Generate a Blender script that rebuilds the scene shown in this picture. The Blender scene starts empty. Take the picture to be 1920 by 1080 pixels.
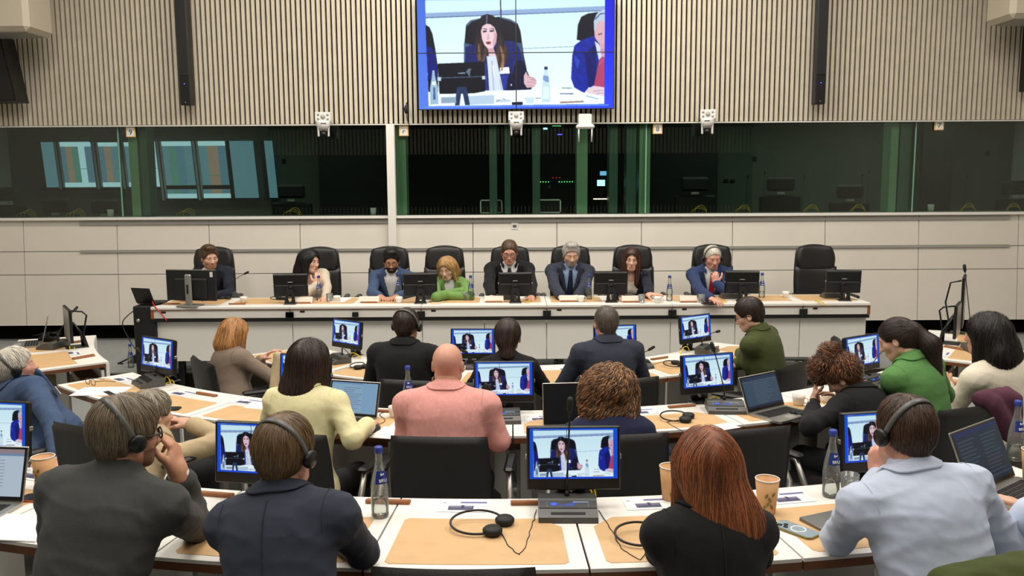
import bpy, math, random, time
import numpy as np
from mathutils import Vector, Matrix, Euler

random.seed(7)
rng = np.random.default_rng(11)
SC = bpy.context.scene
COL = SC.collection
PI = math.pi

# ------------------------------------------------------------------ camera, world, light, exposure
FPX = 1600.0                       # focal length in pixels of a 1920 px wide frame
PITCH = math.atan((540 - 337) / FPX)
ROLL = math.radians(-0.36)
ZC = 2.14                          # lens height above the floor of the innermost tier
cam_d = bpy.data.cameras.new('camera')
cam_d.sensor_width = 36.0
cam_d.lens = FPX / 1920 * 36.0
cam_d.clip_start = 0.05
cam_d.clip_end = 60
cam = bpy.data.objects.new('camera', cam_d)
COL.objects.link(cam)
cam.matrix_world = (Matrix.Translation((0, 0, ZC)) @ Matrix.Rotation(PI / 2 - PITCH, 4, 'X')
                    @ Matrix.Rotation(ROLL, 4, 'Z'))
cam_d.dof.use_dof = False
SC.camera = cam

W = bpy.data.worlds.new('world')
SC.world = W
W.use_nodes = True
W.node_tree.nodes['Background'].inputs[0].default_value = (0.9, 0.85, 0.78, 1)
W.node_tree.nodes['Background'].inputs[1].default_value = 0.25

SC.view_settings.view_transform = 'Standard'
SC.view_settings.look = 'None'
SC.view_settings.gamma = 1.0
SC.view_settings.exposure = 0.18
SC.view_settings.use_curve_mapping = False
SC.cycles.max_bounces = 7
SC.cycles.diffuse_bounces = 3
SC.cycles.glossy_bounces = 3
SC.cycles.transmission_bounces = 4
SC.cycles.transparent_max_bounces = 14
SC.cycles.caustics_reflective = False
SC.cycles.caustics_refractive = False
SC.cycles.sample_clamp_indirect = 6.0
try:
    SC.cycles.use_denoising = True
    SC.cycles.denoiser = 'OPENIMAGEDENOISE'
except Exception:
    pass


def area(name, loc, rot, sx, sy, power, col=(1, .945, .87), spread=PI):
    L = bpy.data.lights.new(name, 'AREA')
    L.shape = 'RECTANGLE'
    L.size, L.size_y = sx, sy
    L.energy = power
    L.color = col
    L.spread = spread
    o = bpy.data.objects.new(name, L)
    o.location = loc
    o.rotation_euler = rot
    COL.objects.link(o)
    return o


# ceiling luminaires over the rows of desks, over the presidium, and the wash on the slatted wall
for _x in (-3.6, 0.0, 3.6):
    area('ceiling_light_rows', (_x, 3.4, 5.75), (0, 0, 0), 1.5, 3.8, 140)
area('ceiling_light_rear', (0, -2.0, 5.75), (0, 0, 0), 6.0, 1.6, 110)
for _x in (-3.2, 0.0, 3.2):
    area('ceiling_light_presidium', (_x, 7.6, 5.75), (math.radians(8), 0, 0), 2.2, 0.7, 90)
area('ceiling_light_wall', (0.2, 8.9, 5.7), (math.radians(38), 0, 0), 3.6, 0.4, 42, spread=math.radians(120))
for _x, _p in ((-4.3, 12), (4.6, 16)):
    area('booth_fill_light', (_x, 11.9, 3.1), (0, 0, 0), 4.6, 0.6, _p, (0.85, 1.0, 0.85))  # dim unseen lamps, added so the booth walls show through the glass
area('technical_booth_fill_light', (0.2, 11.6, 3.1), (0, 0, 0), 2.6, 0.3, 3, (0.8, 1.0, 0.9))  # weak unseen lamp, added inside the technical booth


# ------------------------------------------------------------------ pixel -> place
def ray(u, v):
    x = (u - 960) / FPX
    y = -(v - 540) / FPX
    x, y = (x * math.cos(ROLL) - y * math.sin(ROLL), x * math.sin(ROLL) + y * math.cos(ROLL))
    F = np.array([0, math.cos(PITCH), -math.sin(PITCH)])
    U = np.array([0, math.sin(PITCH), math.cos(PITCH)])
    return F + np.array([1, 0, 0]) * x + U * y


def onz(u, v, z):
    d = ray(u, v)
    t = (z - ZC) / d[2]
    return float(d[0] * t), float(d[1] * t)


def ony(u, v, Y):
    d = ray(u, v)
    t = Y / d[1]
    return float(d[0] * t), float(ZC + d[2] * t)


def on3(u, v, Y):
    x, z = ony(u, v, Y)
    return np.array([x, Y, z])


# ------------------------------------------------------------------ materials
def lin(c):
    return tuple(((x / 255) / 12.92 if x / 255 <= .04045 else ((x / 255 + .055) / 1.055) ** 2.4) for x in c)


MATS = {}


def mat(name, rgb, rough=.5, metal=0., spec=.5, noise=0., nscale=30., bump=0., bscale=200., emit=0., coat=0.,
        stretch=(1, 1, 1), sheen=0.):
    if name in MATS:
        return MATS[name]
    m = bpy.data.materials.new(name)
    m.use_nodes = True
    nt = m.node_tree
    b = nt.nodes['Principled BSDF']
    c = lin(rgb) + (1,)
    b.inputs['Base Color'].default_value = c
    b.inputs['Roughness'].default_value = rough
    b.inputs['Metallic'].default_value = metal
    b.inputs['Specular IOR Level'].default_value = spec
    if coat:
        b.inputs['Coat Weight'].default_value = coat
    if sheen:
        b.inputs['Sheen Weight'].default_value = sheen
        b.inputs['Sheen Roughness'].default_value = .5
    if emit:
        b.inputs['Emission Color'].default_value = c
        b.inputs['Emission Strength'].default_value = emit
    if noise or bump:
        tc = nt.nodes.new('ShaderNodeTexCoord')
        mp = nt.nodes.new('ShaderNodeMapping')
        mp.inputs['Scale'].default_value = stretch
        nt.links.new(tc.outputs['Object'], mp.inputs['Vector'])
    if noise:
        n = nt.nodes.new('ShaderNodeTexNoise')
        n.inputs['Scale'].default_value = nscale
        n.inputs['Detail'].default_value = 3
        nt.links.new(mp.outputs[0], n.inputs['Vector'])
        r = nt.nodes.new('ShaderNodeValToRGB')
        r.color_ramp.elements[0].position = .3
        r.color_ramp.elements[1].position = .7
        r.color_ramp.elements[0].color = tuple(x * (1 - noise) for x in c[:3]) + (1,)
        r.color_ramp.elements[1].color = tuple(min(1, x * (1 + noise)) for x in c[:3]) + (1,)
        nt.links.new(n.outputs['Fac'], r.inputs[0])
        nt.links.new(r.outputs[0], b.inputs['Base Color'])
    if bump:
        n2 = nt.nodes.new('ShaderNodeTexNoise')
        n2.inputs['Scale'].default_value = bscale
        n2.inputs['Detail'].default_value = 2
        nt.links.new(mp.outputs[0], n2.inputs['Vector'])
        bp = nt.nodes.new('ShaderNodeBump')
        bp.inputs['Strength'].default_value = bump
        bp.inputs['Distance'].default_value = .004
        nt.links.new(n2.outputs['Fac'], bp.inputs['Height'])
        nt.links.new(bp.outputs[0], b.inputs['Normal'])
    MATS[name] = m
    return m


def glassmat(name, tint, refl_rough=0.0, ior=1.5, milk=0.):
    """thin glass: tinted see-through with a Fresnel reflection"""
    if name in MATS:
        return MATS[name]
    m = bpy.data.materials.new(name)
    m.use_nodes = True
    nt = m.node_tree
    nt.nodes.clear()
    out = nt.nodes.new('ShaderNodeOutputMaterial')
    tr = nt.nodes.new('ShaderNodeBsdfTransparent')
    tr.inputs[0].default_value = tuple(tint) + (1,)
    gl = nt.nodes.new('ShaderNodeBsdfGlossy')
    gl.inputs['Roughness'].default_value = refl_rough
    gl.inputs[0].default_value = (1, 1, 1, 1)
    fr = nt.nodes.new('ShaderNodeFresnel')
    fr.inputs['IOR'].default_value = ior
    mx = nt.nodes.new('ShaderNodeMixShader')
    nt.links.new(fr.outputs[0], mx.inputs[0])
    nt.links.new(tr.outputs[0], mx.inputs[1])
    nt.links.new(gl.outputs[0], mx.inputs[2])
    if milk:
        df = nt.nodes.new('ShaderNodeBsdfTranslucent')
        df.inputs[0].default_value = (.85, .9, .88, 1)
        d2 = nt.nodes.new('ShaderNodeBsdfDiffuse')
        d2.inputs[0].default_value = (.8, .84, .82, 1)
        m0 = nt.nodes.new('ShaderNodeMixShader')
        m0.inputs[0].default_value = .5
        nt.links.new(df.outputs[0], m0.inputs[1])
        nt.links.new(d2.outputs[0], m0.inputs[2])
        m1 = nt.nodes.new('ShaderNodeMixShader')
        m1.inputs[0].default_value = milk
        nt.links.new(mx.outputs[0], m1.inputs[1])
        nt.links.new(m0.outputs[0], m1.inputs[2])
        nt.links.new(m1.outputs[0], out.inputs[0])
    else:
        nt.links.new(mx.outputs[0], out.inputs[0])
    MATS[name] = m
    return m


def colmat(name, strength=1.0, rough=.3, print_=False):
    """material that takes its colour from the mesh's colour attribute: a lit display, or print on paper"""
    if name in MATS:
        return MATS[name]
    m = bpy.data.materials.new(name)
    m.use_nodes = True
    nt = m.node_tree
    b = nt.nodes['Principled BSDF']
    a = nt.nodes.new('ShaderNodeVertexColor')
    a.layer_name = 'Col'
    if print_:
        nt.links.new(a.outputs[0], b.inputs['Base Color'])
    else:
        b.inputs['Base Color'].default_value = (.01, .01, .012, 1)
        nt.links.new(a.outputs[0], b.inputs['Emission Color'])
        b.inputs['Emission Strength'].default_value = strength
        b.inputs['Specular IOR Level'].default_value = .12
    b.inputs['Roughness'].default_value = rough
    MATS[name] = m
    return m


# ------------------------------------------------------------------ mesh collector
def rotz(a):
    c, s = math.cos(a), math.sin(a)
    return np.array([[c, -s, 0], [s, c, 0], [0, 0, 1.]])


def rotx(a):
    c, s = math.cos(a), math.sin(a)
    return np.array([[1., 0, 0], [0, c, -s], [0, s, c]])


def roty(a):
    c, s = math.cos(a), math.sin(a)
    return np.array([[c, 0, s], [0, 1., 0], [-s, 0, c]])


def unit(v):
    v = np.asarray(v, float)
    return v / (np.linalg.norm(v) + 1e-12)


def A(*v):
    return np.array(v, float)


class MB:
    def __init__(s):
        s.v = []
        s.f = []
        s.m = []
        s.sm = []
        s.n = 0

    def add(s, V, F, mi=0, smooth=False, R=None, t=None):
        V = np.asarray(V, float).reshape(-1, 3)
        if R is not None:
            V = V @ np.asarray(R).T
        if t is not None:
            V = V + np.asarray(t, float)
        s.v.append(V)
        s.f += [tuple(int(i) + s.n for i in f) for f in F]
        s.m += [mi] * len(F)
        s.sm += [smooth] * len(F)
        s.n += len(V)
        return s

    def box(s, c, size, mi=0, R=None, t=None, bev=0.0, smooth=False):
        x, y, z = [q / 2 for q in size]
        c = np.asarray(c, float)
        if bev <= 0:
            V = [(-x, -y, -z), (x, -y, -z), (x, y, -z), (-x, y, -z), (-x, -y, z), (x, -y, z), (x, y, z), (-x, y, z)]
            F = [(0, 3, 2, 1), (4, 5, 6, 7), (0, 1, 5, 4), (1, 2, 6, 5), (2, 3, 7, 6), (3, 0, 4, 7)]
            return s.add(np.array(V) + c, F, mi, smooth, R, t)
        b = min(bev, x * .95, y * .95, z * .95)
        V = []
        F = []
        # chamfered box: 24 verts
        idx = {}
        for sx in (-1, 1):
            for sy in (-1, 1):
                for sz in (-1, 1):
                    for ax in range(3):
                        p = [sx * (x - b), sy * (y - b), sz * (z - b)]
                        p[ax] = [sx * x, sy * y, sz * z][ax]
                        idx[(sx, sy, sz, ax)] = len(V)
                        V.append(p)
        for ax in range(3):
            o = [a for a in range(3) if a != ax]
            for sg in (-1, 1):
                q = []
                for a1, a2 in ((-1, -1), (1, -1), (1, 1), (-1, 1)):
                    k = [0, 0, 0]
                    k[ax] = sg
                    k[o[0]] = a1
                    k[o[1]] = a2
                    q.append(idx[(k[0], k[1], k[2], ax)])
                F.append(q)
                for sg2 in (-1, 1):
                    if True:
                        pass
        for ax in range(3):      # edge along axis ax
            o = [a for a in range(3) if a != ax]
            for a1 in (-1, 1):
                for a2 in (-1, 1):
                    k0 = [0, 0, 0]
                    k0[ax] = -1
                    k0[o[0]] = a1
                    k0[o[1]] = a2
                    k1 = list(k0)
                    k1[ax] = 1
                    F.append([idx[(*k0, o[0])], idx[(*k1, o[0])], idx[(*k1, o[1])], idx[(*k0, o[1])]])
        for sx in (-1, 1):
            for sy in (-1, 1):
                for sz in (-1, 1):
                    F.append([idx[(sx, sy, sz, 0)], idx[(sx, sy, sz, 1)], idx[(sx, sy, sz, 2)]])
        V = np.array(V)
        F2 = []
        for f in F:
            P = V[list(f)]
            nrm = np.cross(P[1] - P[0], P[2] - P[0])
            F2.append(f if np.dot(nrm, P.mean(0)) > 0 else f[::-1])
        return s.add(V + c, F2, mi, smooth, R, t)

    def tube(s, pts, r, n=8, mi=0, caps=True, smooth=True, R=None, t=None):
        P = np.asarray(pts, float)
        k = len(P)
        r = np.broadcast_to(np.asarray(r, float), (k,)) if np.ndim(r) else np.full(k, float(r))
        T = np.gradient(P, axis=0)
        T /= np.linalg.norm(T, axis=1)[:, None] + 1e-12
        up = A(0, 0, 1) if abs(T[0][2]) < .9 else A(1, 0, 0)
        u = unit(np.cross(T[0], up))
        V = []
        for i in range(k):
            u = unit(u - T[i] * np.dot(u, T[i]))
            w = np.cross(T[i], u)
            for j in range(n):
                a = 2 * PI * j / n
                V.append(P[i] + r[i] * (math.cos(a) * u + math.sin(a) * w))
        F = []
        for i in range(k - 1):
            for j in range(n):
                a, b = i * n + j, i * n + (j + 1) % n
                F.append((a, b, b + n, a + n))
        if caps:
            F.append(tuple(range(n))[::-1])
            F.append(tuple(range((k - 1) * n, k * n)))
        return s.add(V, F, mi, smooth, R, t)

    def cyl(s, a, b, ra, rb=None, n=16, mi=0, smooth=True, R=None, t=None):
        return s.tube([a, b], [ra, ra if rb is None else rb], n, mi, True, smooth, R, t)

    def lathe(s, prof, n=24, mi=0, c=(0, 0, 0), smooth=True, R=None, t=None, close=False):
        V = []
        for (r, z) in prof:
            for j in range(n):
                a = 2 * PI * j / n
                V.append((c[0] + r * math.cos(a), c[1] + r * math.sin(a), c[2] + z))
        F = []
        for i in range(len(prof) - 1):
            for j in range(n):
                a, b = i * n + j, i * n + (j + 1) % n
                F.append((a, b, b + n, a + n))
        if close:
            F.append(tuple(range(n))[::-1])
            F.append(tuple(range((len(prof) - 1) * n, len(prof) * n)))
        return s.add(V, F, mi, smooth, R, t)

    def prism(s, poly, d0, d1, mi=0, axis='z', smooth=False, R=None, t=None):
        """poly: ccw 2d points; extruded from d0 to d1 along the axis"""
        n = len(poly)
        if axis == 'z':
            f = lambda p, d: (p[0], p[1], d)
        elif axis == 'y':
            f = lambda p, d: (p[0], d, p[1])
        else:
            f = lambda p, d: (d, p[0], p[1])
        V = [f(p, d0) for p in poly] + [f(p, d1) for p in poly]
        F = [tuple(range(n))[::-1], tuple(range(n, 2 * n))]
        for i in range(n):
            j = (i + 1) % n
            F.append((i, j, n + j, n + i))
        if axis == 'y':
            F = [q[::-1] for q in F]
        return s.add(V, F, mi, smooth, R, t)

    def sphere(s, c, r, n=16, mi=0, R=None, t=None):
        r = np.broadcast_to(np.asarray(r, float), (3,))
        V = []
        m = n // 2
        for i in range(m + 1):
            th = PI * i / m
            for j in range(n):
                a = 2 * PI * j / n
                V.append((c[0] + r[0] * math.sin(th) * math.cos(a), c[1] + r[1] * math.sin(th) * math.sin(a),
                          c[2] + r[2] * math.cos(th)))
        F = []
        for i in range(m):
            for j in range(n):
                a, b = i * n + j, i * n + (j + 1) % n
                F.append((a, a + n, b + n, b))
        return s.add(V, F, mi, True, R, t)

    def mesh(s, name, mats):
        me = bpy.data.meshes.new(name)
        V = np.concatenate(s.v) if s.v else np.zeros((0, 3))
        me.from_pydata(V.tolist(), [], s.f)
        for m in (mats if isinstance(mats, (list, tuple)) else [mats]):
            me.materials.append(m)
        me.polygons.foreach_set('material_index', s.m)
        me.polygons.foreach_set('use_smooth', s.sm)
        me.update()
        return me

    def build(s, name, mats, parent=None, loc=None, rz=None):
        o = bpy.data.objects.new(name, s.mesh(name, mats))
        COL.objects.link(o)
        if parent is not None:
            o.parent = parent
        if loc is not None:
            o.location = [float(q) for q in loc]
        if rz is not None:
            o.rotation_euler = (0, 0, rz)
        return o


def tag(o, label=None, cat=None, group=None, kind=None):
    if label:
        o['label'] = label
    if cat:
        o['category'] = cat
    if group:
        o['group'] = group
    if kind:
        o['kind'] = kind
    return o


def empty(name, loc=(0, 0, 0), rz=0.0, label=None, cat=None, group=None):
    o = bpy.data.objects.new(name, None)
    o.empty_display_size = .05
    COL.objects.link(o)
    o.location = [float(q) for q in loc]
    o.rotation_euler = (0, 0, rz)
    return tag(o, label, cat, group)


KIDS = {}


def copy_tree(o, parent=None):
    c = o.copy()
    COL.objects.link(c)
    if parent is not None:
        c.parent = parent
    for ch in list(o.children):
        copy_tree(ch, c)
    return c


def place(proto, loc, rz, label, group=None, first={}):
    """the first call moves the prototype itself, later calls copy it with its parts"""
    if proto.name not in first:
        first[proto.name] = 1
        o = proto
    else:
        o = copy_tree(proto)
    o.location = [float(q) for q in loc]
    o.rotation_euler = (0, 0, rz)
    o['label'] = label
    if group:
        o['group'] = group
    return o


def struct(mb, name, mats):
    return tag(mb.build(name, mats), kind='structure')


def text_mesh(name, body, size, m, parent=None, loc=(0, 0, 0), R=None, extrude=.0004, align='CENTER'):
    cu = bpy.data.curves.new(name, 'FONT')
    cu.body = body
    cu.size = size
    cu.extrude = extrude
    cu.align_x = align
    cu.align_y = 'CENTER'
    tmp = bpy.data.objects.new(name, cu)
    COL.objects.link(tmp)
    bpy.context.view_layer.update()
    me = bpy.data.meshes.new_from_object(tmp.evaluated_get(bpy.context.evaluated_depsgraph_get()))
    bpy.data.objects.remove(tmp)
    me.materials.clear()
    me.materials.append(m)
    o = bpy.data.objects.new(name, me)
    COL.objects.link(o)
    if parent is not None:
        o.parent = parent
    M = Matrix(np.asarray(R).tolist()).to_4x4() if R is not None else Matrix.Identity(4)
    o.matrix_local = Matrix.Translation([float(q) for q in loc]) @ M
    return o


# ------------------------------------------------------------------ common materials
M_white = mat('white_laminate', (232, 228, 220), .42, noise=.02, nscale=4)
M_panel = mat('cream_wall_panel', (221, 214, 201), .5, noise=.025, nscale=3)
M_slat = mat('beige_slat', (200, 190, 170), .6, noise=.06, nscale=6)
M_dark = mat('dark_backing', (9, 8, 6), .9, spec=.1)
M_black = mat('black_plastic', (16, 16, 17), .38)
M_blackm = mat('black_matte', (13, 13, 14), .65)
M_leather = mat('black_leather', (20, 19, 19), .42, bump=.25, bscale=350)
M_alu = mat('brushed_aluminium', (176, 174, 168), .35, .85)
M_grey = mat('grey_metal', (120, 121, 120), .4, .6)
M_strip = mat('grey_metal_strip', (168, 166, 160), .4, .3)
M_wood = mat('brown_wood', (150, 92, 48), .45, noise=.22, nscale=9, stretch=(1, 1, 6))
M_edge = mat('wood_edge', (112, 66, 36), .5, noise=.2, nscale=12)
M_mat = mat('tan_leather', (206, 168, 120), .5, noise=.05, nscale=14, bump=.1, bscale=300)
M_carpet = mat('grey_carpet', (148, 150, 148), .95, noise=.22, nscale=60, bump=.5, bscale=250)
M_riser = mat('olive_riser', (52, 46, 28), .8, noise=.2, nscale=20)
M_paper = mat('white_paper', (236, 236, 234), .7)
M_whitep = mat('white_plastic', (222, 220, 215), .4)
M_yellow = mat('yellow_cable', (225, 196, 30), .45)
M_red = mat('red_cable', (190, 30, 24), .45)

# ================================================================== THE SETTING
CX, CY = 0.0, 8.45                 # centre of the curved rows


def pol(phi, r, z=0.0):
    """phi in degrees, 0 towards the camera, positive to the right of the picture"""
    a = math.radians(phi)
    return A(CX + r * math.sin(a), CY - r * math.cos(a), z)


def facing(x, y):
    return math.atan2(x - CX, CY - y)      # rz of something that faces the centre with its +Y


def ring(mb, r0, r1, p0, p1, z0, z1, n, mi=0):
    """curved slab between two radii and two angles"""
    V = []
    for i in range(n + 1):
        p = p0 + (p1 - p0) * i / n
        for (r, z) in ((r0, z0), (r1, z0), (r1, z1), (r0, z1)):
            V.append(pol(p, r, z))
    F = []
    for i in range(n):
        a = i * 4
        b = a + 4
        for k in range(4):
            k2 = (k + 1) % 4
            F.append((a + k2, a + k, b + k, b + k2))
    F.append((0, 1, 2, 3))
    F.append((n * 4 + 3, n * 4 + 2, n * 4 + 1, n * 4))
    mb.add(V, F, mi)


# tiers of the floor: the pit, the middle tier, the rear tier, and the podium
Z_PIT, Z_MID, Z_REAR, Z_POD = 0.0, 0.11, 0.23, 0.185
fl = MB()
fl.box((0, 3.5, -.05), (17, 22, .1))
struct(fl, 'floor', M_carpet)
for nm, r0, r1, zt in (('middle', 3.62, 5.25, Z_MID), ('rear', 5.25, 9.6, Z_REAR)):
    t = MB()
    ring(t, r0, r1, -62, 62, 0, zt, 64, 0)
    ring(t, r0 - .012, r0, -62, 62, 0, zt - .02, 64, 1)
    struct(t, 'floor_tier_' + nm, [M_carpet, M_riser])
t = MB()
t.box((0, 10.2, Z_POD / 2), (15.6, 3.0, Z_POD), 0)
t.box((0, 8.695, Z_POD / 2 - .012), (15.6, .01, Z_POD - .03), 1)
t.box((0, 8.69, Z_POD - .008), (15.6, .02, .016), 2)
struct(t, 'floor_podium', [M_carpet, M_riser, M_strip])

# front wall, lower part: cream panels that lean slightly forward at the foot
YW = 10.5
ZS = 1.712                          # sill


def yw(z):
    return YW - .10 * (ZS - z) / 1.33


w = MB()
w.box((0, YW + .25, (ZS - .02) / 2 + .1), (15.4, .3, ZS - .22), 1)
jx = [-140, 47, 222, 394, 564, 731, 887, 1044, 1202, 1372, 1545, 1720, 1906, 2090]
zt, zs1, zs2, zj, zb = ZS - .03, ony(960, 414, YW)[1], ony(960, 466, YW)[1], ony(960, 509, YW)[1], ony(960, 603, YW)[1]


def panel(x0, x1, z0, z1, g=.004, mi=0, d=.03):
    V = []
    for z in (z0 + g, z1 - g):
        for y in (0, d):
            for x in (x0 + g, x1 - g):
                V.append((x, yw(z) + y, z))
    F = [(0, 1, 5, 4), (0, 2, 3, 1), (4, 5, 7, 6), (0, 4, 6, 2), (1, 3, 7, 5)]
    w.add(V, F, mi)


xs = [ony(u, 460, YW)[0] for u in jx]
for a, b in zip(xs[:-1], xs[1:]):
    for z0, z1 in ((zs2, zt), (zj, zs2), (zb, zj)):
        panel(a, b, z0, z1)
struct(w, 'wall_front', [M_panel, M_dark])
t = MB()
t.box((0, YW + .02, ZS - .015), (15.2, .16, .03))
struct(t, 'trim_sill', M_white)
for nm, zz, h in (('upper', zs1, .035), ('lower', zs2, .033)):
    t = MB()
    x0, x1 = ony(152, 440, YW)[0], ony(1890, 440, YW)[0]
    t.box(((x0 + x1) / 2, yw(zz) - .010, zz), (x1 - x0, .022, h))
    struct(t, 'trim_rail_' + nm, M_strip)
t = MB()
t.box((0, YW + .30, .30), (15.4, .05, .3), 0)
struct(t, 'baseboard_front', M_riser)

# upper part of the front wall: vertical slats over a dark backing
ZL, ZT = 2.825, 5.3
sl = MB()
sl.box((0, YW + .09, (ZL + ZT) / 2), (15.4, .04, ZT - ZL), 1)
pitch = .0597
n = int(15.2 / pitch)
for i in range(n + 1):
    x = -7.6 + i * pitch
    sl.box((x, YW + .02, (ZL + ZT) / 2), (.0375, .06, ZT - ZL), 0)
sl.box((0, YW + .03, ZL - .012), (15.4, .10, .012), 2)
struct(sl, 'wall_front_upper', [M_slat, M_dark, M_white])

# side walls, rear wall, ceiling
for sg, nm in ((-1, 'left'), (1, 'right')):
    t = MB()
    t.box((sg * 7.75, 3.5, 3.0), (.1, 20, 6.0))
    struct(t, 'wall_' + nm, M_panel)
t = MB()
t.box((0, -6.4, 3.0), (15.6, .05, 6.0), 1)
for i in range(128):
    t.box((-7.6 + i * .12, -6.3, 3.35), (.07, .06, .8), 0)
    t.box((-7.6 + i * .12, -6.1, .75), (.03, .03, 1.1), 0)
struct(t, 'wall_rear', [M_slat, M_dark])
t = MB()
t.box((0, 3.6, 6.0), (15.6, 20, .1))
struct(t, 'ceiling', mat('ceiling_paint', (205, 200, 190), .8))

# white column in front of the panels, between the booth windows
t = MB()
cxa = ony(734.5, 350, YW - .05)[0]
z0 = ony(735, 466, YW - .05)[1]
t.box((cxa, YW - .05, (ZL + z0) / 2 - .02), (.095, .09, ZL - z0))
struct(t, 'trim_column', M_white)

# booth glass, its frames and fins
M_bglass = glassmat('booth_glass', (.82, .90, .84), 0.0, 1.42)
gx = [-7.5, ony(222, 320, YW)[0], cxa, ony(1212, 320, YW)[0], ony(1717, 320, YW)[0], 7.5]
for i in range(5):
    t = MB()
    t.box(((gx[i] + gx[i + 1]) / 2, YW + .06, (ZL + ZS) / 2), (gx[i + 1] - gx[i] - .012, .010, ZL - ZS - .02))
    struct(t, 'window_%d' % (i + 1), M_bglass)
M_gedge = mat('green_glass_edge', (120, 168, 140), .25)
M_fin = mat('pale_green_fin', (94, 142, 110), .4)
t = MB()
for i in (1, 3, 4):
    t.box((gx[i], YW + .06, (ZL + ZS) / 2), (.014, .03, ZL - ZS - .02), 0)
struct(t, 'trim_glass_joints', M_gedge)

# booths behind the glass -------------------------------------------------
YB = 13.3
M_boothw = mat('booth_wall_paint', (84, 92, 82), .7)
M_boothd = mat('booth_dark_panel', (20, 22, 21), .7)
M_window = mat('reflected_daylight_pane', (92, 128, 140), .3, emit=.55)
t = MB()
t.box((0, YB, 2.4), (15.4, .1, 2.6), 0)
struct(t, 'wall_booth_back', [M_boothw])
t = MB()
t.box((0, 11.95, 1.30), (15.4, 2.6, .1), 0)
struct(t, 'floor_booth', [M_boothd])
t = MB()
t.box((0, 11.95, 3.2), (15.4, 2.6, .1), 0)
struct(t, 'ceiling_booth', [M_boothd])
t = MB()
t.box((0, 10.92, ZS - .03), (15.2, .55, .04), 0)
struct(t, 'trim_booth_desk', mat('booth_desk', (96, 98, 84), .5))


def bx(u, Y, v=320):
    return ony(u, v, Y)[0]


# dark partition panels and the blacked-out technical booth in the middle
k = 0
for (ua, ub, Y, zlo) in ((173, 250, 12.6, ony(0, 268, 12.6)[1]), (738, 1218, 13.1, 1.35), (1218, 1345, 12.9, 1.35), (1727, 1783, 12.6, 1.35), (598, 727, 12.9, 1.35)):
    a, b = bx(ua, Y), bx(ub, Y)
    t = MB()
    t.box(((a + b) / 2, Y, (zlo + 3.18) / 2), (b - a, .06, 3.18 - zlo), 0)
    struct(t, 'partition_dark_%d' % k, [M_boothd])
    k += 1
# pale fins: glass partitions seen nearly edge on
for i, (ua, ub, c) in enumerate(((252, 268, 0), (272, 286, 1), (744, 764, 0), (918, 932, 1), (946, 957, 1), (998, 1012, 1),
                                 (1080, 1100, 0), (1140, 1156, 1), (1172, 1190, 1), (1196, 1216, 0), (1660, 1674, 0), (1677, 1697, 1))):
    a, b = bx(ua, 10.75), bx(ub, 10.75)
    t = MB()
    t.box(((a + b) / 2, 10.74, (ZS + ZL) / 2), (b - a, .22, ZL - ZS), 0)
    struct(t, 'partition_fin_%d' % i, [mat('pale_green_fin2', (150, 196, 156), .4) if c == 0 else mat('deep_green_fin', (84, 118, 104), .4)])

# windows mirrored in the booth glass, built as glowing leaning panes behind the booths
M_frame_d = mat('window_frame_dark', (38, 38, 36), .5)
M_frame_l = mat('window_frame_light', (178, 186, 200), .4)
YW2 = 13.15
M_reflected = [mat('reflected_blue_glass', (62, 92, 108), .4, emit=1.1), mat('reflected_pale_sky', (128, 158, 168), .4, emit=1.3),
         mat('reflected_orange_brick', (126, 108, 96), .4, emit=.8), mat('reflected_green', (60, 96, 90), .4, emit=1.2),
         mat('reflected_teal', (74, 104, 116), .4, emit=1.0)]  # glowing colours of the reflected view
wins = [(80, 102, 1), (112, 172, 0), (183, 222, 0), (232, 292, 0), (302, 360, 0), (370, 428, 0), (432, 476, 1), (497, 512, 1)]
lean = .065
for i, (ua, ub, kind) in enumerate(wins):
    xa, xb = bx(ua, YW2), bx(ub, YW2)
    z1 = ony(0, 267, YW2)[1]
    z0 = ony(0, 352 if i < 4 else 374, YW2)[1]
    t = MB()
    R = roty(0)

    def quad(x0, x1, za, zb, y, mi):
        s0, s1 = (z1 - za) * lean, (z1 - zb) * lean
        t.add([(x0 + s0, y, za), (x1 + s0, y, za), (x1 + s1, y, zb), (x0 + s1, y, zb),
               (x0 + s0, y + .02, za), (x1 + s0, y + .02, za), (x1 + s1, y + .02, zb), (x0 + s1, y + .02, zb)],
              [(0, 1, 2, 3), (5, 4, 7, 6), (1, 5, 6, 2), (4, 0, 3, 7), (3, 2, 6, 7), (4, 5, 1, 0)], mi)
    wd = xb - xa
    if kind == 1:
        quad(xa, xb, z0, z1, YW2, 4)
    else:
        seq = [0, 2, 3, 1, 0] if i in (1,) else [0, 2, 4] if i == 2 else [4, 3, 0, 1] if i == 3 else [4, 3, 0, 4] if i == 4 else [4, 2, 0]
        for j, c in enumerate(seq):
            quad(xa + wd * j / len(seq), xa + wd * (j + 1) / len(seq), z0, z1, YW2, c)
        if i >= 4:
            zb = ony(0, 357, YW2)[1]
            quad(xa - .06, xb + .03, zb, zb + .06, YW2 - .012, 5)
        quad(xa, xb, z0, z0 + .07, YW2 - .005, 1)
        quad(xa, xb, z1 - .07, z1, YW2 - .005, 1)
        quad(xa, xb, (z0 * .6 + z1 * .4), (z0 * .6 + z1 * .4) + .008, YW2 - .007, 3)
        quad(xa - .05, xa - .015, z0 - .03, z1, YW2 - .03, 6)
        quad(xa, xa + .028, z0, z1, YW2 - .02, 6)
    quad(xa - .06, xa - .0, z0 - .03, z1, YW2 - .015, 5)
    quad(xa - .09, xb + .03, z0 - .05, z0, YW2 - .016, 5)
    struct(t, 'window_%d' % (i + 6), M_reflected + [M_frame_d, M_frame_l])  # a reflection built as a solid pane, no opening in the booth wall

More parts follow.
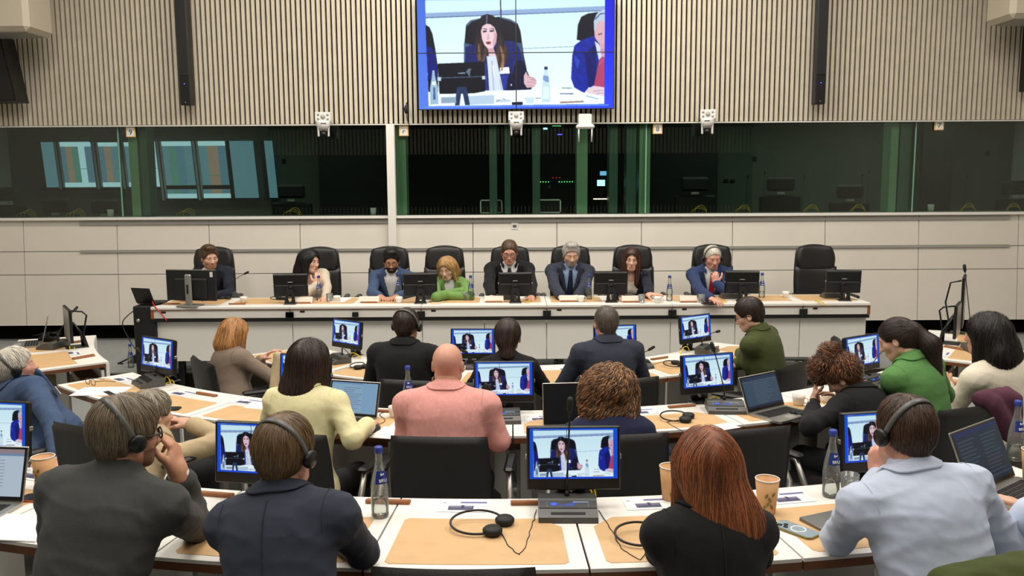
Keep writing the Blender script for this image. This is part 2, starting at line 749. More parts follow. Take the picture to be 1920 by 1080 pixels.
# things inside the booths
bch = empty('booth_chair', (0, 0, 0), 0, 'x', 'chair', 'interpreter chairs behind the booth glass')
t = MB()
t.box((0, 0, .30), (.56, .07, .50), 0, bev=.02)
t.build('backrest', M_blackm, bch)
t = MB()
t.box((0, 0, .70), (.38, .06, .19), 0, bev=.03)
t.build('headrest', M_blackm, bch)
t = MB()
t.box((0, -.02, .58), (.10, .03, .03), 0)
t.build('bracket', M_alu, bch)
t = MB()
t.box((0, 0, -.03), (.08, .08, .20), 0)
t.build('column', M_blackm, bch)
blab = ['dark interpreter chair at the far left edge behind the booth glass', 'dark interpreter chair behind the glass below the mirrored windows, nearest the left corner',
        'dark interpreter chair behind the glass beside the blind mirrored bay', 'dark interpreter chair behind the glass, just left of the white column',
        'dark interpreter chair behind the glass next to booth card eight', 'tallest dark interpreter chair in the right green booth',
        'low dark interpreter chair in the right green booth near the pale fins', 'dark interpreter chair at the far right edge behind the booth glass']
for (u, v, l) in ((8, 345, 0), (104, 366, 1), (196, 368, 2), (546, 340, 3), (1303, 326, 4), (1464, 326, 5), (1594, 340, 6), (1904, 333, 7)):
    Y = 11.9 if v > 330 else 11.6
    p = on3(u, v + 8, Y)
    place(bch, (p[0], Y, p[2] - .78), 0, blab[l])
gm = empty('booth_microphone', (0, 0, 0), 0, 'x', 'microphone', 'gooseneck microphones behind the booth glass')
t = MB()
t.tube([(0, 0, -.12), (0, 0, .2), (.01, 0, .42)], .0035, 6)
t.build('gooseneck', M_black, gm)
t = MB()
t.sphere((.011, 0, .44), (.012, .012, .022), 8)
t.build('windshield', M_black, gm)
for i, (u, v, l) in enumerate(((29, 341, 'thin black booth microphone beside the far left chair'),
                               (281, 335, 'thin black booth microphone in front of the pale fin by card nine'),
                               (1402, 331, 'thin black booth microphone standing farthest left in the right green booth'),
                               (1434, 324, 'thin black booth microphone immediately left of the tallest booth chair'),
                               (1508, 330, 'thin black booth microphone immediately right of the tallest booth chair'),
                               (1617, 328, 'shorter of two thin booth microphones beside the low booth chair'),
                               (1630, 321, 'taller of two thin booth microphones beside the low booth chair'),
                               (1813, 330, 'thin black booth microphone between card seven and the far right chair'))):
    p = on3(u, v, 11.0)
    place(gm, (p[0] - .01, 11.0, p[2] - .44), 0, l)
cup = empty('booth_cup', (0, 0, 0), 0, 'x', 'cup', 'tall white cups on the booth sill')
t = MB()
t.lathe([(.0, 0), (.034, 0), (.038, .10), (.034, .10), (.032, .01), (0, .01)], 16)
t.build('cup_body', mat('white_cup_green', (240, 246, 240), .4), cup)
for (u, l) in ((207, 'white cylinder cup behind the glass under card nine, the one nearer the corner'),
               (268, 'white cylinder cup behind the glass under card nine, beside the pale fin'),
               (700, 'white cylinder cup behind the glass next to the white column'),
               (1745, 'white cylinder cup behind the glass under card seven')):
    x = bx(u, 10.72, 395)
    place(cup, (x, 10.72, ZS - .01), 0, l)
# yellow cable loops on the booth desks
yc = [(45, 0), (138, 1), (345, 2), (545, 3), (1310, 4), (1392, 5), (1520, 6), (1608, 7), (1815, 8), (1900, 9)]
ylab = ['at the far left', 'under the leftmost mirrored windows', 'near the tall mirrored windows', 'in front of the chair beside the white column',
        'left of the right green booth', 'at the near edge of the right green booth', 'below the tallest booth chair', 'below the low booth chair',
        'right of the white cup under card seven', 'at the far right']
for u, i in yc:
    x = bx(u, 10.78, 398)
    t = MB()
    for q in range(3):
        pts = []
        for a in np.linspace(0, PI, 12):
            pts.append((x + .10 * math.cos(a) * (1 - .12 * q) + .02 * q, 10.78 + .03 * q, ZS - .005 + (.06 + .02 * q) * math.sin(a)))
        t.tube(pts, .0035, 5)
    tag(t.build('cable_loop', M_yellow), 'yellow cable behind the glass ' + ylab[i], 'cable', 'yellow cable loops behind the booth glass')
# square white frames, rack lights, small lit displays in the technical booth
for (ua, ub, l) in ((900, 942, 'white square monitor frame in the technical booth, the left of two'),
                    (1008, 1052, 'white square monitor frame in the technical booth, the right of two')):
    a, b = bx(ua, 10.85, 387), bx(ub, 10.85, 387)
    z1, z0 = ony(960, 374, 10.85)[1], ony(960, 400, 10.85)[1]
    e = empty('booth_monitor', ((a + b) / 2, 10.85, z0), 0, l, 'monitor', 'framed monitors of the technical booth')
    wv, h = b - a, z1 - z0
    t = MB()
    t.box((0, 0, .008), (wv, .02, .016))
    t.box((0, 0, h - .008), (wv, .02, .016))
    t.box((-wv / 2 + .008, 0, h / 2), (.016, .02, h))
    t.box((wv / 2 - .008, 0, h / 2), (.016, .02, h))
    t.build('frame', mat('white_cup_green', (240, 246, 240), .4), e)
    t = MB()
    t.box((0, .012, h / 2), (wv - .02, .006, h - .02))
    t.build('screen', M_black, e)
    t = MB()
    t.tube([(.013 * math.cos(a_), -.012, h + .155 + .013 * math.sin(a_)) for a_ in np.linspace(0, 2 * PI, 17)], .0022, 5)
    t.build('badge', M_alu, e)
rk = empty('equipment_rack', (bx(1043, 12.6, 330), 12.6, 1.35), 0, 'black equipment rack with green and blue indicator lights in the technical booth', 'rack')
t = MB()
t.box((0, .2, .78), (.62, .4, 1.62), bev=.01)
t.build('cabinet', M_blackm, rk)
M_lg = mat('indicator_green', (120, 255, 140), emit=3)
M_lb = mat('indicator_blue', (90, 80, 255), emit=3)
M_lw = mat('indicator_white', (170, 230, 240), emit=2)
M_lr = mat('indicator_red', (255, 60, 40), emit=2)
t = MB()
zz = ony(1043, 341, 12.58)[1] - 1.35
for q in range(14):
    if q not in (5, 6, 7):
        t.box((-.27 + .026 * q * 1.5, -.01, zz), (.010, .01, .010), 0)
zz2 = ony(1043, 236, 12.58)[1] - 1.35
for q in range(6):
    t.box((-.05 + .022 * q, -.01, zz2), (.008, .01, .008), 0)
t.box((.05, -.01, ony(1043, 252, 12.58)[1] - 1.35), (.07, .01, .012), 1)
t.box((-.16, -.01, ony(1043, 241, 12.58)[1] - 1.35), (.06, .01, .024), 2)
for q in range(3):
    t.box((-.05 + .05 * q, -.01, zz + .06), (.008, .01, .008), 3)
t.build('indicator_lights', [M_lg, M_lb, M_lw, M_lr], rk)
for (u, v, wv, h, l, m_) in ((1127, 343, .11, .085, 'small glowing white display in the technical booth', M_lw),
                             (1131, 325, .09, .06, 'small glowing blue display above the white one in the technical booth', mat('display_blue', (110, 170, 220), emit=1.2))):
    p = on3(u, v, 12.3)
    e = empty('small_display', (p[0], 12.3, p[2]), 0, l, 'display')
    t = MB()
    t.box((0, 0, 0), (wv, .02, h))
    t.build('screen', m_, e)
    t = MB()
    t.box((0, .02, 0), (wv + .02, .02, h + .02))
    t.box((0, .05, -.42), (.03, .03, .85))
    t.build('housing', M_blackm, e)
t = MB()
p = on3(1127, 373, 11.2)
t.tube([(p[0] - .10, 11.2, p[2]), (p[0] + .10, 11.2, p[2])], .006, 8)
tag(t.build('strip_lamp', mat('warm_lamp', (255, 215, 170), emit=4)), 'thin warm glowing strip lamp low in the technical booth', 'lamp')
# small notices and wall boxes of the booths
for (u, v, wv, h, l, c) in ((531, 302, .05, .07, 'small dark wall box in the left booth, right of the mirrored windows', M_blackm),
                            (1416, 298, .06, .07, 'small dark thermostat high on the right booth wall', M_blackm),
                            (1362, 339, .07, .05, 'left one of two dark wall sockets in the right booth', M_blackm),
                            (1374, 339, .07, .05, 'right one of two dark wall sockets in the right booth', M_blackm),
                            (1853, 288, .06, .07, 'small dark box on the booth wall right of card seven', M_blackm)):
    p = on3(u, v, 13.22)
    t = MB()
    t.box((0, 0, 0), (wv, .03, h), bev=.008)
    t.box((0, -.018, h * .12), (wv * .6, .006, h * .4))
    tag(t.build('wall_box', c, loc=(p[0], 13.235, p[2])), l, 'wall box')

# ================================================================== THINGS ON THE FRONT WALL
# ---- the live picture on every screen, rasterised into a colour attribute of a fine grid
def raster(nx, ny, shapes, x0, y0, wv, h, bg):
    ss = 2
    X, Y = np.meshgrid((np.arange(nx * ss) + .5) / (nx * ss) * wv + x0, (np.arange(ny * ss) + .5) / (ny * ss) * h + y0)
    img = bg(X, Y)
    for poly, c in shapes:
        P = np.array(poly, float)
        if len(P) == 2:      # ellipse: centre, radii
            m = ((X - P[0, 0]) / P[1, 0]) ** 2 + ((Y - P[0, 1]) / P[1, 1]) ** 2 < 1
        else:
            m = np.zeros(X.shape, bool)
            n = len(P)
            for i in range(n):
                xa, ya = P[i]
                xb, yb = P[(i + 1) % n]
                if ya == yb:
                    continue
                cnd = ((ya > Y) != (yb > Y)) & (X < (xb - xa) * (Y - ya) / (yb - ya) + xa)
                m ^= cnd
        if callable(c):
            img[m] = c(X[m], Y[m])
        else:
            img[m] = c
    img = img.reshape(ny, ss, nx, ss, 3).mean((1, 3))
    return img


def grid_mesh(name, nx, ny, wv, h, img, m, hard=False):
    """flat display or print in the XZ plane facing -Y; one colour per cell"""
    xs_ = np.linspace(-wv / 2, wv / 2, nx)
    zs_ = np.linspace(h / 2, -h / 2, ny)
    V = np.array([(x, 0, z) for z in zs_ for x in xs_])
    me = bpy.data.meshes.new(name)
    F = []
    for j in range(ny - 1):
        for i in range(nx - 1):
            a = j * nx + i
            F.append((a, a + nx, a + nx + 1, a + 1))
    me.from_pydata(V.tolist(), [], F)
    me.materials.append(m)
    at = me.color_attributes.new('Col', 'FLOAT_COLOR', 'POINT')
    c = img.reshape(-1, 3) / 255.0
    c = np.where(c <= .04045, c / 12.92, ((c + .055) / 1.055) ** 2.4)
    at.data.foreach_set('color', np.c_[c, np.ones(len(c))].astype(np.float32).ravel())
    me.update()
    return me


SKIN_ = (205, 165, 165)


def vbg(X, Y):
    img = np.zeros(X.shape + (3,))
    t = np.clip((X - 60) / 1770, 0, 1)[..., None]
    u = np.clip(Y / 990, 0, 1)[..., None]
    img[:] = (1 - t) * A(66, 104, 215) + t * A(14, 18, 205)
    img += u * (A(30, 50, 40) * t + A(20, 20, 10) * (1 - t))
    return img


def wallc(x, y):
    u = np.clip((y - 20) / 800, 0, 1)[:, None]
    return (1 - u) * A(200, 236, 246) + u * A(226, 250, 250)


def hairc(x, y):
    u = np.clip((y - 260) / 350, 0, 1)[:, None]
    n_ = (np.sin(x * .11 + y * .02) * .5 + .5)[:, None]
    return (1 - u) * A(14, 12, 22) + u * (A(60, 44, 40) + n_ * A(60, 40, 24))


VS = [
    ([(135, 28), (1742, 22), (1742, 945), (150, 955)], wallc),
    ([(135, 140), (1742, 88), (1742, 130), (135, 182)], (138, 166, 206)),
    ([(135, 178), (1742, 126), (1742, 131), (135, 184)], (40, 60, 110)),
    ([(803, 28), (812, 28), (816, 178), (807, 178)], (10, 14, 40)),
    ([(1000, 452), (1470, 436), (1470, 441), (1000, 457)], (120, 140, 170)),
    # left neighbour
    ([(135, 240), (170, 262), (195, 320), (215, 430), (238, 600), (238, 830), (150, 830)], (8, 10, 26)),
    ([(140, 425), (190, 440), (225, 520), (236, 640), (236, 720), (148, 720)], (14, 22, 110)),
    # her chair
    ([(478, 560), (480, 420), (498, 245), (540, 205), (610, 190), (800, 175), (900, 200), (960, 235), (985, 300), (1015, 520),
      (1040, 640), (1000, 820), (478, 820)], (6, 8, 22)),
    ([(478, 400), (560, 420), (560, 580), (474, 580)], (60, 84, 120)),
    ([(950, 400), (994, 405), (1012, 560), (960, 520)], (60, 84, 120)),
    # jacket
    ([(490, 440), (560, 415), (640, 400), (870, 385), (930, 390), (975, 450), (1010, 560), (1040, 660), (1090, 800), (1060, 822),
      (500, 822), (486, 600)], (20, 30, 98)),
    ([(870, 700), (930, 560), (1000, 560), (1060, 690), (1080, 815), (860, 822)], (10, 12, 44)),
    # blouse
    ([(680, 520), (770, 510), (790, 640), (828, 825), (700, 828), (690, 640)], (205, 218, 232)),
    ([(720, 560), (735, 560), (748, 820), (736, 820)], (168, 184, 205)),
    # hair
    ([(690, 150), (640, 165), (605, 220), (590, 300), (575, 400), (585, 500), (600, 560), (650, 575), (690, 500), (690, 330), (640, 300),
      (680, 240), (720, 240), (760, 290), (775, 380), (765, 520), (790, 640), (815, 655), (850, 600), (880, 490), (850, 420), (815, 320),
      (795, 240), (750, 170)], hairc),
    # face
    ([(630, 300), (645, 255), (680, 236), (715, 238), (755, 270), (775, 330), (768, 400), (740, 450), (765, 520), (700, 520), (695, 455),
      (660, 420), (640, 370)], (226, 196, 204)),
    ([(646, 296), (680, 290), (684, 306), (650, 314)], (92, 76, 96)),
    ([(706, 292), (748, 288), (750, 304), (710, 308)], (92, 76, 96)),
    ([(690, 320), (702, 320), (708, 362), (684, 364)], (206, 168, 178)),
    ([(672, 394), (700, 388), (724, 396), (712, 416), (682, 416)], (158, 84, 100)),
    ([(690, 476), (760, 476), (760, 484), (690, 484)], (60, 20, 30)),
    ([(800, 620), (880, 615), (888, 672), (796, 676)], (244, 248, 252)),
    # hand
    ([(1015, 690), (1035, 655), (1050, 690), (1115, 715), (1130, 760), (1105, 795), (1040, 800), (1015, 760)], (214, 176, 184)),
    ([(1075, 722), (1128, 732), (1128, 738), (1075, 730)], (160, 120, 140)),
    # man on the right
    ([(1490, 380), (1500, 250), (1530, 180), (1590, 152), (1680, 140), (1680, 420)], (8, 10, 24)),
    ([(1450, 520), (1470, 430), (1530, 385), (1640, 345), (1742, 380), (1742, 800), (1600, 800), (1560, 850), (1470, 800), (1440, 720)], (18, 36, 150)),
    ([(1560, 500), (1660, 420), (1670, 700), (1640, 800), (1600, 790)], (10, 20, 96)),
    ([(1650, 390), (1690, 420), (1742, 500), (1742, 560), (1690, 560)], (200, 214, 230)),
    ([(1690, 560), (1742, 500), (1742, 800), (1646, 790)], (172, 62, 98)),
    ([(1655, 200), (1680, 150), (1742, 120), (1742, 440), (1690, 415), (1652, 360), (1645, 280)], (212, 170, 178)),
    ([(1645, 300), (1642, 220), (1665, 160), (1700, 130), (1742, 112), (1742, 230), (1700, 215), (1672, 240), (1660, 300)], (176, 196, 214)),
    ([(1652, 200), (1700, 150), (1742, 150), (1742, 157), (1704, 158), (1660, 205)], (50, 70, 120)),
    ([(1680, 330), (1720, 322), (1720, 332), (1684, 342)], (120, 70, 80)),
    ([(1695, 420), (1742, 410), (1742, 540), (1715, 520)], (214, 158, 168)),
    ([(1570, 830), (1640, 785), (1742, 800), (1742, 880), (1670, 888), (1600, 860)], (222, 200, 212)),
    # table
    ([(150, 850), (480, 835), (1100, 815), (1450, 812), (1560, 845), (1742, 880), (1742, 948), (150, 958)], (232, 250, 252)),
    ([(1340, 925), (1555, 918), (1555, 932), (1340, 940)], (150, 120, 110)),
    ([(1340, 850), (1460, 852), (1460, 860), (1340, 858)], (70, 70, 130)),
    ([(1020, 885), (1110, 885), (1100, 940), (1030, 940)], (196, 220, 228)),
    ([(760, 905), (880, 900), (900, 925), (760, 930)], (190, 208, 220)),
    ([(905, 928), (1000, 924), (1004, 950), (905, 952)], (8, 10, 40)),
    ([(510, 870), (745, 862), (745, 940), (520, 948)], (176, 200, 220)),
    # the monitor in front of her
    ([(238, 582), (660, 568), (664, 828), (560, 846), (250, 850)], (6, 9, 20)),
    ([(236, 706), (662, 694), (662, 700), (236, 713)], (90, 110, 140)),
    ([(234, 700), (266, 700), (266, 734), (234, 734)], (190, 204, 220)),
    ([(636, 692), (666, 692), (666, 724), (636, 724)], (190, 204, 220)),
    ([(420, 662), (486, 660), (486, 672), (420, 674)], (120, 140, 160)),
    ([(515, 625), (545, 630), (530, 648), (528, 700), (490, 655)], (90, 110, 130)),
    ([(408, 790), (495, 784), (524, 950), (480, 952), (462, 850), (445, 850), (430, 952), (388, 954)], (30, 50, 84)),
    ([(262, 880), (400, 876), (400, 930), (262, 934)], (140, 160, 180)),
    # bottles
    ([(188, 640), (208, 640), (212, 690), (236, 790), (240, 940), (164, 944), (166, 790), (184, 690)], (150, 180, 204)),
    ([(186, 740), (214, 740), (216, 770), (184, 770)], (230, 240, 248)),
    ([(196, 790), (210, 790), (214, 900), (192, 900)], (60, 90, 140)),
    ([(1198, 615), (1228, 615), (1230, 660), (1250, 780), (1252, 928), (1176, 930), (1178, 780), (1196, 660)], (190, 218, 226)),
    ([(1198, 615), (1228, 615), (1228, 640), (1198, 640)], (30, 40, 90)),
    ([(1188, 690), (1238, 700), (1240, 752), (1218, 752), (1186, 728)], (120, 150, 200)),
    ([(1190, 790), (1238, 790), (1242, 900), (1186, 900)], (214, 236, 240)),
    # caption lines of the stream
    ([(85, -2), (640, -2), (640, 7), (85, 10)], lambda x, y: (np.where((np.sin(x * .9) + np.sin(x * .37) > -.3)[:, None], A(170, 195, 250), A(70, 106, 220)))),
    ([(1640, -6), (1760, -6), (1760, 2), (1640, 2)], (90, 100, 230)),
    ([(110, 964), (1780, 952), (1780, 962), (110, 974)], lambda x, y: (np.where((np.sin(x * .7) > -.2)[:, None], A(110, 160, 240), A(80, 130, 225)))),
]
VS += [
    # finer drawing of the speaker: soft shadow on cheek and neck, brows, lips, parting, lapels, fingers, wisps of lit hair
    ([(745, 300), (775, 330), (768, 400), (742, 446), (735, 400), (748, 350)], (200, 160, 172)),
    ([(690, 452), (742, 450), (762, 500), (700, 500)], (196, 152, 160)),
    ([(640, 282), (662, 274), (686, 280), (686, 286), (660, 281)], (60, 44, 56)),
    ([(704, 278), (730, 272), (752, 280), (752, 286), (730, 279)], (60, 44, 56)),
    ([(655, 300), (676, 297), (678, 306), (657, 309)], (40, 32, 46)),
    ([(716, 297), (738, 295), (740, 304), (718, 306)], (40, 32, 46)),
    ([(676, 400), (700, 396), (722, 401), (708, 408), (686, 408)], (110, 40, 56)),
    ([(686, 364), (704, 364), (706, 370), (684, 370)], (176, 130, 142)),
    ([(682, 158), (690, 156), (686, 236), (678, 236)], (120, 120, 160)),
    ([(600, 430), (612, 400), (622, 480), (628, 556), (612, 552)], (116, 88, 60)),
    ([(800, 420), (815, 440), (838, 520), (836, 600), (822, 560), (806, 480)], (140, 104, 70)),
    ([(820, 560), (832, 600), (822, 650), (806, 650)], (168, 128, 96)),
    ([(660, 560), (676, 600), (690, 820), (676, 826), (664, 700)], (44, 58, 140)),
    ([(805, 690), (880, 680), (842, 822), (828, 822)], (34, 50, 140)),
    ([(925, 560), (936, 560), (905, 690), (894, 690)], (34, 48, 130)),
    ([(892, 768), (902, 764), (908, 776), (896, 784)], (220, 224, 236)),
    ([(500, 250), (545, 208), (610, 192), (612, 198), (552, 215), (508, 256)], (90, 110, 150)),
    ([(800, 178), (905, 205), (958, 238), (954, 244), (900, 214), (802, 186)], (90, 110, 150)),
    ([(1045, 700), (1118, 712), (1118, 717), (1045, 708)], (176, 134, 150)),
    ([(1045, 745), (1130, 755), (1130, 759), (1045, 752)], (176, 134, 150)),
    ([(1040, 775), (1118, 785), (1116, 789), (1040, 781)], (176, 134, 150)),
    ([(1470, 520), (1520, 560), (1500, 640), (1480, 600)], (40, 64, 180)),
    ([(1700, 470), (1742, 462), (1742, 468), (1704, 478)], (170, 110, 124)),
    ([(1706, 500), (1742, 494), (1742, 499), (1710, 506)], (170, 110, 124)),
    ([(1640, 830), (1735, 822), (1735, 828), (1642, 838)], (186, 150, 166)),
    ([(1660, 856), (1735, 846), (1735, 852), (1664, 862)], (186, 150, 166)),
    ([(1690, 590), (1742, 540), (1742, 552), (1694, 606)], (196, 84, 118)),
    ([(730, 600), (742, 600), (752, 700), (744, 700)], (236, 242, 248)),
    ([(790, 720), (800, 716), (818, 815), (806, 818)], (170, 186, 206)),
    ([(760, 912), (800, 905), (804, 909), (764, 917)], (90, 100, 130)),
    ([(820, 890), (850, 905), (848, 909), (816, 896)], (120, 130, 156)),
    ([(1120, 890), (1170, 892), (1170, 897), (1120, 895)], (70, 70, 120)),
    ([(1360, 800), (1450, 803), (1450, 809), (1360, 806)], (60, 80, 90)),
    ([(1580, 870), (1690, 900), (1686, 908), (1576, 880)], (150, 176, 190)),
]


def soften(im, n=1):
    for _ in range(n):
        p_ = np.pad(im, ((1, 1), (1, 1), (0, 0)), 'edge')
        im = (p_[:-2, 1:-1] + p_[2:, 1:-1] + p_[1:-1, :-2] + p_[1:-1, 2:] + 2 * p_[1:-1, 1:-1]) / 6
    return im


def video(nx, ny, n):
    im = raster(nx, ny, VS, 58, -10, 1772, 1000, vbg)
    X, Y = np.meshgrid(np.linspace(0, 1772, nx), np.linspace(0, 1000, ny))
    f = np.sin(X * .045 + np.sin(Y * .021) * 2.2) * np.sin(Y * .032 + np.sin(X * .017) * 2) + .5 * np.sin(X * .09 - Y * .06 + 1)
    blue = ((im[..., 2] > im[..., 0] * 1.8) & (im[..., 2] < 170) & (im[..., 2] > 40))[..., None]
    im = im * (1 + .10 * f[..., None] * blue)
    return np.clip(soften(im, n), 0, 255)


IMG = video(480, 270, 1)
M_screen = colmat('lit_display', 1.05)
M_screen_m = colmat('lit_display_desk', .92)
ME_BIG = grid_mesh('live_picture', 480, 270, 1.0, .5625, IMG, M_screen)
IMG_M = video(256, 144, 1)
IMG_M = IMG_M * A(.93, .93, .95)
IMG_M[:, :10] = A(10, 72, 200)
IMG_M[:, -12:] = A(10, 72, 200)
IMG_M[:7] = np.where(IMG_M[:7].mean(-1, keepdims=True) > 150, IMG_M[:7] * .8, A(20, 80, 200))
IMG_M[-6:] = A(20, 70, 200)
ME_MON = grid_mesh('live_picture_desk', 256, 144, 1.0, .5625, IMG_M, M_screen_m)

# ---- video wall
yS = YW - .12
pa, pb = on3(786, 206, yS), on3(1150, 204, yS)
sw = pb[0] - pa[0]
sh = sw * 9 / 16
vw = empty('video_wall', ((pa[0] + pb[0]) / 2, yS, (pa[2] + pb[2]) / 2), 0,
           'large video wall of four panels showing a woman in a navy jacket speaking', 'screen')
pic = bpy.data.objects.new('screen_picture', ME_BIG)
COL.objects.link(pic)
pic.parent = vw
pic.scale = (sw, 1, sh / .5625)
pic.location = (0, -.045, sh / 2)
for sx in (-1, 1):
    for sz in (0, 1):
        t = MB()
        t.box((sx * sw / 4, 0, sh / 4 + sz * sh / 2), (sw / 2 - .002, .085, sh / 2 - .002), bev=.004)
        t.build('display_panel', M_black, vw)
t = MB()
t.box((0, -.048, sh / 2), (.012, .006, sh))
t.box((0, -.048, sh / 2), (sw, .006, .010))
for sx in (-1, 1):
    t.box((sx * (sw / 2), -.03, sh / 2), (.008, .04, sh + .01))
t.box((0, -.03, 0), (sw, .04, .008))
t.box((0, -.03, sh), (sw, .04, .008))
t.build('bezel', M_black, vw)

# ---- line-array column loudspeakers
for (u0, v0, l, h) in ((352, 198, 'tall black column loudspeaker on the slats left of the video wall', 1.9),
                       (1534, 196, 'tall black column loudspeaker on the slats right of the video wall', 1.9),
                       (1925, 172, 'black column loudspeaker cut by the right edge of the picture', 1.9)):
    p = on3(u0, v0, YW - .16)
    e = empty('column_loudspeaker', (p[0], YW - .16, p[2]), 0, l, 'loudspeaker', 'column loudspeakers on the slatted wall')
    t = MB()
    t.box((0, 0, h / 2), (.125, .13, h), bev=.01)
    t.build('cabinet', M_black, e)
    t = MB()
    t.box((0, -.068, h / 2 + .16), (.105, .008, h - .36), bev=.003)
    t.build('grille', M_blackm, e)
    t = MB()
    t.sphere((0, -.07, .245), .006, 8, 0)
    t.build('status_light', M_lb, e)
    t = MB()
    t.sphere((0, -.068, .032), .007, 8, 0)
    t.build('logo_dot', M_alu, e)
# big black wedge loudspeaker, far left
p = on3(2, 193, YW - .25)
e = empty('wedge_loudspeaker', (p[0] - .02, YW - .3, p[2]), 0, 'wide black loudspeaker with a slanted side at the left edge of the slatted wall', 'loudspeaker')
t = MB()
t.prism([(-.55, 0), (.29, 0), (.17, .74), (-.55, .74)], -.1, .16, axis='y')
t.build('cabinet', M_black, e)
t = MB()
t.prism([(-.53, .02), (.27, .02), (.155, .72), (-.53, .72)], -.112, -.1, axis='y')
t.build('grille', M_blackm, e)
# pale rounded housings in the upper corners
M_hous = mat('pale_housing', (196, 186, 166), .55)
for (u, v, sg, l) in ((52, 57, -1, 'pale rounded ceiling housing in the upper left corner'), (1897, 33, 1, 'pale rounded ceiling housing in the upper right corner')):
    p = on3(u, v, 9.6)
    t = MB()
    t.box((0, 0, .45), (.9, .55, .9), 0, bev=.05)
    t.box((sg * .12, -.28, .5), (.5, .03, .6), 0, bev=.012)
    t.box((0, 0, -.004), (.7, .4, .01), 1)
    tag(t.build('projector_housing', [M_hous, M_strip], loc=(p[0] + sg * .45, 9.6 + .28, p[2])), l, 'housing')
# PTZ cameras
cam_p = empty('conference_camera', (0, 0, 0), 0, 'x', 'camera', 'white conference cameras under the slats')
t = MB()
t.box((0, .03, .12), (.185, .04, .11), bev=.006)
t.build('bracket', M_whitep, cam_p)
t = MB()
for sx in (-.055, .055):
    for sz in (.095, .145):
        t.cyl((sx, .012, sz), (sx, .004, sz), .014, n=12, mi=0)
t.cyl((0, .012, .12), (0, -.002, .12), .026, n=16, mi=0)
t.build('bracket_screws', M_strip, cam_p)
t = MB()
t.lathe([(0, .065), (.075, .065), (.082, .05), (.080, .02), (.072, -.03), (0, -.03)], 24, c=(0, -.04, 0))
t.build('camera_base', M_whitep, cam_p)
t = MB()
for sx in (-1, 1):
    t.box((sx * .058, -.04, -.06), (.022, .085, .12), bev=.01)
t.box((0, -.03, -.035), (.1, .08, .03), bev=.008)
t.build('yoke', M_whitep, cam_p)
t = MB()
t.cyl((0, .01, -.085), (0, -.075, -.085), .036, n=20)
t.cyl((0, -.075, -.085), (0, -.09, -.085), .030, .026, n=20)
t.build('lens', M_black, cam_p)
t = MB()
t.box((0, -.118, .035), (.06, .012, .008))
t.build('slot', M_black, cam_p)
t = MB()
t.box((0, .09, .09), (.04, .15, .10))
t.build('mounting_arm', M_whitep, cam_p)
for (u, v, l, rz) in ((606, 238, 'white conference camera under the slats, left of the video wall', .25),
                      (968, 236, 'white conference camera under the centre of the video wall', 0),
                      (1327, 233, 'white conference camera under the slats, right of the video wall', -.3)):
    p = on3(u, v, YW - .16)
    place(cam_p, p, rz, l)
# white two-legged bracket beside the middle camera
p = on3(1097, 232, YW - .13)
t = MB()
t.box((0, 0, .04), (.16, .05, .15), bev=.01)
t.box((0, -.02, -.035), (.22, .10, .055), bev=.02)
t.box((0, .06, .06), (.05, .14, .06))
for sx in (-.078, .078):
    t.tube([(sx, -.04, -.05), (sx, -.045, -.12), (sx * .97, -.03, -.215)], .009, 8)
tag(t.build('antenna_unit', M_whitep, loc=p), 'white wireless unit with two downward antennas under the video wall', 'antenna')
# small hanging microphone left of the video wall
p = on3(762, 205, YW - .09)
t = MB()
t.sphere((0, 0, 0), (.03, .03, .055), 12)
t.tube([(0, 0, .05), (0, .03, .08), (0, .10, .08)], .006, 6)
t.tube([(0, 0, -.05), (.005, 0, -.12), (.04, 0, -.20)], .005, 6, mi=0)
tag(t.build('hanging_microphone', M_blackm, loc=p), 'small black microphone hanging on the slats left of the video wall', 'microphone')
# booth number cards
M_card = mat('card_white', (230, 226, 216), .6)
M_cardy = mat('card_yellow', (232, 176, 40), .6)
for (u, v, s_, l) in ((245, 246, '9', 'yellow edged booth card numbered nine, above the mirrored windows'), (757, 244, 'r', 'yellow edged booth card beside the white column'),
                      (1233, 240, '8', 'yellow edged booth card numbered eight, right of the video wall'), (1761, 233, '7', 'yellow edged booth card numbered seven, nearest the far right column loudspeaker')):
    p = on3(u, v, YW + .035)
    e = empty('booth_card', p, 0, l, 'sign', 'booth number cards on the glass')
    t = MB()
    t.box((0, 0, 0), (.118, .008, .145), bev=.003)
    t.build('card_border', M_cardy, e)
    t = MB()
    t.box((0, -.005, -.008), (.094, .004, .112))
    t.build('card_face', M_card, e)
    text_mesh('number', s_, .085, M_black, e, (0, -.0075, -.016), rotx(PI / 2), .0008)
# data socket on the panels
p = on3(965, 424, yw(1.6) - .004)
t = MB()
t.box((0, 0, 0), (.085, .012, .085), 0, bev=.003)
t.box((0, -.007, 0), (.045, .004, .03), 1)
tag(t.build('wall_socket', [M_whitep, M_grey], loc=p), 'square white wall socket on the cream panel above the presidium', 'socket')

# ================================================================== TABLES
H_THIRD, H_MIDT, H_FRONT, H_PRES = .74, .85, .97, .935


def rrect(w, d, r=.02, ch=None):
    """ccw outline of a rectangle with small chamfers; ch = big chamfer size at (+x,+y) and (-x,+y)"""
    x, y = w / 2, d / 2
    c = [r, r, r, r] if ch is None else [r, r, ch[0] or r, ch[1] or r]
    return [(-x + c[0], -y), (x - c[1], -y), (x, -y + c[1]), (x, y - c[2]), (x - c[2], y), (-x + c[3], y), (-x, y - c[3]), (-x, -y + c[0])]


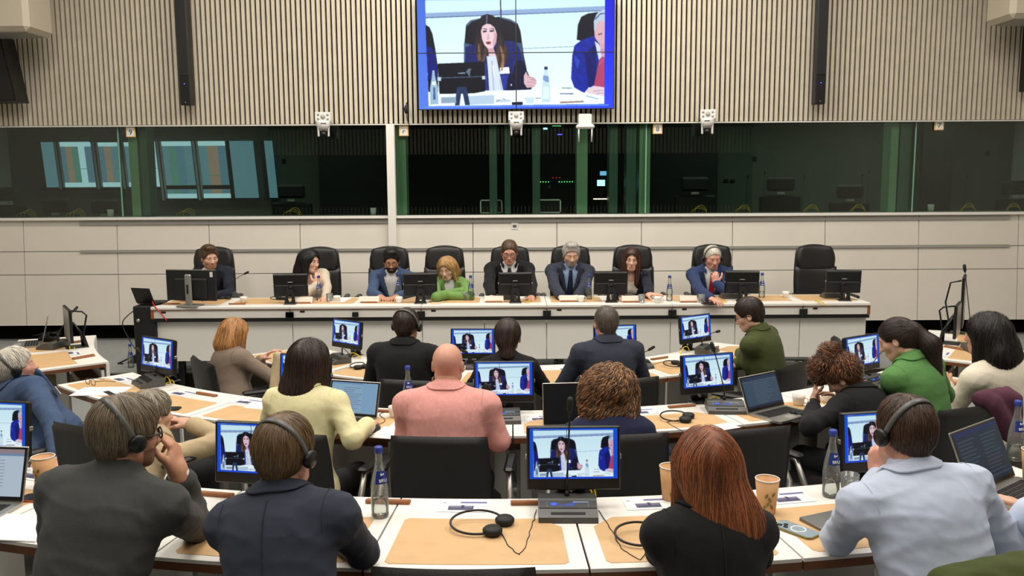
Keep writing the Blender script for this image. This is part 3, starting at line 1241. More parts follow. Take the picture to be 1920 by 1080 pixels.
def arc_table(row, p0, p1, r0, r1, zt, zf, mats_at, label, chl, chr_, group, n=6, fascia=False):
    c = pol((p0 + p1) / 2, (r0 + r1) / 2)
    e = empty('conference_table', (c[0], c[1], zf), 0, label, 'table', group)
    off = A(-c[0], -c[1], -zf)

    def R_(a, b, q0, q1, za, zb, mi=0, nn=n):
        mb = MB()
        ring(mb, a, b, q0, q1, za, zb, nn, mi)
        mb.v = [v + off for v in mb.v]
        return mb
    g = .045 / r1 * 57.3 / 12
    R_(r0, r1, p0 + g, p1 - g, zt - .012, zt).build('tabletop', M_white, e)
    m = MB()
    ring(m, r1 - .02, r1, p0 + g, p1 - g, zt - .040, zt - .012, n, 0)
    ring(m, r0 + .005, r1 - .02, p0 + g, p1 - g, zt - .036, zt - .012, n, 0)
    m.v = [v + off for v in m.v]
    m.build('wooden_edge', M_edge, e)
    R_(r0 + .05, r0 + .18, p0, p1, zt - .17, zt - .12).build('cable_tray', M_edge, e)
    if fascia:
        R_(r0 - .002, r0 + .02, p0, p1, zt - .16, zt - .012).build('fascia', M_white, e)
    m = MB()
    ring(m, r0 + .03, r0 + .05, p0 + .3, p1 - .3, zf + .12, zt - .06, n, 0)
    m.v = [v + off for v in m.v]
    m.build('modesty_panel', M_white, e)
    # the leather inlay
    for (q0, q1) in mats_at:
        ra, rb = r0 + .19, r1 - .035
        dp = lambda s_, r: s_ / r * 57.3
        pts = []
        k = 10
        pts += [(q0 + (q1 - q0) * i / k, rb) for i in range(1, k)]
        pts = [(q0 + dp(.015, rb), rb)] + pts + [(q1 - dp(.015, rb), rb), (q1, rb - .015)]
        cr = .075 if chr_ else .015
        cl = .075 if chl else .015
        pts += [(q1, ra + cr), (q1 - dp(cr, ra), ra)]
        pts += [(q1 + (q0 - q1) * i / k, ra) for i in range(2, k - 1)]
        pts += [(q0 + dp(cl, ra), ra), (q0, ra + cl), (q0, rb - .015)]
        P2 = [pol(a, r)[:2] + off[:2] for a, r in pts]
        mm = MB()
        mm.prism(P2, zt - zf - .001, zt - zf + .0016, 0)
        mm.build('leather_inlay', M_mat, e)
    for q in (p0 + (p1 - p0) * .12, p1 - (p1 - p0) * .12):
        b = pol(q, (r0 + r1) / 2 - .02)
        mm = MB()
        mm.box((b[0] + off[0], b[1] + off[1], (zt - .04 - zf) / 2), (.06, .04, zt - .04 - zf))
        fo = pol(q, r1 - .12)
        bo = pol(q, r0 + .05)
        mm.tube([(fo[0] + off[0], fo[1] + off[1], .02), (bo[0] + off[0], bo[1] + off[1], .02)], .018, 6)
        mm.build('leg', M_alu, e)
    return e


def seat_words(i, row):
    return row


# outer table row, nearest the camera
fr = [-24.2, -17.6, -11.0, -4.4, 2.2, 8.6, 15.2, 21.8]
frl = ['at the lower left under the paper cup', 'in front of the man in the grey sweater', 'in front of the navy-suited man',
       'with the loose black headset on its tan inlay', 'in front of the woman with long red hair', 'in front of the man in the pale blue shirt',
       'at the lower right under the dark laptop']
for i in range(7):
    arc_table(0, fr[i], fr[i + 1], 5.42, 6.0, H_FRONT, Z_REAR, [(fr[i] + .55, fr[i + 1] - .55)],
              'white nearest desk section ' + frl[i], i % 2 == 0, i % 2 == 1, 'outermost curved desk sections', 6)
mr = [-43.6, -33.4, -25.05, -16.7, -8.35, 0, 8.35, 16.7, 25.05, 33.4, 43.6]
mrl = ['at its far left end, under the folded glasses', 'behind the grey-sweater man\'s head, with the black phone', 'between the pushed-back hair and the cream jacket woman',
       'in front of the woman in the cream jacket', 'in front of the bald man in pink', 'in front of the curly-haired woman in navy',
       'with the headset in front of the red-haired woman', 'under the silver laptop with grey keyboard', 'in front of the woman with the orange-brown updo', 'in front of the woman in the green blazer']
for i in range(10):
    a, b = mr[i], mr[i + 1]
    arc_table(1, a, b, 3.77, 4.25, H_MIDT, Z_MID, [(a + .8, b - .8)], 'white middle desk section ' + mrl[i], i % 2 == 1, i % 2 == 0,
              'middle curved desk sections', 6)
for (a, b, l) in ((-70, -50.9, 'white wing desk at the left edge with laptop and thin monitor'),
                  (50.9, 70, 'white wing desk at the right edge beyond the aisle, with thin monitors')):
    arc_table(2, a, b, 3.77, 4.35, H_MIDT, Z_MID, [(a + 1, (a + b) / 2 - .7), ((a + b) / 2 + .7, b - 1)], l, False, False, 'wing desks', 8, fascia=True)
tr = [-53, -42, -31, -20, -9, 2, 13, 24, 35, 46, 55]
trl = ['at its hidden far left end', 'in front of the strawberry blonde woman', 'carrying the turned monitor left of the man in black', 'in front of the man in the black suit',
       'under the monitor beside the dark-haired woman', 'between the dark-haired woman and the man in navy', 'in front of the man in the navy jacket', 'with the headset right of the man in navy',
       'in front of the woman in olive', 'at its far right end beyond the woman in olive']
for i in range(10):
    a, b = tr[i], tr[i + 1]
    arc_table(3, a, b, 2.10, 2.72, H_THIRD, Z_PIT, [(a + 1, b - 1)], 'white innermost desk section ' + trl[i], i % 2 == 0, i % 2 == 1,
              'innermost curved desk sections', 5)

# presidium tables: straight row on the podium
YP0, YP1 = 8.19, 8.82
pu = [290, 545, 789, 1026, 1265, 1518, 1649]
px = [onz(u, 573, H_PRES)[0] for u in pu]
prl = ['at the left end, carrying the big desktop monitor', 'in front of the woman in beige and the man in blue', 'in front of the blonde woman and the man in the middle',
       'in front of the grey-bearded man', 'in front of the brown-haired woman speaking', 'at the right end, before the empty tall chair']
for i in range(6):
    a, b = px[i], px[i + 1]
    wv = b - a
    cx_ = (a + b) / 2
    e = empty('presidium_table', (cx_, (YP0 + YP1) / 2, 0.0), 0, 'white presidium section ' + prl[i], 'table', 'presidium table sections')
    d = YP1 - YP0
    t = MB()
    t.box((0, 0, H_PRES - .014), (wv - .004, d, .028), bev=.004)
    t.build('tabletop', M_white, e)
    t = MB()
    t.box((0, -d / 2 + .012, H_PRES - .032), (wv - .004, .014, .007), 0)
    t.build('wooden_edge', M_edge, e)
    t = MB()
    t.box((0, -d / 2 + .03, H_PRES - .075), (wv - .012, .02, .078), 0)
    t.box((-wv / 2 + .12, -d / 2 + .018, H_PRES - .055), (.045, .006, .016), 1)
    t.build('front_rail', [M_white, M_black], e)
    t = MB()
    t.box((0, -d / 2 + .06, H_PRES - .135), (wv, .07, .034))
    t.build('support_beam', M_black, e)
    t = MB()
    t.box((0, d / 2 - .1, H_PRES - .135), (wv, .07, .034))
    t.build('support_beam', M_black, e)
    t = MB()
    npan = 2 if wv > 1 else 1
    for q in range(npan):
        t.box((-wv / 2 + wv * (q + .5) / npan, -d / 2 + .10, .585), (wv / npan - .006, .02, .41), 0, bev=.003)
    t.build('modesty_panel', M_white, e)
    t = MB()
    t.box((-wv / 2 if i else wv / 2, -d / 2 - .002, H_PRES - .083), (.078, .012, .058), bev=.003)
    if i in (1, 3):
        t.box((wv * .0, -d / 2 - .002, H_PRES - .083), (.06, .012, .05), bev=.003)
    t.build('black_clip', M_black, e)
    if i in (0, 5):
        s_ = -1 if i == 0 else 1
        t = MB()
        t.box((s_ * (wv / 2 - .012), -d / 2 + .05, H_PRES - .075), (.026, .08, .085))
        t.build('end_block', M_wood, e)
    ns = 2 if wv > 1 else 1
    for q in range(ns):
        m_ = MB()
        poly = rrect(wv / ns - .10, d - .20, .02, (.07 if q == 0 else 0, .07 if q == 1 else 0))
        m_.prism([(x - wv / 2 + wv * (q + .5) / ns, y + .06) for x, y in poly], H_PRES - .001, H_PRES + .0016)
        m_.build('leather_inlay', M_mat, e)
    for s_ in (-1, 1):
        t = MB()
        t.box((s_ * (wv / 2 - .15), 0.02, (H_PRES - .12) / 2), (.06, .05, H_PRES - .12))
        t.build('leg', M_black, e)

# ================================================================== CHAIRS


def pad(mb, w, h, d, k=.3, bend=0., c=(0, 0, 0), R=None, n=14, pw=6, mi=0, taper=0., back=1.0):
    """upholstered slab in the XZ plane with rounded corners and edges, bent around the sitter"""
    us = np.sign(np.linspace(-1, 1, n + 1)) * np.abs(np.linspace(-1, 1, n + 1)) ** .75
    V = []
    for sd in (-1, 1):
        for v in us:
            for u in us:
                x = u * math.sqrt(1 - k * v * v / 2)
                z = v * math.sqrt(1 - k * u * u / 2)
                m_ = max(abs(u), abs(v))
                th = d / 2 * math.sqrt(max(0., 1 - m_ ** pw)) * (1 if sd > 0 else back)
                X = x * w / 2 * (1 - taper * (z + 1) / 2)
                V.append((X, sd * th - bend * (1 - (X / (w / 2)) ** 2), z * h / 2))
    V = np.array(V)
    N = n + 1
    F = []
    for sd in (0, 1):
        for j in range(n):
            for i in range(n):
                a = sd * N * N + j * N + i
                q = (a, a + 1, a + 1 + N, a + N)
                F.append(q if sd == 0 else q[::-1])
    if R is not None:
        V = V @ R.T
    mb.add(V + A(*c), F, mi, True)


def seat_mesh(mb, w, d, h, c, mi=0):
    pad(mb, w, d, h, .25, 0, c, rotx(-PI / 2), 12, 8, mi)


def star_base(e, h, m=None):
    t = MB()
    t.cyl((0, 0, .07), (0, 0, h), .028, n=12)
    t.build('gas_column', M_black, e)
    t = MB()
    for k in range(5):
        a = 2 * PI * k / 5 + .3
        t.tube([(0, 0, .10), (.16 * math.cos(a), .16 * math.sin(a), .085), (.29 * math.cos(a), .29 * math.sin(a), .07)], [.025, .02, .014], 8)
    t.build('star_base', m or M_alu, e)
    for k in range(5):
        a = 2 * PI * k / 5 + .3
        t = MB()
        t.cyl((.29 * math.cos(a) - .02 * math.sin(a), .29 * math.sin(a) + .02 * math.cos(a), .03),
              (.29 * math.cos(a) + .02 * math.sin(a), .29 * math.sin(a) - .02 * math.cos(a), .03), .029, n=12)
        t.build('caster', M_black, e)


ch = empty('swivel_chair', (0, 0, 0), 0, 'x', 'chair', 'low-backed black leather swivel chairs')
t = MB()
pad(t, .47, .40, .055, .16, .03, (0, -.235, .70), rotx(math.radians(7)), 16, 10, taper=.03)
t.build('backrest', M_leather, ch)
t = MB()
seat_mesh(t, .50, .48, .09, (0, 0.02, .43))
t.build('seat', M_leather, ch)
for s_ in (-1, 1):
    t = MB()
    t.tube([(s_ * .21, -.20, .40), (s_ * .29, -.16, .44), (s_ * .31, -.12, .56), (s_ * .30, -.06, .645), (s_ * .30, .02, .655)], [.016, .017, .016, .014, .012], 10)
    t.build('arm_bracket', M_alu, ch)
    t = MB()
    t.box((0, 0, 0), (.052, .27, .026), 0, bev=.012, R=rotx(-.04), t=(s_ * .30, .04, .668), smooth=False)
    t.build('armrest', M_black, ch)
t = MB()
t.tube([(0, -.21, .36), (0, -.27, .45), (0, -.275, .60)], [.03, .026, .02], 8)
t.build('back_support', M_black, ch)
star_base(ch, .40)

SEATED = []


def chair_at(x, y, zf, rz, label, group=None):
    return place(ch, (x, y, zf), rz, label, group)


hc = empty('presidium_chair', (0, 0, 0), 0, 'x', 'chair', 'tall black leather presidium chairs')
t = MB()
pad(t, .47, .54, .09, .10, .03, (0, -.25, .70), rotx(math.radians(6)), 16, 8, taper=-.02)
t.build('backrest', M_leather, hc)
t = MB()
pad(t, .455, .31, .10, .60, .035, (0, -.290, 1.055), rotx(math.radians(6)), 16, 6, taper=.06)
t.build('headrest', M_leather, hc)
t = MB()
pad(t, .49, .83, .05, .42, .03, (0, -.305, .80), rotx(math.radians(6)), 16, 8, taper=.05)
t.build('back_shell', M_black, hc)
t = MB()
seat_mesh(t, .54, .50, .12, (0, 0.02, .45))
t.build('seat', M_leather, hc)
for s_ in (-1, 1):
    t = MB()
    t.tube([(s_ * .24, -.20, .42), (s_ * .31, -.18, .50), (s_ * .32, -.15, .64)], .02, 8)
    t.box((0, 0, 0), (.06, .30, .04), 0, bev=.015, t=(s_ * .32, -.02, .665))
    t.build('armrest', M_leather, hc)
star_base(hc, .41, M_black)

# ================================================================== DESK EQUIPMENT


def proj(P):
    P = np.asarray(P, float) - A(0, 0, ZC)
    F = A(0, math.cos(PITCH), -math.sin(PITCH))
    U = A(0, math.sin(PITCH), math.cos(PITCH))
    d = P @ F
    x, y = P[0] / d, (P @ U) / d
    x, y = (x * math.cos(-ROLL) - y * math.sin(-ROLL), x * math.sin(-ROLL) + y * math.cos(-ROLL))
    return 960 + FPX * x, 540 - FPX * y


def phi_for(u, r, z):
    lo, hi = -75., 75.
    for _ in range(40):
        mid = (lo + hi) / 2
        if proj(pol(mid, r, z))[0] < u:
            lo = mid
        else:
            hi = mid
    return lo


def make_monitor(name='desk_monitor'):
    e = empty(name, (0, 0, 0), 0, 'x', 'monitor')
    Wm, Hm = .335, .228
    zc = .068 + Hm / 2
    R = rotx(math.radians(-6))
    t = MB()
    t.box((0, 0, 0), (Wm, .022, Hm), 0, R=R, t=(0, 0, zc), bev=.004)
    t.box((0, .014, .0), (Wm - .01, .014, Hm - .012), 0, R=R, t=(0, 0, zc), bev=.004)
    t.box((0, .024, -.052), (Wm - .03, .02, Hm * .5), 1, R=R, t=(0, 0, zc), bev=.006)
    t.build('display_housing', [M_black, M_blackm], e)
    t = MB()
    for s_ in (-1, 1):
        t.box((s_ * (Wm / 2 - .001), .006, .004), (.010, .02, .018), 0, R=R, t=(0, 0, zc), bev=.002)
    t.build('side_clips', M_alu, e)
    t = MB()
    t.box((0, .034, .035), (.05, .002, .007), 0, R=R, t=(0, 0, zc))
    t.box((0, .024, .035), (.028, .004, .006), 0, R=R, t=(0, 0, zc))
    t.build('maker_mark', M_strip, e)
    pic = bpy.data.objects.new('screen_picture', ME_MON)
    COL.objects.link(pic)
    pic.parent = e
    pic.scale = (Wm - .022, 1, .180 / .5625)
    off = R @ A(0, -.0125, .017)
    pic.location = (off[0], off[1], zc + off[2])
    pic.rotation_euler = (math.radians(-6), 0, 0)
    # stand: a leaning plate with an oval opening, seen from the presidium side
    t = MB()
    n = 20
    outer = []
    inner = []
    for k in range(n):
        a = 2 * PI * k / n
        cx_, sz = math.cos(a), math.sin(a)
        z = .075 + .072 * max(-1, min(1, sz * 1.3))
        hw = .055 - .022 * (z / .15)
        outer.append((hw * max(-1, min(1, cx_ * 1.3)), z))
        inner.append((.018 * cx_, .062 + .038 * sz))
    V = [(p[0], y + .05 - .35 * p[1] * .5, p[1]) for y in (0, .018) for p in outer + inner]
    F = []
    for k in range(n):
        j = (k + 1) % n
        F += [(k, j, n + j, n + k), (2 * n + j, 2 * n + k, 3 * n + k, 3 * n + j), (j, k, 2 * n + k, 2 * n + j), (n + k, n + j, 3 * n + j, 3 * n + k)]
    t.add([(x, y + .03, z) for x, y, z in V], F, 0, False)
    t.box((0, .065, .004), (.12, .10, .008), 0, bev=.003)
    t.tube([(0, .03, .15), (0, .02, .165)], .02, 8)
    t.build('stand', M_black, e)
    t = MB()
    t.tube([(.03, .03, .20), (.02, .07, .14), (.045, .07, .05), (.05, .09, .008)], .0035, 6)
    t.build('cable', M_blackm, e)
    return e


monitor = make_monitor()
MON = []


def mon(u, r, zt, label, yaw=0.0, group=None, dz=.18, base=None):
    """monitor whose panel centre shows at column u, standing on a desk of height zt"""
    ph = phi_for(u, r, zt + dz)
    p = pol(ph, r, zt)
    o = place(monitor, p, facing(p[0], p[1]) + math.radians(yaw), label, group)
    MON.append((label[:30], proj(pol(ph, r, zt + dz))))
    return p


R1, R2, R3 = 5.50, 3.83, 2.17
g1 = 'desk monitors showing the live picture'
mon(485, R1, H_FRONT, 'lit desk monitor partly hidden by the head of the man in the navy suit', 0, g1)
mon(1075, R1, H_FRONT, 'largest-looking lit desk monitor, upright behind the nearest microphone unit', -2, g1)
mon(1652, R1, H_FRONT, 'lit desk monitor partly hidden by the dark-haired man in the pale blue shirt', -5, g1)
mon(-12, R1, H_FRONT, 'lit desk monitor cut by the left edge of the picture', 12, g1)
mon(945, R2, H_MIDT, 'lit desk monitor immediately right of the bald man in pink', 0, g1)
mon(1326, R2, H_MIDT, 'lit desk monitor beside the silver laptop, with a tall microphone before it', 0, g1)
mon(573, R2 - .02, H_MIDT, 'lit desk monitor hidden behind the hair of the woman in the cream jacket', 0, g1)
mon(297, R2 - .02, H_MIDT, 'lit desk monitor turned aside on the left end of the middle row', 4, g1)
mon(1615, R2, H_MIDT, 'lit desk monitor between the orange-brown updo and the ponytail', -4, g1)
mon(887, R3, H_THIRD, 'lit desk monitor immediately left of the dark-haired woman in black', 6, g1)
mon(1153, R3, H_THIRD, 'lit desk monitor half hidden by the grey-haired man in the navy jacket', -14, g1)
mon(651, R3, H_THIRD, 'lit desk monitor turned aside left of the man in the black suit', 0, g1)
mon(1303, R3, H_THIRD, 'lit desk monitor turned aside left of the woman in olive', -12, g1)

g2 = 'monitor backs on the presidium table'
for (u, l) in ((545, 'back of black desk monitor in front of the woman in beige'), (788, 'back of black desk monitor between the man in blue and the blonde woman'),
               (966, 'back of black desk monitor before the man in the middle of the presidium'), (1145, 'back of black desk monitor beside the brown-haired woman speaking'),
               (1391, 'back of black desk monitor beside the man in the red tie'), (1581, 'back of black desk monitor before the empty tall chair')):
    y = YP0 + .22
    x = ony(u, 530, y)[0]
    place(monitor, (x, y, H_PRES), PI + (.10 if u < 900 else -.12 if u > 1300 else 0), l, g2)


# ---- microphone units
def mic_unit(x, y, zt, rz, tip, label, group, lit=True, small=False):
    e = empty('microphone_unit', (x, y, zt), rz, label, 'microphone unit', group)
    Wd, D = (.205, .15)
    prof = [(-D / 2, 0), (D / 2, 0), (D / 2, .052), (D / 2 - .06, .056), (-D / 2 + .004, .020)]
    t = MB()
    t.prism([(p[0], p[1]) for p in prof], -Wd / 2, Wd / 2, axis='x')
    t.build('unit_body', M_grey2, e)
    sl_ = math.atan2(.036, D - .064)
    R = rotx(sl_)
    t = MB()
    c = A(0, -D / 2 + .004, .020)
    t.box((0, .062, .001), (Wd - .006, .036, .003), 0, R=R, t=c)
    t.build('display_strip', M_black, e)
    t = MB()
    t.box((0, .020, .001), (Wd * .58, .010, .002), 0, R=R, t=c)
    t.build('speaker_slot', M_blackm, e)
    if lit:
        t = MB()
        t.sphere((0, 0, 0), (.015, .008, .0012), 12, 0, R=R, t=c + R @ A(-.048, .062, .003))
        for q in range(3):
            t.box((-.002 + .012 * q, .056 + .006 * q, .0028), (.05 - .014 * q, .0022, .0008), 0, R=R, t=c)
        t.box((.045, .072, .0028), (.052, .0022, .0008), 1, R=R, t=c)
        for s_ in (-1, 1):
            for q in range(3):
                t.sphere((0, 0, 0), .0016, 6, 1, R=R, t=c + R @ A(s_ * .072, .052 + .009 * q, .003))
        t.build('display_marks', [mat('mark_blue', (26, 70, 170), emit=.8), mat('mark_white', (140, 160, 190), emit=.6)], e)
    t = MB()
    b = A(0, D / 2 - .03, .055)
    tp = A(*tip)
    mid = b * .45 + tp * .55 + A(0, 0, .04 if abs(tip[0]) + abs(tip[1]) > .1 else 0)
    pts = [b, b + A(0, 0, .05)]
    for q in np.linspace(.2, 1, 7):
        pts.append((1 - q) ** 2 * (b + A(0, 0, .05)) + 2 * q * (1 - q) * mid + q * q * tp)
    t.tube(pts, [.0055, .005] + [.0032] * 7, 7)
    t.cyl(b - A(0, 0, .004), b + A(0, 0, .018), .010, .006, 10)
    t.build('gooseneck', M_black, e)
    d = unit(pts[-1] - pts[-2])
    t = MB()
    t.tube([tp - d * .01, tp + d * .005, tp + d * .04, tp + d * .05], [.006, .0115, .0115, .007], 10)
    t.build('microphone_head', M_blackm, e)
    return e


M_grey2 = mat('unit_grey', (82, 81, 78), .42, .25)


def micp(u, v, zt, yaw, tip, label, group='microphone units on the curved desks', lit=True):
    x, y = onz(u, v, zt)
    return mic_unit(x, y, zt, facing(x, y) + math.radians(yaw), tip, label, group, lit)


micp(1064, 966, H_FRONT, -3, (0.01, .055, .36), 'grey microphone unit with upright gooseneck on the nearest desk, yellow cable behind')
micp(1360, 771, H_MIDT, -22, (-.06, .07, .33), 'grey microphone unit left of the silver laptop on the middle row')
micp(940, 789, H_MIDT, 4, (-.06, .03, .16), 'grey microphone unit right of the pink jacket on the middle row')
micp(278, 722, H_MIDT, -14, (-.40, .06, .16), 'dark microphone unit at the left end of the middle row, gooseneck stretched leftward', lit=False)
micp(1642, 722, H_MIDT, 0, (.16, .05, .20), 'dark microphone unit in front of the woman in the green blazer')
micp(632, 679, H_THIRD, -20, (.24, .0, .10), 'dark microphone unit left of the man in the black suit', lit=False)
micp(1326, 661, H_THIRD, 18, (.20, -.02, .14), 'dark microphone unit left of the woman in olive', lit=False)
micp(900, 690, H_THIRD, 4, (-.1, .0, .12), 'dark microphone unit behind the monitor next to the bald man', lit=False)
micp(1195, 690, H_THIRD, 0, (.10, .0, .13), 'dark microphone unit hidden behind the man in the navy jacket', lit=False)
micp(100, 652, H_MIDT, -35, (-.26, .02, .26), 'dark microphone unit on the left wing desk', lit=False)
micp(1832, 660, H_MIDT, 30, (.05, .10, .60), 'dark microphone unit on the right wing desk, gooseneck standing tall', lit=False)
for (u, v, tip, l) in ((425, 556, (-.20, .0, .24), 'dark microphone unit with angled gooseneck beside the big desktop monitor'),
                       (560, 558, (.02, .05, .14), 'dark microphone unit behind the monitor before the woman in beige'),
                       (800, 560, (.02, .05, .14), 'dark microphone unit behind the monitor left of the blonde woman'),
                       (950, 561, (.02, .05, .14), 'dark microphone unit behind the middle presidium monitor'),
                       (1165, 561, (.02, .05, .14), 'dark microphone unit behind the monitor of the brown-haired speaker'),
                       (1370, 559, (.02, .05, .14), 'dark microphone unit behind the monitor by the red tie'),
                       (1560, 558, (.02, .05, .14), 'dark microphone unit behind the monitor before the empty chair')):
    x, y = onz(u, v, H_PRES)
    mic_unit(x, y, H_PRES, PI, tip, l, 'microphone units on the presidium table', False)

# ---- bottles, cups, glasses
M_bot = glassmat('bottle_glass', (.96, .98, .97), .04, 1.5, milk=.10)
M_water = glassmat('water', (.94, .96, .95), .02, 1.3, milk=.06)
M_blue = mat('label_blue', (30, 52, 130), .4)
M_capb = mat('cap_blue', (40, 60, 150), .4)
M_white_t = mat('label_white', (225, 228, 235), .5)
bt = empty('water_bottle', (0, 0, 0), 0, 'x', 'bottle', 'glass water bottles')
t = MB()
t.lathe([(0, .003), (.026, .001), (.0305, .008), (.031, .07), (.0305, .10), (.026, .135), (.017, .175), (.0125, .20), (.0125, .226), (.0145, .228), (.0145, .236), (.0125, .238)], 28)
t.build('bottle_glass', M_bot, bt)
t = MB()
t.lathe([(0, .006), (.027, .006), (.0285, .02), (.0285, .065), (0, .065)], 24)
t.build('water', M_water, bt)
t = MB()
t.lathe([(.0135, .229), (.0155, .231), (.0155, .250), (.012, .254), (0, .254)], 20)
t.build('cap', M_capb, bt)
t = MB()
lp = []
n = 12
V = []
for k in range(n + 1):
    a = -PI / 2 - .95 + 1.9 * k / n
    for (r, z) in ((.0283, .126), (.0238, .151), (.0192, .170)):
        V.append(((r + .0006) * math.cos(a), (r + .0006) * math.sin(a), z))
F = [(k * 3 + q, (k + 1) * 3 + q, (k + 1) * 3 + q + 1, k * 3 + q + 1) for k in range(n) for q in range(2)]
t.add(V, F, 0, True)
t.build('label', M_blue, bt)
lab_t = text_mesh('lettering', 'BRU', .0155, M_white_t, bt, (0, -.0285, .138), rotx(PI / 2 - .18), .0012)
t = MB()
t.prism([(-.006, .155), (.004, .158), (.006, .163), (-.002, .160), (-.005, .166), (-.008, .162)], -.0262, -.0245, axis='y')
t.build('emblem', M_white_t, bt)

gp = 'glass water bottles'
for (u, v, zt, rz, l) in ((713, 968, H_FRONT, .6, 'clear water bottle with blue cap left of centre on the nearest desk'),
                          (1557, 930, H_FRONT, .2, 'clear water bottle left of the man in the pale blue shirt'),
                          (1902, 862, H_FRONT, .2, 'clear water bottle at the right edge behind the large dark laptop'),
                          (766, 768, H_MIDT, .3, 'clear water bottle showing left of the bald man in pink'),
                          (1612, 757, H_MIDT, .3, 'clear water bottle just right of the orange-brown updo'),
                          (246, 689, Z_POD, .3, 'clear water bottle standing on the carpet by the black case'),
                          (599, 563, H_PRES, 0, 'clear water bottle in front of the woman in beige'),
                          (748, 558, H_PRES, 0, 'clear water bottle in front of the man in the blue jacket'),
                          (883, 563, H_PRES, 0, 'clear water bottle right of the blonde woman in green'),
                          (1104, 561, H_PRES, 0, 'clear water bottle between the bearded man and the speaker'),
                          (1255, 564, H_PRES, 0, 'clear water bottle right of the brown-haired speaker'),
                          (1428, 558, H_PRES, 0, 'clear water bottle right of the monitor by the red tie')):
    if zt == Z_POD:
        x, y = onz(u, v, zt)
    else:
        x, y = onz(u, v, zt)
    place(bt, (x, y, zt), rz, l, gp)

M_kraft = mat('kraft_paper', (206, 158, 108), .6, noise=.04, nscale=30)
M_leaf = mat('olive_leaf_print', (122, 110, 52), .6)
kc = empty('paper_cup', (0, 0, 0), 0, 'x', 'cup', 'tall paper cups')
t = MB()
t.lathe([(0, .002), (.027, .002), (.030, .004), (.0415, .125), (.0395, .125), (.029, .008), (0, .008)], 28)
t.build('cup_body', M_kraft, kc)
t = MB()
t.tube([(.041 * math.cos(a), .041 * math.sin(a), .126) for a in np.linspace(0, 2 * PI, 29)], .0022, 6)
t.build('rim', M_whitep, kc)
t = MB()
for k, (a, z, s_) in enumerate(((-1.9, .075, .5), (-1.6, .062, -.6), (-1.75, .045, .5), (-1.4, .035, -.5), (-1.3, .08, .7), (-2.1, .03, .2))):
    r = .0305 + .011 * z / .12 + .0022
    ca = A(math.cos(a), math.sin(a), 0)
    tg = A(-math.sin(a), math.cos(a), 0)
    c = ca * r + A(0, 0, z)
    ax = unit(tg * s_ + A(0, 0, 1))
    bx_ = np.cross(ca, ax)
    t.add([c - ax * .012, c + bx_ * .0055, c + ax * .012, c - bx_ * .0055], [(0, 1, 2, 3)], 0)
t.build('leaf_print', M_leaf, kc)
for (u, v, l) in ((85, 915, 'kraft paper cup with leaf print beside the laptop at the left edge'),
                  (1437, 962, 'kraft paper cup right of the long red hair'), (1934, 902, 'kraft paper cup cut by the right edge behind the dark laptop')):
    x, y = onz(u, v, H_FRONT)
    place(kc, (x, y, H_FRONT), rng.uniform(-.4, .4), l)
x, y = onz(1257, 936, H_FRONT)
place(kc, (x, y, H_FRONT), .4, 'kraft paper cup peeking out left of the long red hair')
cc = empty('coffee_cup', (0, 0, 0), 0, 'x', 'cup', 'white coffee cups')
t = MB()
t.lathe([(0, .0), (.022, .0), (.03, .012), (.036, .045), (.037, .062), (.034, .062), (.033, .045), (.027, .014), (0, .012)], 24)
t.build('cup_body', mat('cup_porcelain', (232, 228, 220), .25), cc)
t = MB()
t.tube([(.035, 0, .05), (.052, 0, .048), (.056, 0, .034), (.048, 0, .02), (.031, 0, .018)], .0035, 6)
t.build('handle', mat('cup_porcelain', (232, 228, 220), .25), cc)
M_clear = glassmat('tumbler_glass', (.96, .97, .96), .05, 1.5, milk=.16)
gl_ = empty('water_glass', (0, 0, 0), 0, 'x', 'glass', 'clear tumblers')
t = MB()
t.lathe([(0, .004), (.026, .002), (.029, .01), (.034, .085), (.032, .085), (.027, .012), (0, .012)], 24)
t.build('tumbler', M_clear, gl_)
for (u, v, zt, l) in ((741, 782, H_MIDT, 'white coffee cup between the open laptop and the bald man in pink'),
                      (1497, 760, H_MIDT, 'white coffee cup right of the silver laptop, nearer the screen'),
                      (1550, 754, H_MIDT, 'white coffee cup by the forehead hand of the woman in the black blazer'),
                      (457, 568, H_PRES, 'white coffee cup right of the first man at the left end of the presidium'),
                      (632, 566, H_PRES, 'white coffee cup in front of the woman in beige'),
                      (748, 568, H_PRES, 'white coffee cup in front of the bottle of the man in blue'),
                      (1089, 566, H_PRES, 'white coffee cup in front of the grey-bearded man'),
                      (1233, 568, H_PRES, 'white coffee cup in front of the brown-haired speaker'),
                      (1473, 558, H_PRES, 'white coffee cup on the empty stretch of presidium table')):
    x, y = onz(u, v, zt)
    place(cc, (x, y, zt), rng.uniform(-1, 1), l)
for (u, v, zt, l) in ((1592, 930, H_FRONT, 'clear tumbler immediately right of the bottle near the pale blue shirt'),
                      (618, 566, H_PRES, 'clear tumbler in front of the woman in beige'),
                      (873, 563, H_PRES, 'clear tumbler left of the bottle by the blonde woman'),
                      (1203, 568, H_PRES, 'clear tumbler in front of the speaker, left of her coffee cup'),
                      (1315, 568, H_PRES, 'clear tumbler in front of the man in the red tie')):
    x, y = onz(u, v, zt)
    place(gl_, (x, y, zt), 0, l)

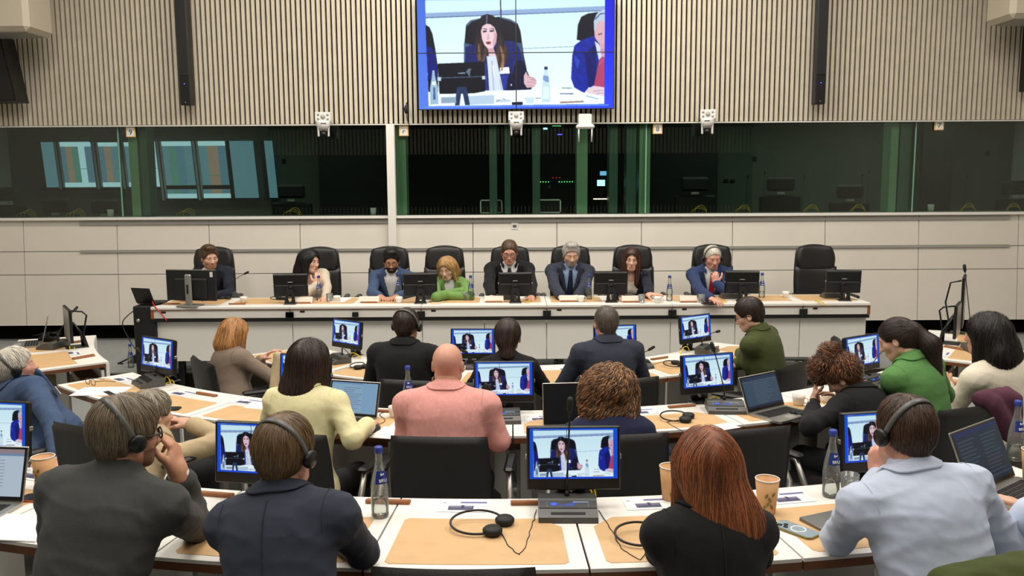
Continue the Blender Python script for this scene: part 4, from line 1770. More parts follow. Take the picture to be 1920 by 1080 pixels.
# ---- holders, cards, papers, phones
nh = empty('name_card_holder', (0, 0, 0), 0, 'x', 'holder', 'wooden name-card holders')
t = MB()
t.box((0, -.008, .008), (.165, .014, .016), bev=.003)
t.box((0, .008, .006), (.165, .012, .012), bev=.003)
t.build('wooden_bar', M_wood, nh)
t = MB()
t.box((0, 0, .010), (.160, .003, .008))
t.build('slot', M_edge, nh)
for (u, v, zt, yaw, l) in ((728, 943, H_FRONT, 0, 'on the nearest desk right beside the navy suit shoulder'),
                           (1000, 945, H_FRONT, 0, 'on the nearest desk left of the microphone unit'),
                           (400, 929, H_FRONT, 0, 'on the nearest desk between sweater and navy suit'),
                           (388, 741, H_MIDT, 0, 'on the middle row left of the cream jacket'),
                           (712, 772, H_MIDT, 0, 'on the middle row between laptop and coffee cup'),
                           (1278, 763, H_MIDT, 0, 'on the middle row behind the loose headset'),
                           (1236, 673, H_THIRD, 0, 'on the innermost row right of the navy jacket'),
                           (1342, 655, H_THIRD, 20, 'on the innermost row left of the woman in olive'),
                           (157, 671, H_MIDT, -70, 'on the left wing desk, nearest its corner'),
                           (133, 644, H_MIDT, -70, 'on the left wing desk, behind the monitor'),
                           (1789, 654, H_MIDT, 60, 'on the right wing desk by the monitor foot')):
    x, y = onz(u, v, zt)
    place(nh, (x, y, zt), facing(x, y) + math.radians(yaw), 'brown wooden name-card holder ' + l)
M_npaper = mat('name_card_paper', (222, 214, 198), .6)
for (u, wv, l) in ((322, .17, 'empty holder in front of the big desktop monitor'), (445, .17, 'empty holder right of the first microphone')):
    x, y = onz(u, 571, H_PRES)
    place(nh, (x, y, H_PRES), 0, 'brown wooden name-card holder, ' + l)
for (u, v, wv, l) in ((567, 569, .20, 'in front of the woman in beige'), (692, 568, .20, 'in front of the man in blue'), (926, 567, .19, 'in front of the man in the middle'),
                      (1066, 566, .18, 'in front of the grey-bearded man'), (1183, 567, .18, 'left of the speaker\'s tumbler'), (1291, 567, .17, 'in front of the red tie')):
    x, y = onz(u, v, H_PRES)
    o = place(nh, (x, y, H_PRES), 0, 'wooden holder with folded cream card ' + l)
    t = MB()
    t.box((0, 0, .030), (wv, .003, .062), 0, R=rotx(-.45), t=(0, -.004, .008))
    t.box((0, 0, .030), (wv, .003, .062), 0, R=rotx(.45), t=(0, .052, .008))
    t.build('folded_card', M_npaper, o)

M_print = colmat('printed_card', print_=True)


def card_img(nx, ny):
    im = np.full((ny, nx, 3), 236.)
    im[int(ny * .18):int(ny * .3), int(nx * .45):int(nx * .97)] = A(96, 96, 150)
    im[int(ny * .5):int(ny * .86), int(nx * .22):int(nx * .72)] = A(70, 72, 100)
    im[int(ny * .5):int(ny * .66), int(nx * .24):int(nx * .70)] = A(112, 108, 140)
    im[int(ny * .45):int(ny * .7), int(nx * .48):int(nx * .54)] = A(40, 44, 80)
    im[int(ny * .24):int(ny * .3), int(nx * .08):int(nx * .16)] = A(150, 150, 160)
    return im


ME_CARD = grid_mesh('card_print', 64, 40, .18, .115, card_img(64, 40), M_print)
for (u, v, zt, l) in ((868, 949, H_FRONT, 'printed info card on the nearest desk above the loose headset'), (1216, 944, H_FRONT, 'printed info card on the nearest desk beside the red hair'),
                      (1474, 933, H_FRONT, 'printed info card on the nearest desk between cup and bottle'), (341, 737, H_MIDT, 'printed info card on the middle row left of the wooden holder'),
                      (463, 753, H_MIDT, 'printed info card on the middle row beside the cream sleeve'), (1015, 784, H_MIDT, 'printed info card on the middle row left of the dark laptop'),
                      (1200, 772, H_MIDT, 'printed info card on the middle row right of the curly hair'), (230, 711, H_MIDT, 'printed info card at the left end of the middle row'),
                      (1062, 691, H_THIRD, 'printed info card on the innermost row left of the navy jacket'), (137, 662, H_MIDT, 'printed info card on the left wing desk'),
                      (1784, 666, H_MIDT, 'printed info card on the right wing desk'), (67, 890, H_FRONT, 'printed info card behind the paper cup at the left')):
    x, y = onz(u, v, zt)
    o = bpy.data.objects.new('info_card', ME_CARD)
    COL.objects.link(o)
    o.matrix_world = Matrix.Translation((x, y, zt + .0015)) @ Matrix.Rotation(facing(x, y), 4, 'Z') @ Matrix.Rotation(-PI / 2, 4, 'X')
    tag(o, l, 'card', 'printed info cards on the desks')


def flat(name, u, v, zt, wv, d, h, m, label, cat, yaw=0., group=None, dz=0.0, base=None):
    x, y = onz(u, v, zt)
    t = MB()
    t.box((0, 0, h / 2 + dz), (wv, d, h), 0, bev=min(.003, h * .3))
    return tag(t.build(name, m, loc=(x, y, zt), rz=facing(x, y) + math.radians(yaw)), label, cat, group)


flat('paper_sheets', 28, 990, H_FRONT, .30, .21, .006, M_paper, 'stack of white paper at the left edge under the laptop', 'paper', 10)
flat('paper_sheets', 190, 734, H_MIDT, .21, .30, .003, M_paper, 'white printed sheets under the folded glasses', 'paper', -50)
flat('paper_sheets', 497, 762, H_MIDT, .20, .14, .003, M_paper, 'white sheet left of the cream jacket', 'paper', 0)
flat('paper_sheets', 728, 812, H_MIDT, .13, .20, .004, M_paper, 'white sheet between the mouse and the pink jacket', 'paper', -4)
flat('paper_sheets', 1360, 800, H_MIDT, .12, .10, .002, M_paper, 'small white sheet left of the silver laptop keyboard', 'paper', 10)
flat('paper_sheets', 960, 559, H_PRES, .26, .16, .006, M_paper, 'white papers in front of the man in the middle of the presidium', 'paper', 180)
flat('paper_sheets', 838, 559, H_PRES, .26, .17, .010, M_paper, 'white papers in front of the blonde woman', 'paper', 168)
flat('paper_sheets', 1066, 560, H_PRES, .28, .16, .004, M_paper, 'white papers under the hands of the grey-bearded man', 'paper', 180)
flat('paper_sheets', 1228, 559, H_PRES, .34, .15, .004, M_paper, 'white papers in front of the brown-haired speaker', 'paper', 180)
flat('paper_sheets', 640, 563, H_PRES, .30, .14, .008, M_paper, 'white folded papers in front of the woman in beige', 'paper', 180)
flat('folder', 820, 567, H_PRES, .26, .10, .006, mat('cream_folder', (214, 190, 158), .6), 'cream folder below the papers of the blonde woman', 'folder', 170)
flat('tablet_computer', 205, 738, H_MIDT, .12, .035, .006, M_blackm, 'slim dark grey tablet edge right of the folded glasses', 'tablet', -10)


def phone(u, v, zt, yaw, mback, medge, label, ring_=False):
    x, y = onz(u, v, zt)
    e = empty('smartphone', (x, y, zt), facing(x, y) + math.radians(yaw), label, 'phone', None)
    t = MB()
    t.prism(rrect(.074, .150, .012), .0005, .0085)
    t.build('case', medge, e)
    t = MB()
    t.prism(rrect(.068, .144, .010), .0085, .0093)
    t.build('screen' if not ring_ else 'back_cover', mback, e)
    if ring_:
        t = MB()
        t.tube([(.024 * math.cos(a), .024 * math.sin(a) - .008, .0095) for a in np.linspace(0, 2 * PI, 25)], .0028, 6)
        t.build('magnetic_ring', M_white_t, e)
        t = MB()
        for a, b in ((-.017, .052), (-.017, .03), (.0, .041)):
            t.cyl((a, b, .009), (a, b, .0115), .0075, n=12)
        t.build('camera_lenses', M_black, e)
    return e


phone(78, 936, H_FRONT, -75, M_black, mat('orange_case', (190, 92, 40), .4), 'black phone in an orange case beside the paper cup')
phone(1493, 996, H_FRONT, 28, mat('phone_grey_blue', (150, 168, 178), .2, .2), mat('olive_case', (128, 116, 58), .4), 'grey phone with white magnetic ring lying on the tan inlay', True)
phone(313, 768, H_MIDT, -60, M_black, M_black, 'black phone on the middle row behind the grey-haired man')
phone(1497, 786, H_MIDT, -70, M_black, M_grey, 'dark phone at the right corner of the silver laptop')
phone(1328, 570, H_PRES, -50, M_black, M_black, 'black phone by the hand of the man in the red tie')
phone(1842, 985, H_FRONT, -60, M_black, M_black, 'black phone tucked under the right elbow of the pale blue shirt')


# ---- laptops
def laptop_img(style, nx=96, ny=60):
    im = np.full((ny, nx, 3), 0.)
    if style == 'light':
        im[:] = A(150, 186, 214)
        im[:4] = A(120, 160, 205)
        for j in range(10, ny - 6, 4):
            w_ = int(nx * (.2 + .25 * rng.random()))
            im[j:j + 1, int(nx * .28):int(nx * .28) + w_] = A(104, 134, 166)
        im[:, int(nx * .68):] = A(140, 180, 214)
    elif style == 'doc':
        im[:] = A(196, 212, 228)
        im[:6] = A(160, 140, 150)
        im[6:9] = A(120, 150, 190)
        for j in range(14, ny - 12, 4):
            im[j:j + 1, int(nx * .3):int(nx * .75)] = A(150, 160, 176)
    elif style == 'slate':
        im[:] = A(64, 84, 104)
        im[:8] = A(44, 60, 84)
        im[8:10] = A(84, 100, 118)
        for j in range(14, ny - 8, 4):
            im[j:j + 1, int(nx * .3):int(nx * (.6 + .3 * rng.random()))] = A(92, 110, 126)
        im[-5:] = A(36, 46, 66)
    elif style == 'two':
        im[:] = A(30, 46, 62)
        im[:5] = A(26, 44, 92)
        for c0 in (.06, .55):
            for j in range(10, ny - 8, 4):
                im[j:j + 1, int(nx * c0):int(nx * (c0 + .28 + .1 * rng.random()))] = A(64, 82, 96)
        im[-6:-4] = A(60, 66, 90)
    else:
        im[:] = A(14, 16, 16)
    return im


def laptop(x, y, zt, rz, style, label, wv=.32, d=.215, ang=105, silver=True, h=.20):
    e = empty('laptop', (x, y, zt), rz, label, 'laptop')
    mm = M_alu if silver else M_black
    t = MB()
    t.prism(rrect(wv, d, .012), 0.001, .013)
    t.build('base', mm, e)
    t = MB()
    kw, kd = wv * .84, d * .45
    for j in range(5):
        for i in range(14):
            if j == 0 and 3 < i < 10:
                if i == 4:
                    t.box((0, d * .14 - kd / 2 + kd / 5 * .5 - .0, .0142), (kw / 14 * 5.8, kd / 5 * .8, .002))
                continue
            t.box((-kw / 2 + kw * (i + .5) / 14, d * .14 - kd / 2 + kd * (j + .5) / 5, .0142), (kw / 14 * .84, kd / 5 * .8, .002))
    t.build('keyboard', M_blackm if silver else mat('key_dark', (30, 30, 32), .5), e)
    t = MB()
    t.box((0, -d * .32, .0135), (wv * .32, d * .24, .001))
    t.build('touchpad', M_strip if silver else mat('key_dark', (30, 30, 32), .5), e)
    a = math.radians(ang - 90)
    R = rotx(-a)
    hz = A(0, d / 2, .012)
    t = MB()
    t.box((0, .0, h / 2), (wv, .007, h), 0, R=R, t=hz, bev=.003)
    lid = t.build('lid', mm, e)
    t = MB()
    t.box((0, -.0042, h / 2), (wv - .008, .001, h - .008), 0, R=R, t=hz)
    t.build('screen_bezel', M_black, lid)
    img = laptop_img(style)
    me = grid_mesh('laptop_picture', 96, 60, wv - .024, h - .030, img, colmat('lit_laptop', .62 if style != 'off' else .62))
    o = bpy.data.objects.new('screen_picture', me)
    COL.objects.link(o)
    o.parent = lid
    o.matrix_local = Matrix.Translation(Vector(hz) + Vector(R @ A(0, -.0052, h / 2 + .004))) @ Matrix.Rotation(-a, 4, 'X')
    return e


def lapp(u, v, zt, yaw, style, label, **k):
    """u, v: foot of the hinge"""
    x, y = onz(u, v, zt)
    rz = facing(x, y) + math.radians(yaw)
    d = k.get('d', .215)
    fx, fy = -math.sin(rz), math.cos(rz)
    return laptop(x - fx * d / 2, y - fy * d / 2, zt, rz, style, label, **k)


lapp(-32, 945, H_FRONT, 14, 'doc', 'open laptop with a pale document at the lower left edge', ang=106)
lapp(660, 785, H_MIDT, -4, 'light', 'open silver laptop with pale blue page beside the cream jacket', ang=108, wv=.30, h=.195)
lapp(1075, 800, H_MIDT, 0, 'off', 'open laptop with dark screen and silver rim left of the curly hair', ang=100, wv=.32, h=.22)
lapp(1437, 771, H_MIDT, 14, 'slate', 'open silver laptop with grey keyboard on the middle row', ang=112, wv=.31, h=.20)
lapp(1862, 917, H_FRONT, 18, 'two', 'large dark open laptop at the right edge', ang=113, wv=.36, h=.235, d=.25)
flat('closed_laptop', 1597, 982, H_FRONT, .29, .19, .014, M_grey, 'closed grey laptop half under the pale blue sleeve', 'laptop', 12)
lapp(80, 645, H_MIDT, 3, 'light', 'open laptop seen edge-on on the left wing desk', ang=104, wv=.30)

# ---- headsets lying on desks


def headset(u, v, zt, yaw, label, r=.075, flatz=.012, cablepx=()):
    x, y = onz(u, v, zt)
    rz = facing(x, y) + math.radians(yaw)
    e = empty('headset', (x, y, zt), rz, label, 'headphones', 'loose black headsets on the desks')
    t = MB()
    pts = []
    for a in np.linspace(math.radians(25), math.radians(300), 28):
        pts.append((-.01 + r * 1.15 * math.cos(a), r * math.sin(a), .012 + .010 * (1 + math.sin(a * 1.0))))
    t.tube(pts, .0042, 8)
    t.build('headband', M_black, e)
    for k, (cx_, cy_) in enumerate(((r * .55, -r * .92), (r * 1.08, r * .38))):
        t = MB()
        t.lathe([(0, .0), (.026, .002), (.033, .009), (.033, .020), (.026, .027), (0, .028)], 20, c=(cx_, cy_ * .85, .002))
        t.build('ear_cushion', M_blackm, e)
    if cablepx:
        t = MB()
        c, s_ = math.cos(-rz), math.sin(-rz)
        pts = [(r * .8, 0, .006)]
        for (a, b) in cablepx:
            X, Y = onz(a, b, zt)
            X -= x
            Y -= y
            pts.append((X * c - Y * s_, X * s_ + Y * c, .003))
        P = np.array(pts)
        q = []
        for i in range(len(P) - 1):
            for w_ in np.linspace(0, 1, 6, endpoint=False):
                q.append(P[i] * (1 - w_) + P[i + 1] * w_ + A(rng.normal(0, .0015), rng.normal(0, .0015), 0))
        q.append(P[-1])
        t.tube(q, .0016, 5)
        t.build('cable', M_black, e)
    return e


headset(900, 990, H_FRONT, 2, 'black headset lying on the tan inlay in the centre of the nearest desk', .078,
        cablepx=((950, 1022), (973, 1042), (985, 1028), (998, 985), (1006, 957)))
headset(1205, 1012, H_FRONT, 0, 'black headset half under the arm of the red-haired woman', .07, cablepx=((1200, 1052), (1165, 1030), (1140, 985), (1122, 958)))
headset(1268, 787, H_MIDT, -10, 'black headset lying on the middle row before the red-haired woman', .066, cablepx=((1250, 792), (1262, 800), (1285, 812)))
headset(1262, 687, H_THIRD, 20, 'black headset lying on the innermost row right of the navy jacket', .065, cablepx=((1240, 680), (1215, 686)))
headset(672, 690, H_THIRD, 0, 'black headset lying on the innermost row beside the black suit', .05, cablepx=((650, 690), (625, 697)))
headset(1500, 782, H_MIDT, 70, 'black headset cable bundle beside the silver laptop', .03)
headset(520, 563, H_PRES, 170, 'black headset lying on the presidium table before the woman in beige', .06)
headset(420, 562, H_PRES, 200, 'black headset lying by the first microphone of the presidium', .05)


def cable(name, pts, r, m, label, group=None):
    t = MB()
    P = [A(*p) for p in pts]
    out = []
    n = len(P)
    for i in range(n - 1):
        p0, p1, p2, p3 = P[max(i - 1, 0)], P[i], P[i + 1], P[min(i + 2, n - 1)]
        for w_ in np.linspace(0, 1, 7, endpoint=False):
            out.append(.5 * ((2 * p1) + (-p0 + p2) * w_ + (2 * p0 - 5 * p1 + 4 * p2 - p3) * w_ ** 2 + (-p0 + 3 * p1 - 3 * p2 + p3) * w_ ** 3))
    out.append(P[-1])
    t.tube(out, r, 7)
    return tag(t.build(name, m), label, 'cable', group)


def loop_at(u, v, zt, w_, h, label):
    x, y = onz(u, v, zt)
    f = facing(x, y)
    dx, dy = math.cos(f), math.sin(f)
    pts = []
    for a in np.linspace(0, PI, 7):
        pts.append((x + w_ * math.cos(a) * dx, y + w_ * math.cos(a) * dy, zt + .004 + h * math.sin(a)))
    for a in np.linspace(.3, PI - .1, 5):
        pts.append((x - w_ * .8 * math.cos(a) * dx - .03 * dy, y - w_ * .8 * math.cos(a) * dy + .03 * dx, zt + .004 + h * .45 * math.sin(a)))
    cable('yellow_cable', pts, .0035, M_yellow, label, 'yellow network cables on the desks')


loop_at(1094, 933, H_FRONT, .045, .06, 'yellow cable looping behind the nearest microphone unit')
loop_at(1338, 758, H_MIDT, .05, .04, 'yellow cable beside the microphone unit left of the silver laptop')
loop_at(940, 775, H_MIDT, .045, .025, 'yellow cable behind the unit right of the pink jacket')
loop_at(314, 722, H_MIDT, .035, .05, 'yellow cable beside the left-end monitor of the middle row')
loop_at(664, 672, H_THIRD, .06, .04, 'yellow cable under the turned monitor left of the black suit')
loop_at(1285, 662, H_THIRD, .05, .05, 'yellow cable under the turned monitor left of the woman in olive')
loop_at(131, 655, H_MIDT, .03, .02, 'yellow cable at the foot of the left wing monitor')
loop_at(1653, 893, H_FRONT, .05, .04, 'yellow cable under the monitor beside the pale blue shirt')
loop_at(995, 566, H_PRES, .10, .012, 'yellow and black cable right of the middle presidium monitor')
loop_at(1360, 566, H_PRES, .07, .012, 'yellow cable by the monitor near the red tie')
loop_at(1540, 568, H_PRES, .16, .008, 'long yellow cable before the empty tall chair')

# folded glasses and mouse
x, y = onz(170, 722, H_MIDT)
e = empty('eyeglasses', (x, y, H_MIDT), math.radians(-35), 'black-rimmed glasses lying open on white sheets', 'glasses')
for s_ in (-1, 1):
    t = MB()
    t.tube([(s_ * .033 + .025 * math.cos(a), 0, .022 + .02 * math.sin(a)) for a in np.linspace(0, 2 * PI, 21)], .002, 6)
    t.build('rim', M_black, e)
    t = MB()
    t.tube([(s_ * .06, 0, .03), (s_ * .068, .05, .026), (s_ * .066, .13, .006)], .002, 6)
    t.build('temple', M_black, e)
t = MB()
t.tube([(-.01, 0, .028), (0, 0, .031), (.01, 0, .028)], .002, 6)
t.build('bridge', M_black, e)
x, y = onz(700, 808, H_MIDT)
t = MB()
t.sphere((0, 0, .004), (.030, .052, .028), 20)
t.box((0, .025, .031), (.004, .03, .003))
tag(t.build('computer_mouse', mat('mouse_dark', (44, 44, 46), .35), loc=(x, y, H_MIDT), rz=-.5), 'dark grey computer mouse beside the pink jacket', 'mouse')
cable('mouse_cable', [on3(703, 800, onz(703, 800, H_MIDT)[1]) + A(0, 0, .004), *[A(*onz(a, b, H_MIDT), H_MIDT + .003) for a, b in ((722, 790), (712, 778), (724, 772), (705, 770))]],
      .0018, M_black, 'thin black cable between the mouse and the silver laptop')

# ---- equipment at the left end of the presidium: big desktop monitor, case, laptop
y = YP0 + .10
x = ony(361, 568, y)[0]
e = empty('desktop_monitor', (x, y, H_PRES), PI - .16, 'big black desktop monitor seen from behind on a silver stand', 'monitor')
t = MB()
t.box((0, 0, .20), (.52, .03, .30), bev=.006)
t.box((0, .02, .17), (.34, .03, .20), bev=.012)
t.build('display_housing', M_blackm, e)
t = MB()
t.box((0, .0, .3515), (.52, .024, .005))
t.build('rim', M_alu, e)
t = MB()
t.box((0, .062, .16), (.068, .035, .31), bev=.012)
t.box((0, .04, .007), (.21, .17, .012), bev=.004)
t.build('stand', mat('silver_stand', (150, 148, 142), .35, .5), e)
t = MB()
t.box((0, .081, .17), (.018, .003, .09))
t.build('cable_slot', M_black, e)
t = MB()
t.box((-.22, .0165, .31), (.03, .003, .05))
t.build('sticker', M_whitep, e)
# lectern case, leaning bag
x, y = ony(280, 600, 8.35)[0], 8.35
e = empty('equipment_case', (x, y, 0), 0, 'tall black equipment case beside the left end of the presidium table', 'case')
t = MB()
t.box((0.0, .1, .50), (.21, .45, .88), bev=.012)
t.build('body', M_blackm, e)
t = MB()
t.cyl((-.05, -.13, .80), (-.05, -.145, .80), .018, n=12)
t.build('latch', M_alu, e)
t = MB()
for sx in (-.08, .08):
    t.cyl((sx, 0, .0), (sx, 0, .07), .03, n=10)
t.build('feet', M_black, e)
laptop(x + .02, y + .05, .945, PI - .35, 'off', 'black laptop open on top of the equipment case', wv=.23, d=.18, h=.17, silver=False, ang=112)
cable('red_cable', [(x + .06, y - .05, .99), (x + .12, y - .15, .95), (x + .20, y - .17, .86), (x + .24, y - .16, .80)], .006, M_red, 'red cable at the back of the black case laptop')
cable('black_cable', [(x - .06, y - .13, .92), (x - .22, y - .10, .78), (x - .16, y - .12, .62), (x - .10, y - .13, .52)], .005, M_black, 'black cable hanging along the equipment case')
xb, yb = onz(262, 690, Z_POD)
t = MB()
V = []
t.add([(-.28, -.05, 0), (.12, -.08, 0), (.12, .12, 0), (-.26, .10, 0), (.07, .02, .47), (.12, .0, .45), (.12, .12, .46), (-.06, .05, .20), (-.17, -.02, .12)],
      [(0, 3, 2, 1), (0, 1, 8), (1, 7, 8), (1, 5, 4), (1, 4, 7), (1, 2, 6, 5), (4, 5, 6), (3, 7, 6, 2), (7, 4, 6), (0, 8, 3), (8, 7, 3)], 0, True)
t.tube([(-.20, -.03, .08), (-.33, -.05, .02), (-.36, -.08, .008), (-.30, -.10, .008)], .010, 6)
tag(t.build('backpack', mat('black_nylon', (18, 18, 20), .7, bump=.4, bscale=60), loc=(xb + .04, yb + .28, Z_POD)), 'black fabric bag slumped on the carpet against the equipment case', 'bag')

# wing monitors seen edge-on
for (u, v, zt, w_, h, yaw, l) in ((131, 652, H_MIDT, .36, .26, -56, 'grey tall monitor seen edge-on on the left wing desk'),
                                  (1792, 645, H_MIDT, .30, .26, 57, 'thin monitor seen edge-on, nearer one on the right wing desk'),
                                  (1802, 625, H_MIDT, .30, .42, 60, 'taller thin monitor seen edge-on behind the nearer one on the right wing desk')):
    x, y = onz(u, v, zt)
    e = empty('wing_monitor', (x, y, zt), math.radians(yaw), l, 'monitor', 'monitors of the wing desks')
    t = MB()
    t.box((0, 0, .06 + h / 2), (w_, .022, h), bev=.004)
    t.build('display_housing', M_black, e)
    t = MB()
    t.box((0, -.012, .06 + h / 2), (w_ - .02, .002, h - .02))
    t.build('screen', mat('screen_grey', (150, 150, 146), .25), e)
    t = MB()
    t.box((0, .05, .004), (.14, .16, .008), bev=.003)
    t.tube([(0, .10, .01), (0, .09, .10), (0, .03, .20)], [.018, .012, .01], 8)
    t.build('stand', M_black, e)
    t = MB()
    t.tube([(.02, .02, .06 + h * .9), (.02, .10, .06 + h * .85), (.03, .13, .25), (.02, .10, .10), (.06, .12, .01)], .007, 7)
    t.build('cable', M_black, e)
# junction boxes / tangled gear on the left wing
for (u, v, l) in ((92, 640, 'black adapter with tangled cables on the left wing desk'), (1852, 650, 'black adapter with cables on the right wing desk')):
    x, y = onz(u, v, H_MIDT)
    t = MB()
    t.box((0, 0, .02), (.14, .09, .04), bev=.008)
    for q in range(6):
        t.tube([(rng.uniform(-.1, .1), rng.uniform(-.06, .06), rng.uniform(.01, .09)) for _ in range(6)], .004, 5)
    tag(t.build('power_adapter', M_black, loc=(x, y, H_MIDT)), l, 'adapter')
# black chairs behind the wing desks and the folded seat backs seen between people are placed with the people

# ================================================================== PEOPLE: fields, surfaces, strands
BIG = 1.0


def smin(a, b, k):
    h = np.clip(.5 + .5 * (b - a) / k, 0, 1)
    return b * (1 - h) + a * h - k * h * (1 - h)


# primitives: ('op', kind, params..., k); op in + - &
def p_ell(c, r, R=None, k=.02, op='+'):
    return dict(t='e', c=np.asarray(c, float), r=np.broadcast_to(np.asarray(r, float), (3,)).copy(), R=np.eye(3) if R is None else np.asarray(R, float), k=k, op=op)


def p_cone(a, b, ra, rb=None, k=.02, op='+', fl=None):
    return dict(t='c', a=np.asarray(a, float), b=np.asarray(b, float), ra=ra, rb=ra if rb is None else rb, k=k, op=op, fl=fl)


def p_plane(c, n, k=.01, op='-'):
    """removes (op -) everything on the side n points to"""
    return dict(t='p', c=np.asarray(c, float), n=unit(n), k=k, op=op)


def p_box(c, h, R=None, r=.0, k=.01, op='+'):
    return dict(t='b', c=np.asarray(c, float), h=np.asarray(h, float), R=np.eye(3) if R is None else np.asarray(R, float), r=r, k=k, op=op)


def xf(prims, R, t):
    out = []
    for p in prims:
        q = dict(p)
        for key in ('c', 'a', 'b'):
            if key in q:
                q[key] = R @ q[key] + t
        if 'n' in q:
            q['n'] = R @ q['n']
        if 'R' in q:
            q['R'] = R @ q['R']
        out.append(q)
    return out


def d_prim(p, P):
    if p['t'] == 'e':
        q = (P - p['c']) @ p['R']
        k0 = np.linalg.norm(q / p['r'], axis=-1)
        k1 = np.linalg.norm(q / p['r'] ** 2, axis=-1) + 1e-9
        return k0 * (k0 - 1) / k1
    if p['t'] == 'c':
        ba = p['b'] - p['a']
        pa = P - p['a']
        h = np.clip((pa @ ba) / max(1e-9, ba @ ba), 0, 1)
        d = pa - h[..., None] * ba
        if p['fl'] is not None:      # flattened along a direction
            n, f = p['fl']
            d = d + (d @ n)[..., None] * n * (f - 1)
            return (np.linalg.norm(d, axis=-1) - (p['ra'] + (p['rb'] - p['ra']) * h)) * .8
        return np.linalg.norm(d, axis=-1) - (p['ra'] + (p['rb'] - p['ra']) * h)
    if p['t'] == 'p':
        return -((P - p['c']) @ p['n'])
    q = np.abs((P - p['c']) @ p['R']) - p['h'] + p['r']
    return np.linalg.norm(np.maximum(q, 0), axis=-1) + np.minimum(q.max(-1), 0) - p['r']


def bbox(p):
    if p['t'] == 'e':
        m = np.full(3, p['r'].max())
        e = np.sqrt(((p['R'] * p['r']) ** 2).sum(1))
        return p['c'] - e, p['c'] + e
    if p['t'] == 'c':
        r = max(p['ra'], p['rb'])
        return np.minimum(p['a'], p['b']) - r, np.maximum(p['a'], p['b']) + r
    if p['t'] == 'b':
        e = (np.abs(p['R']) * p['h']).sum(1)
        return p['c'] - e, p['c'] + e
    return None


def ev(prims, P, off=0.):
    D = np.full(P.shape[:-1], BIG)
    for p in prims:
        d = d_prim(p, P)
        if p['op'] == '+':
            D = smin(D, d, p['k'])
        elif p['op'] == '-':
            D = -smin(-D, d, p['k'])
        else:
            D = -smin(-D, -d, p['k'])
    return D - off


_E = [(0, 0, 0), (1, 0, 0), (0, 1, 0), (1, 1, 0), (0, 0, 1), (1, 0, 1), (0, 1, 1), (1, 1, 1)]


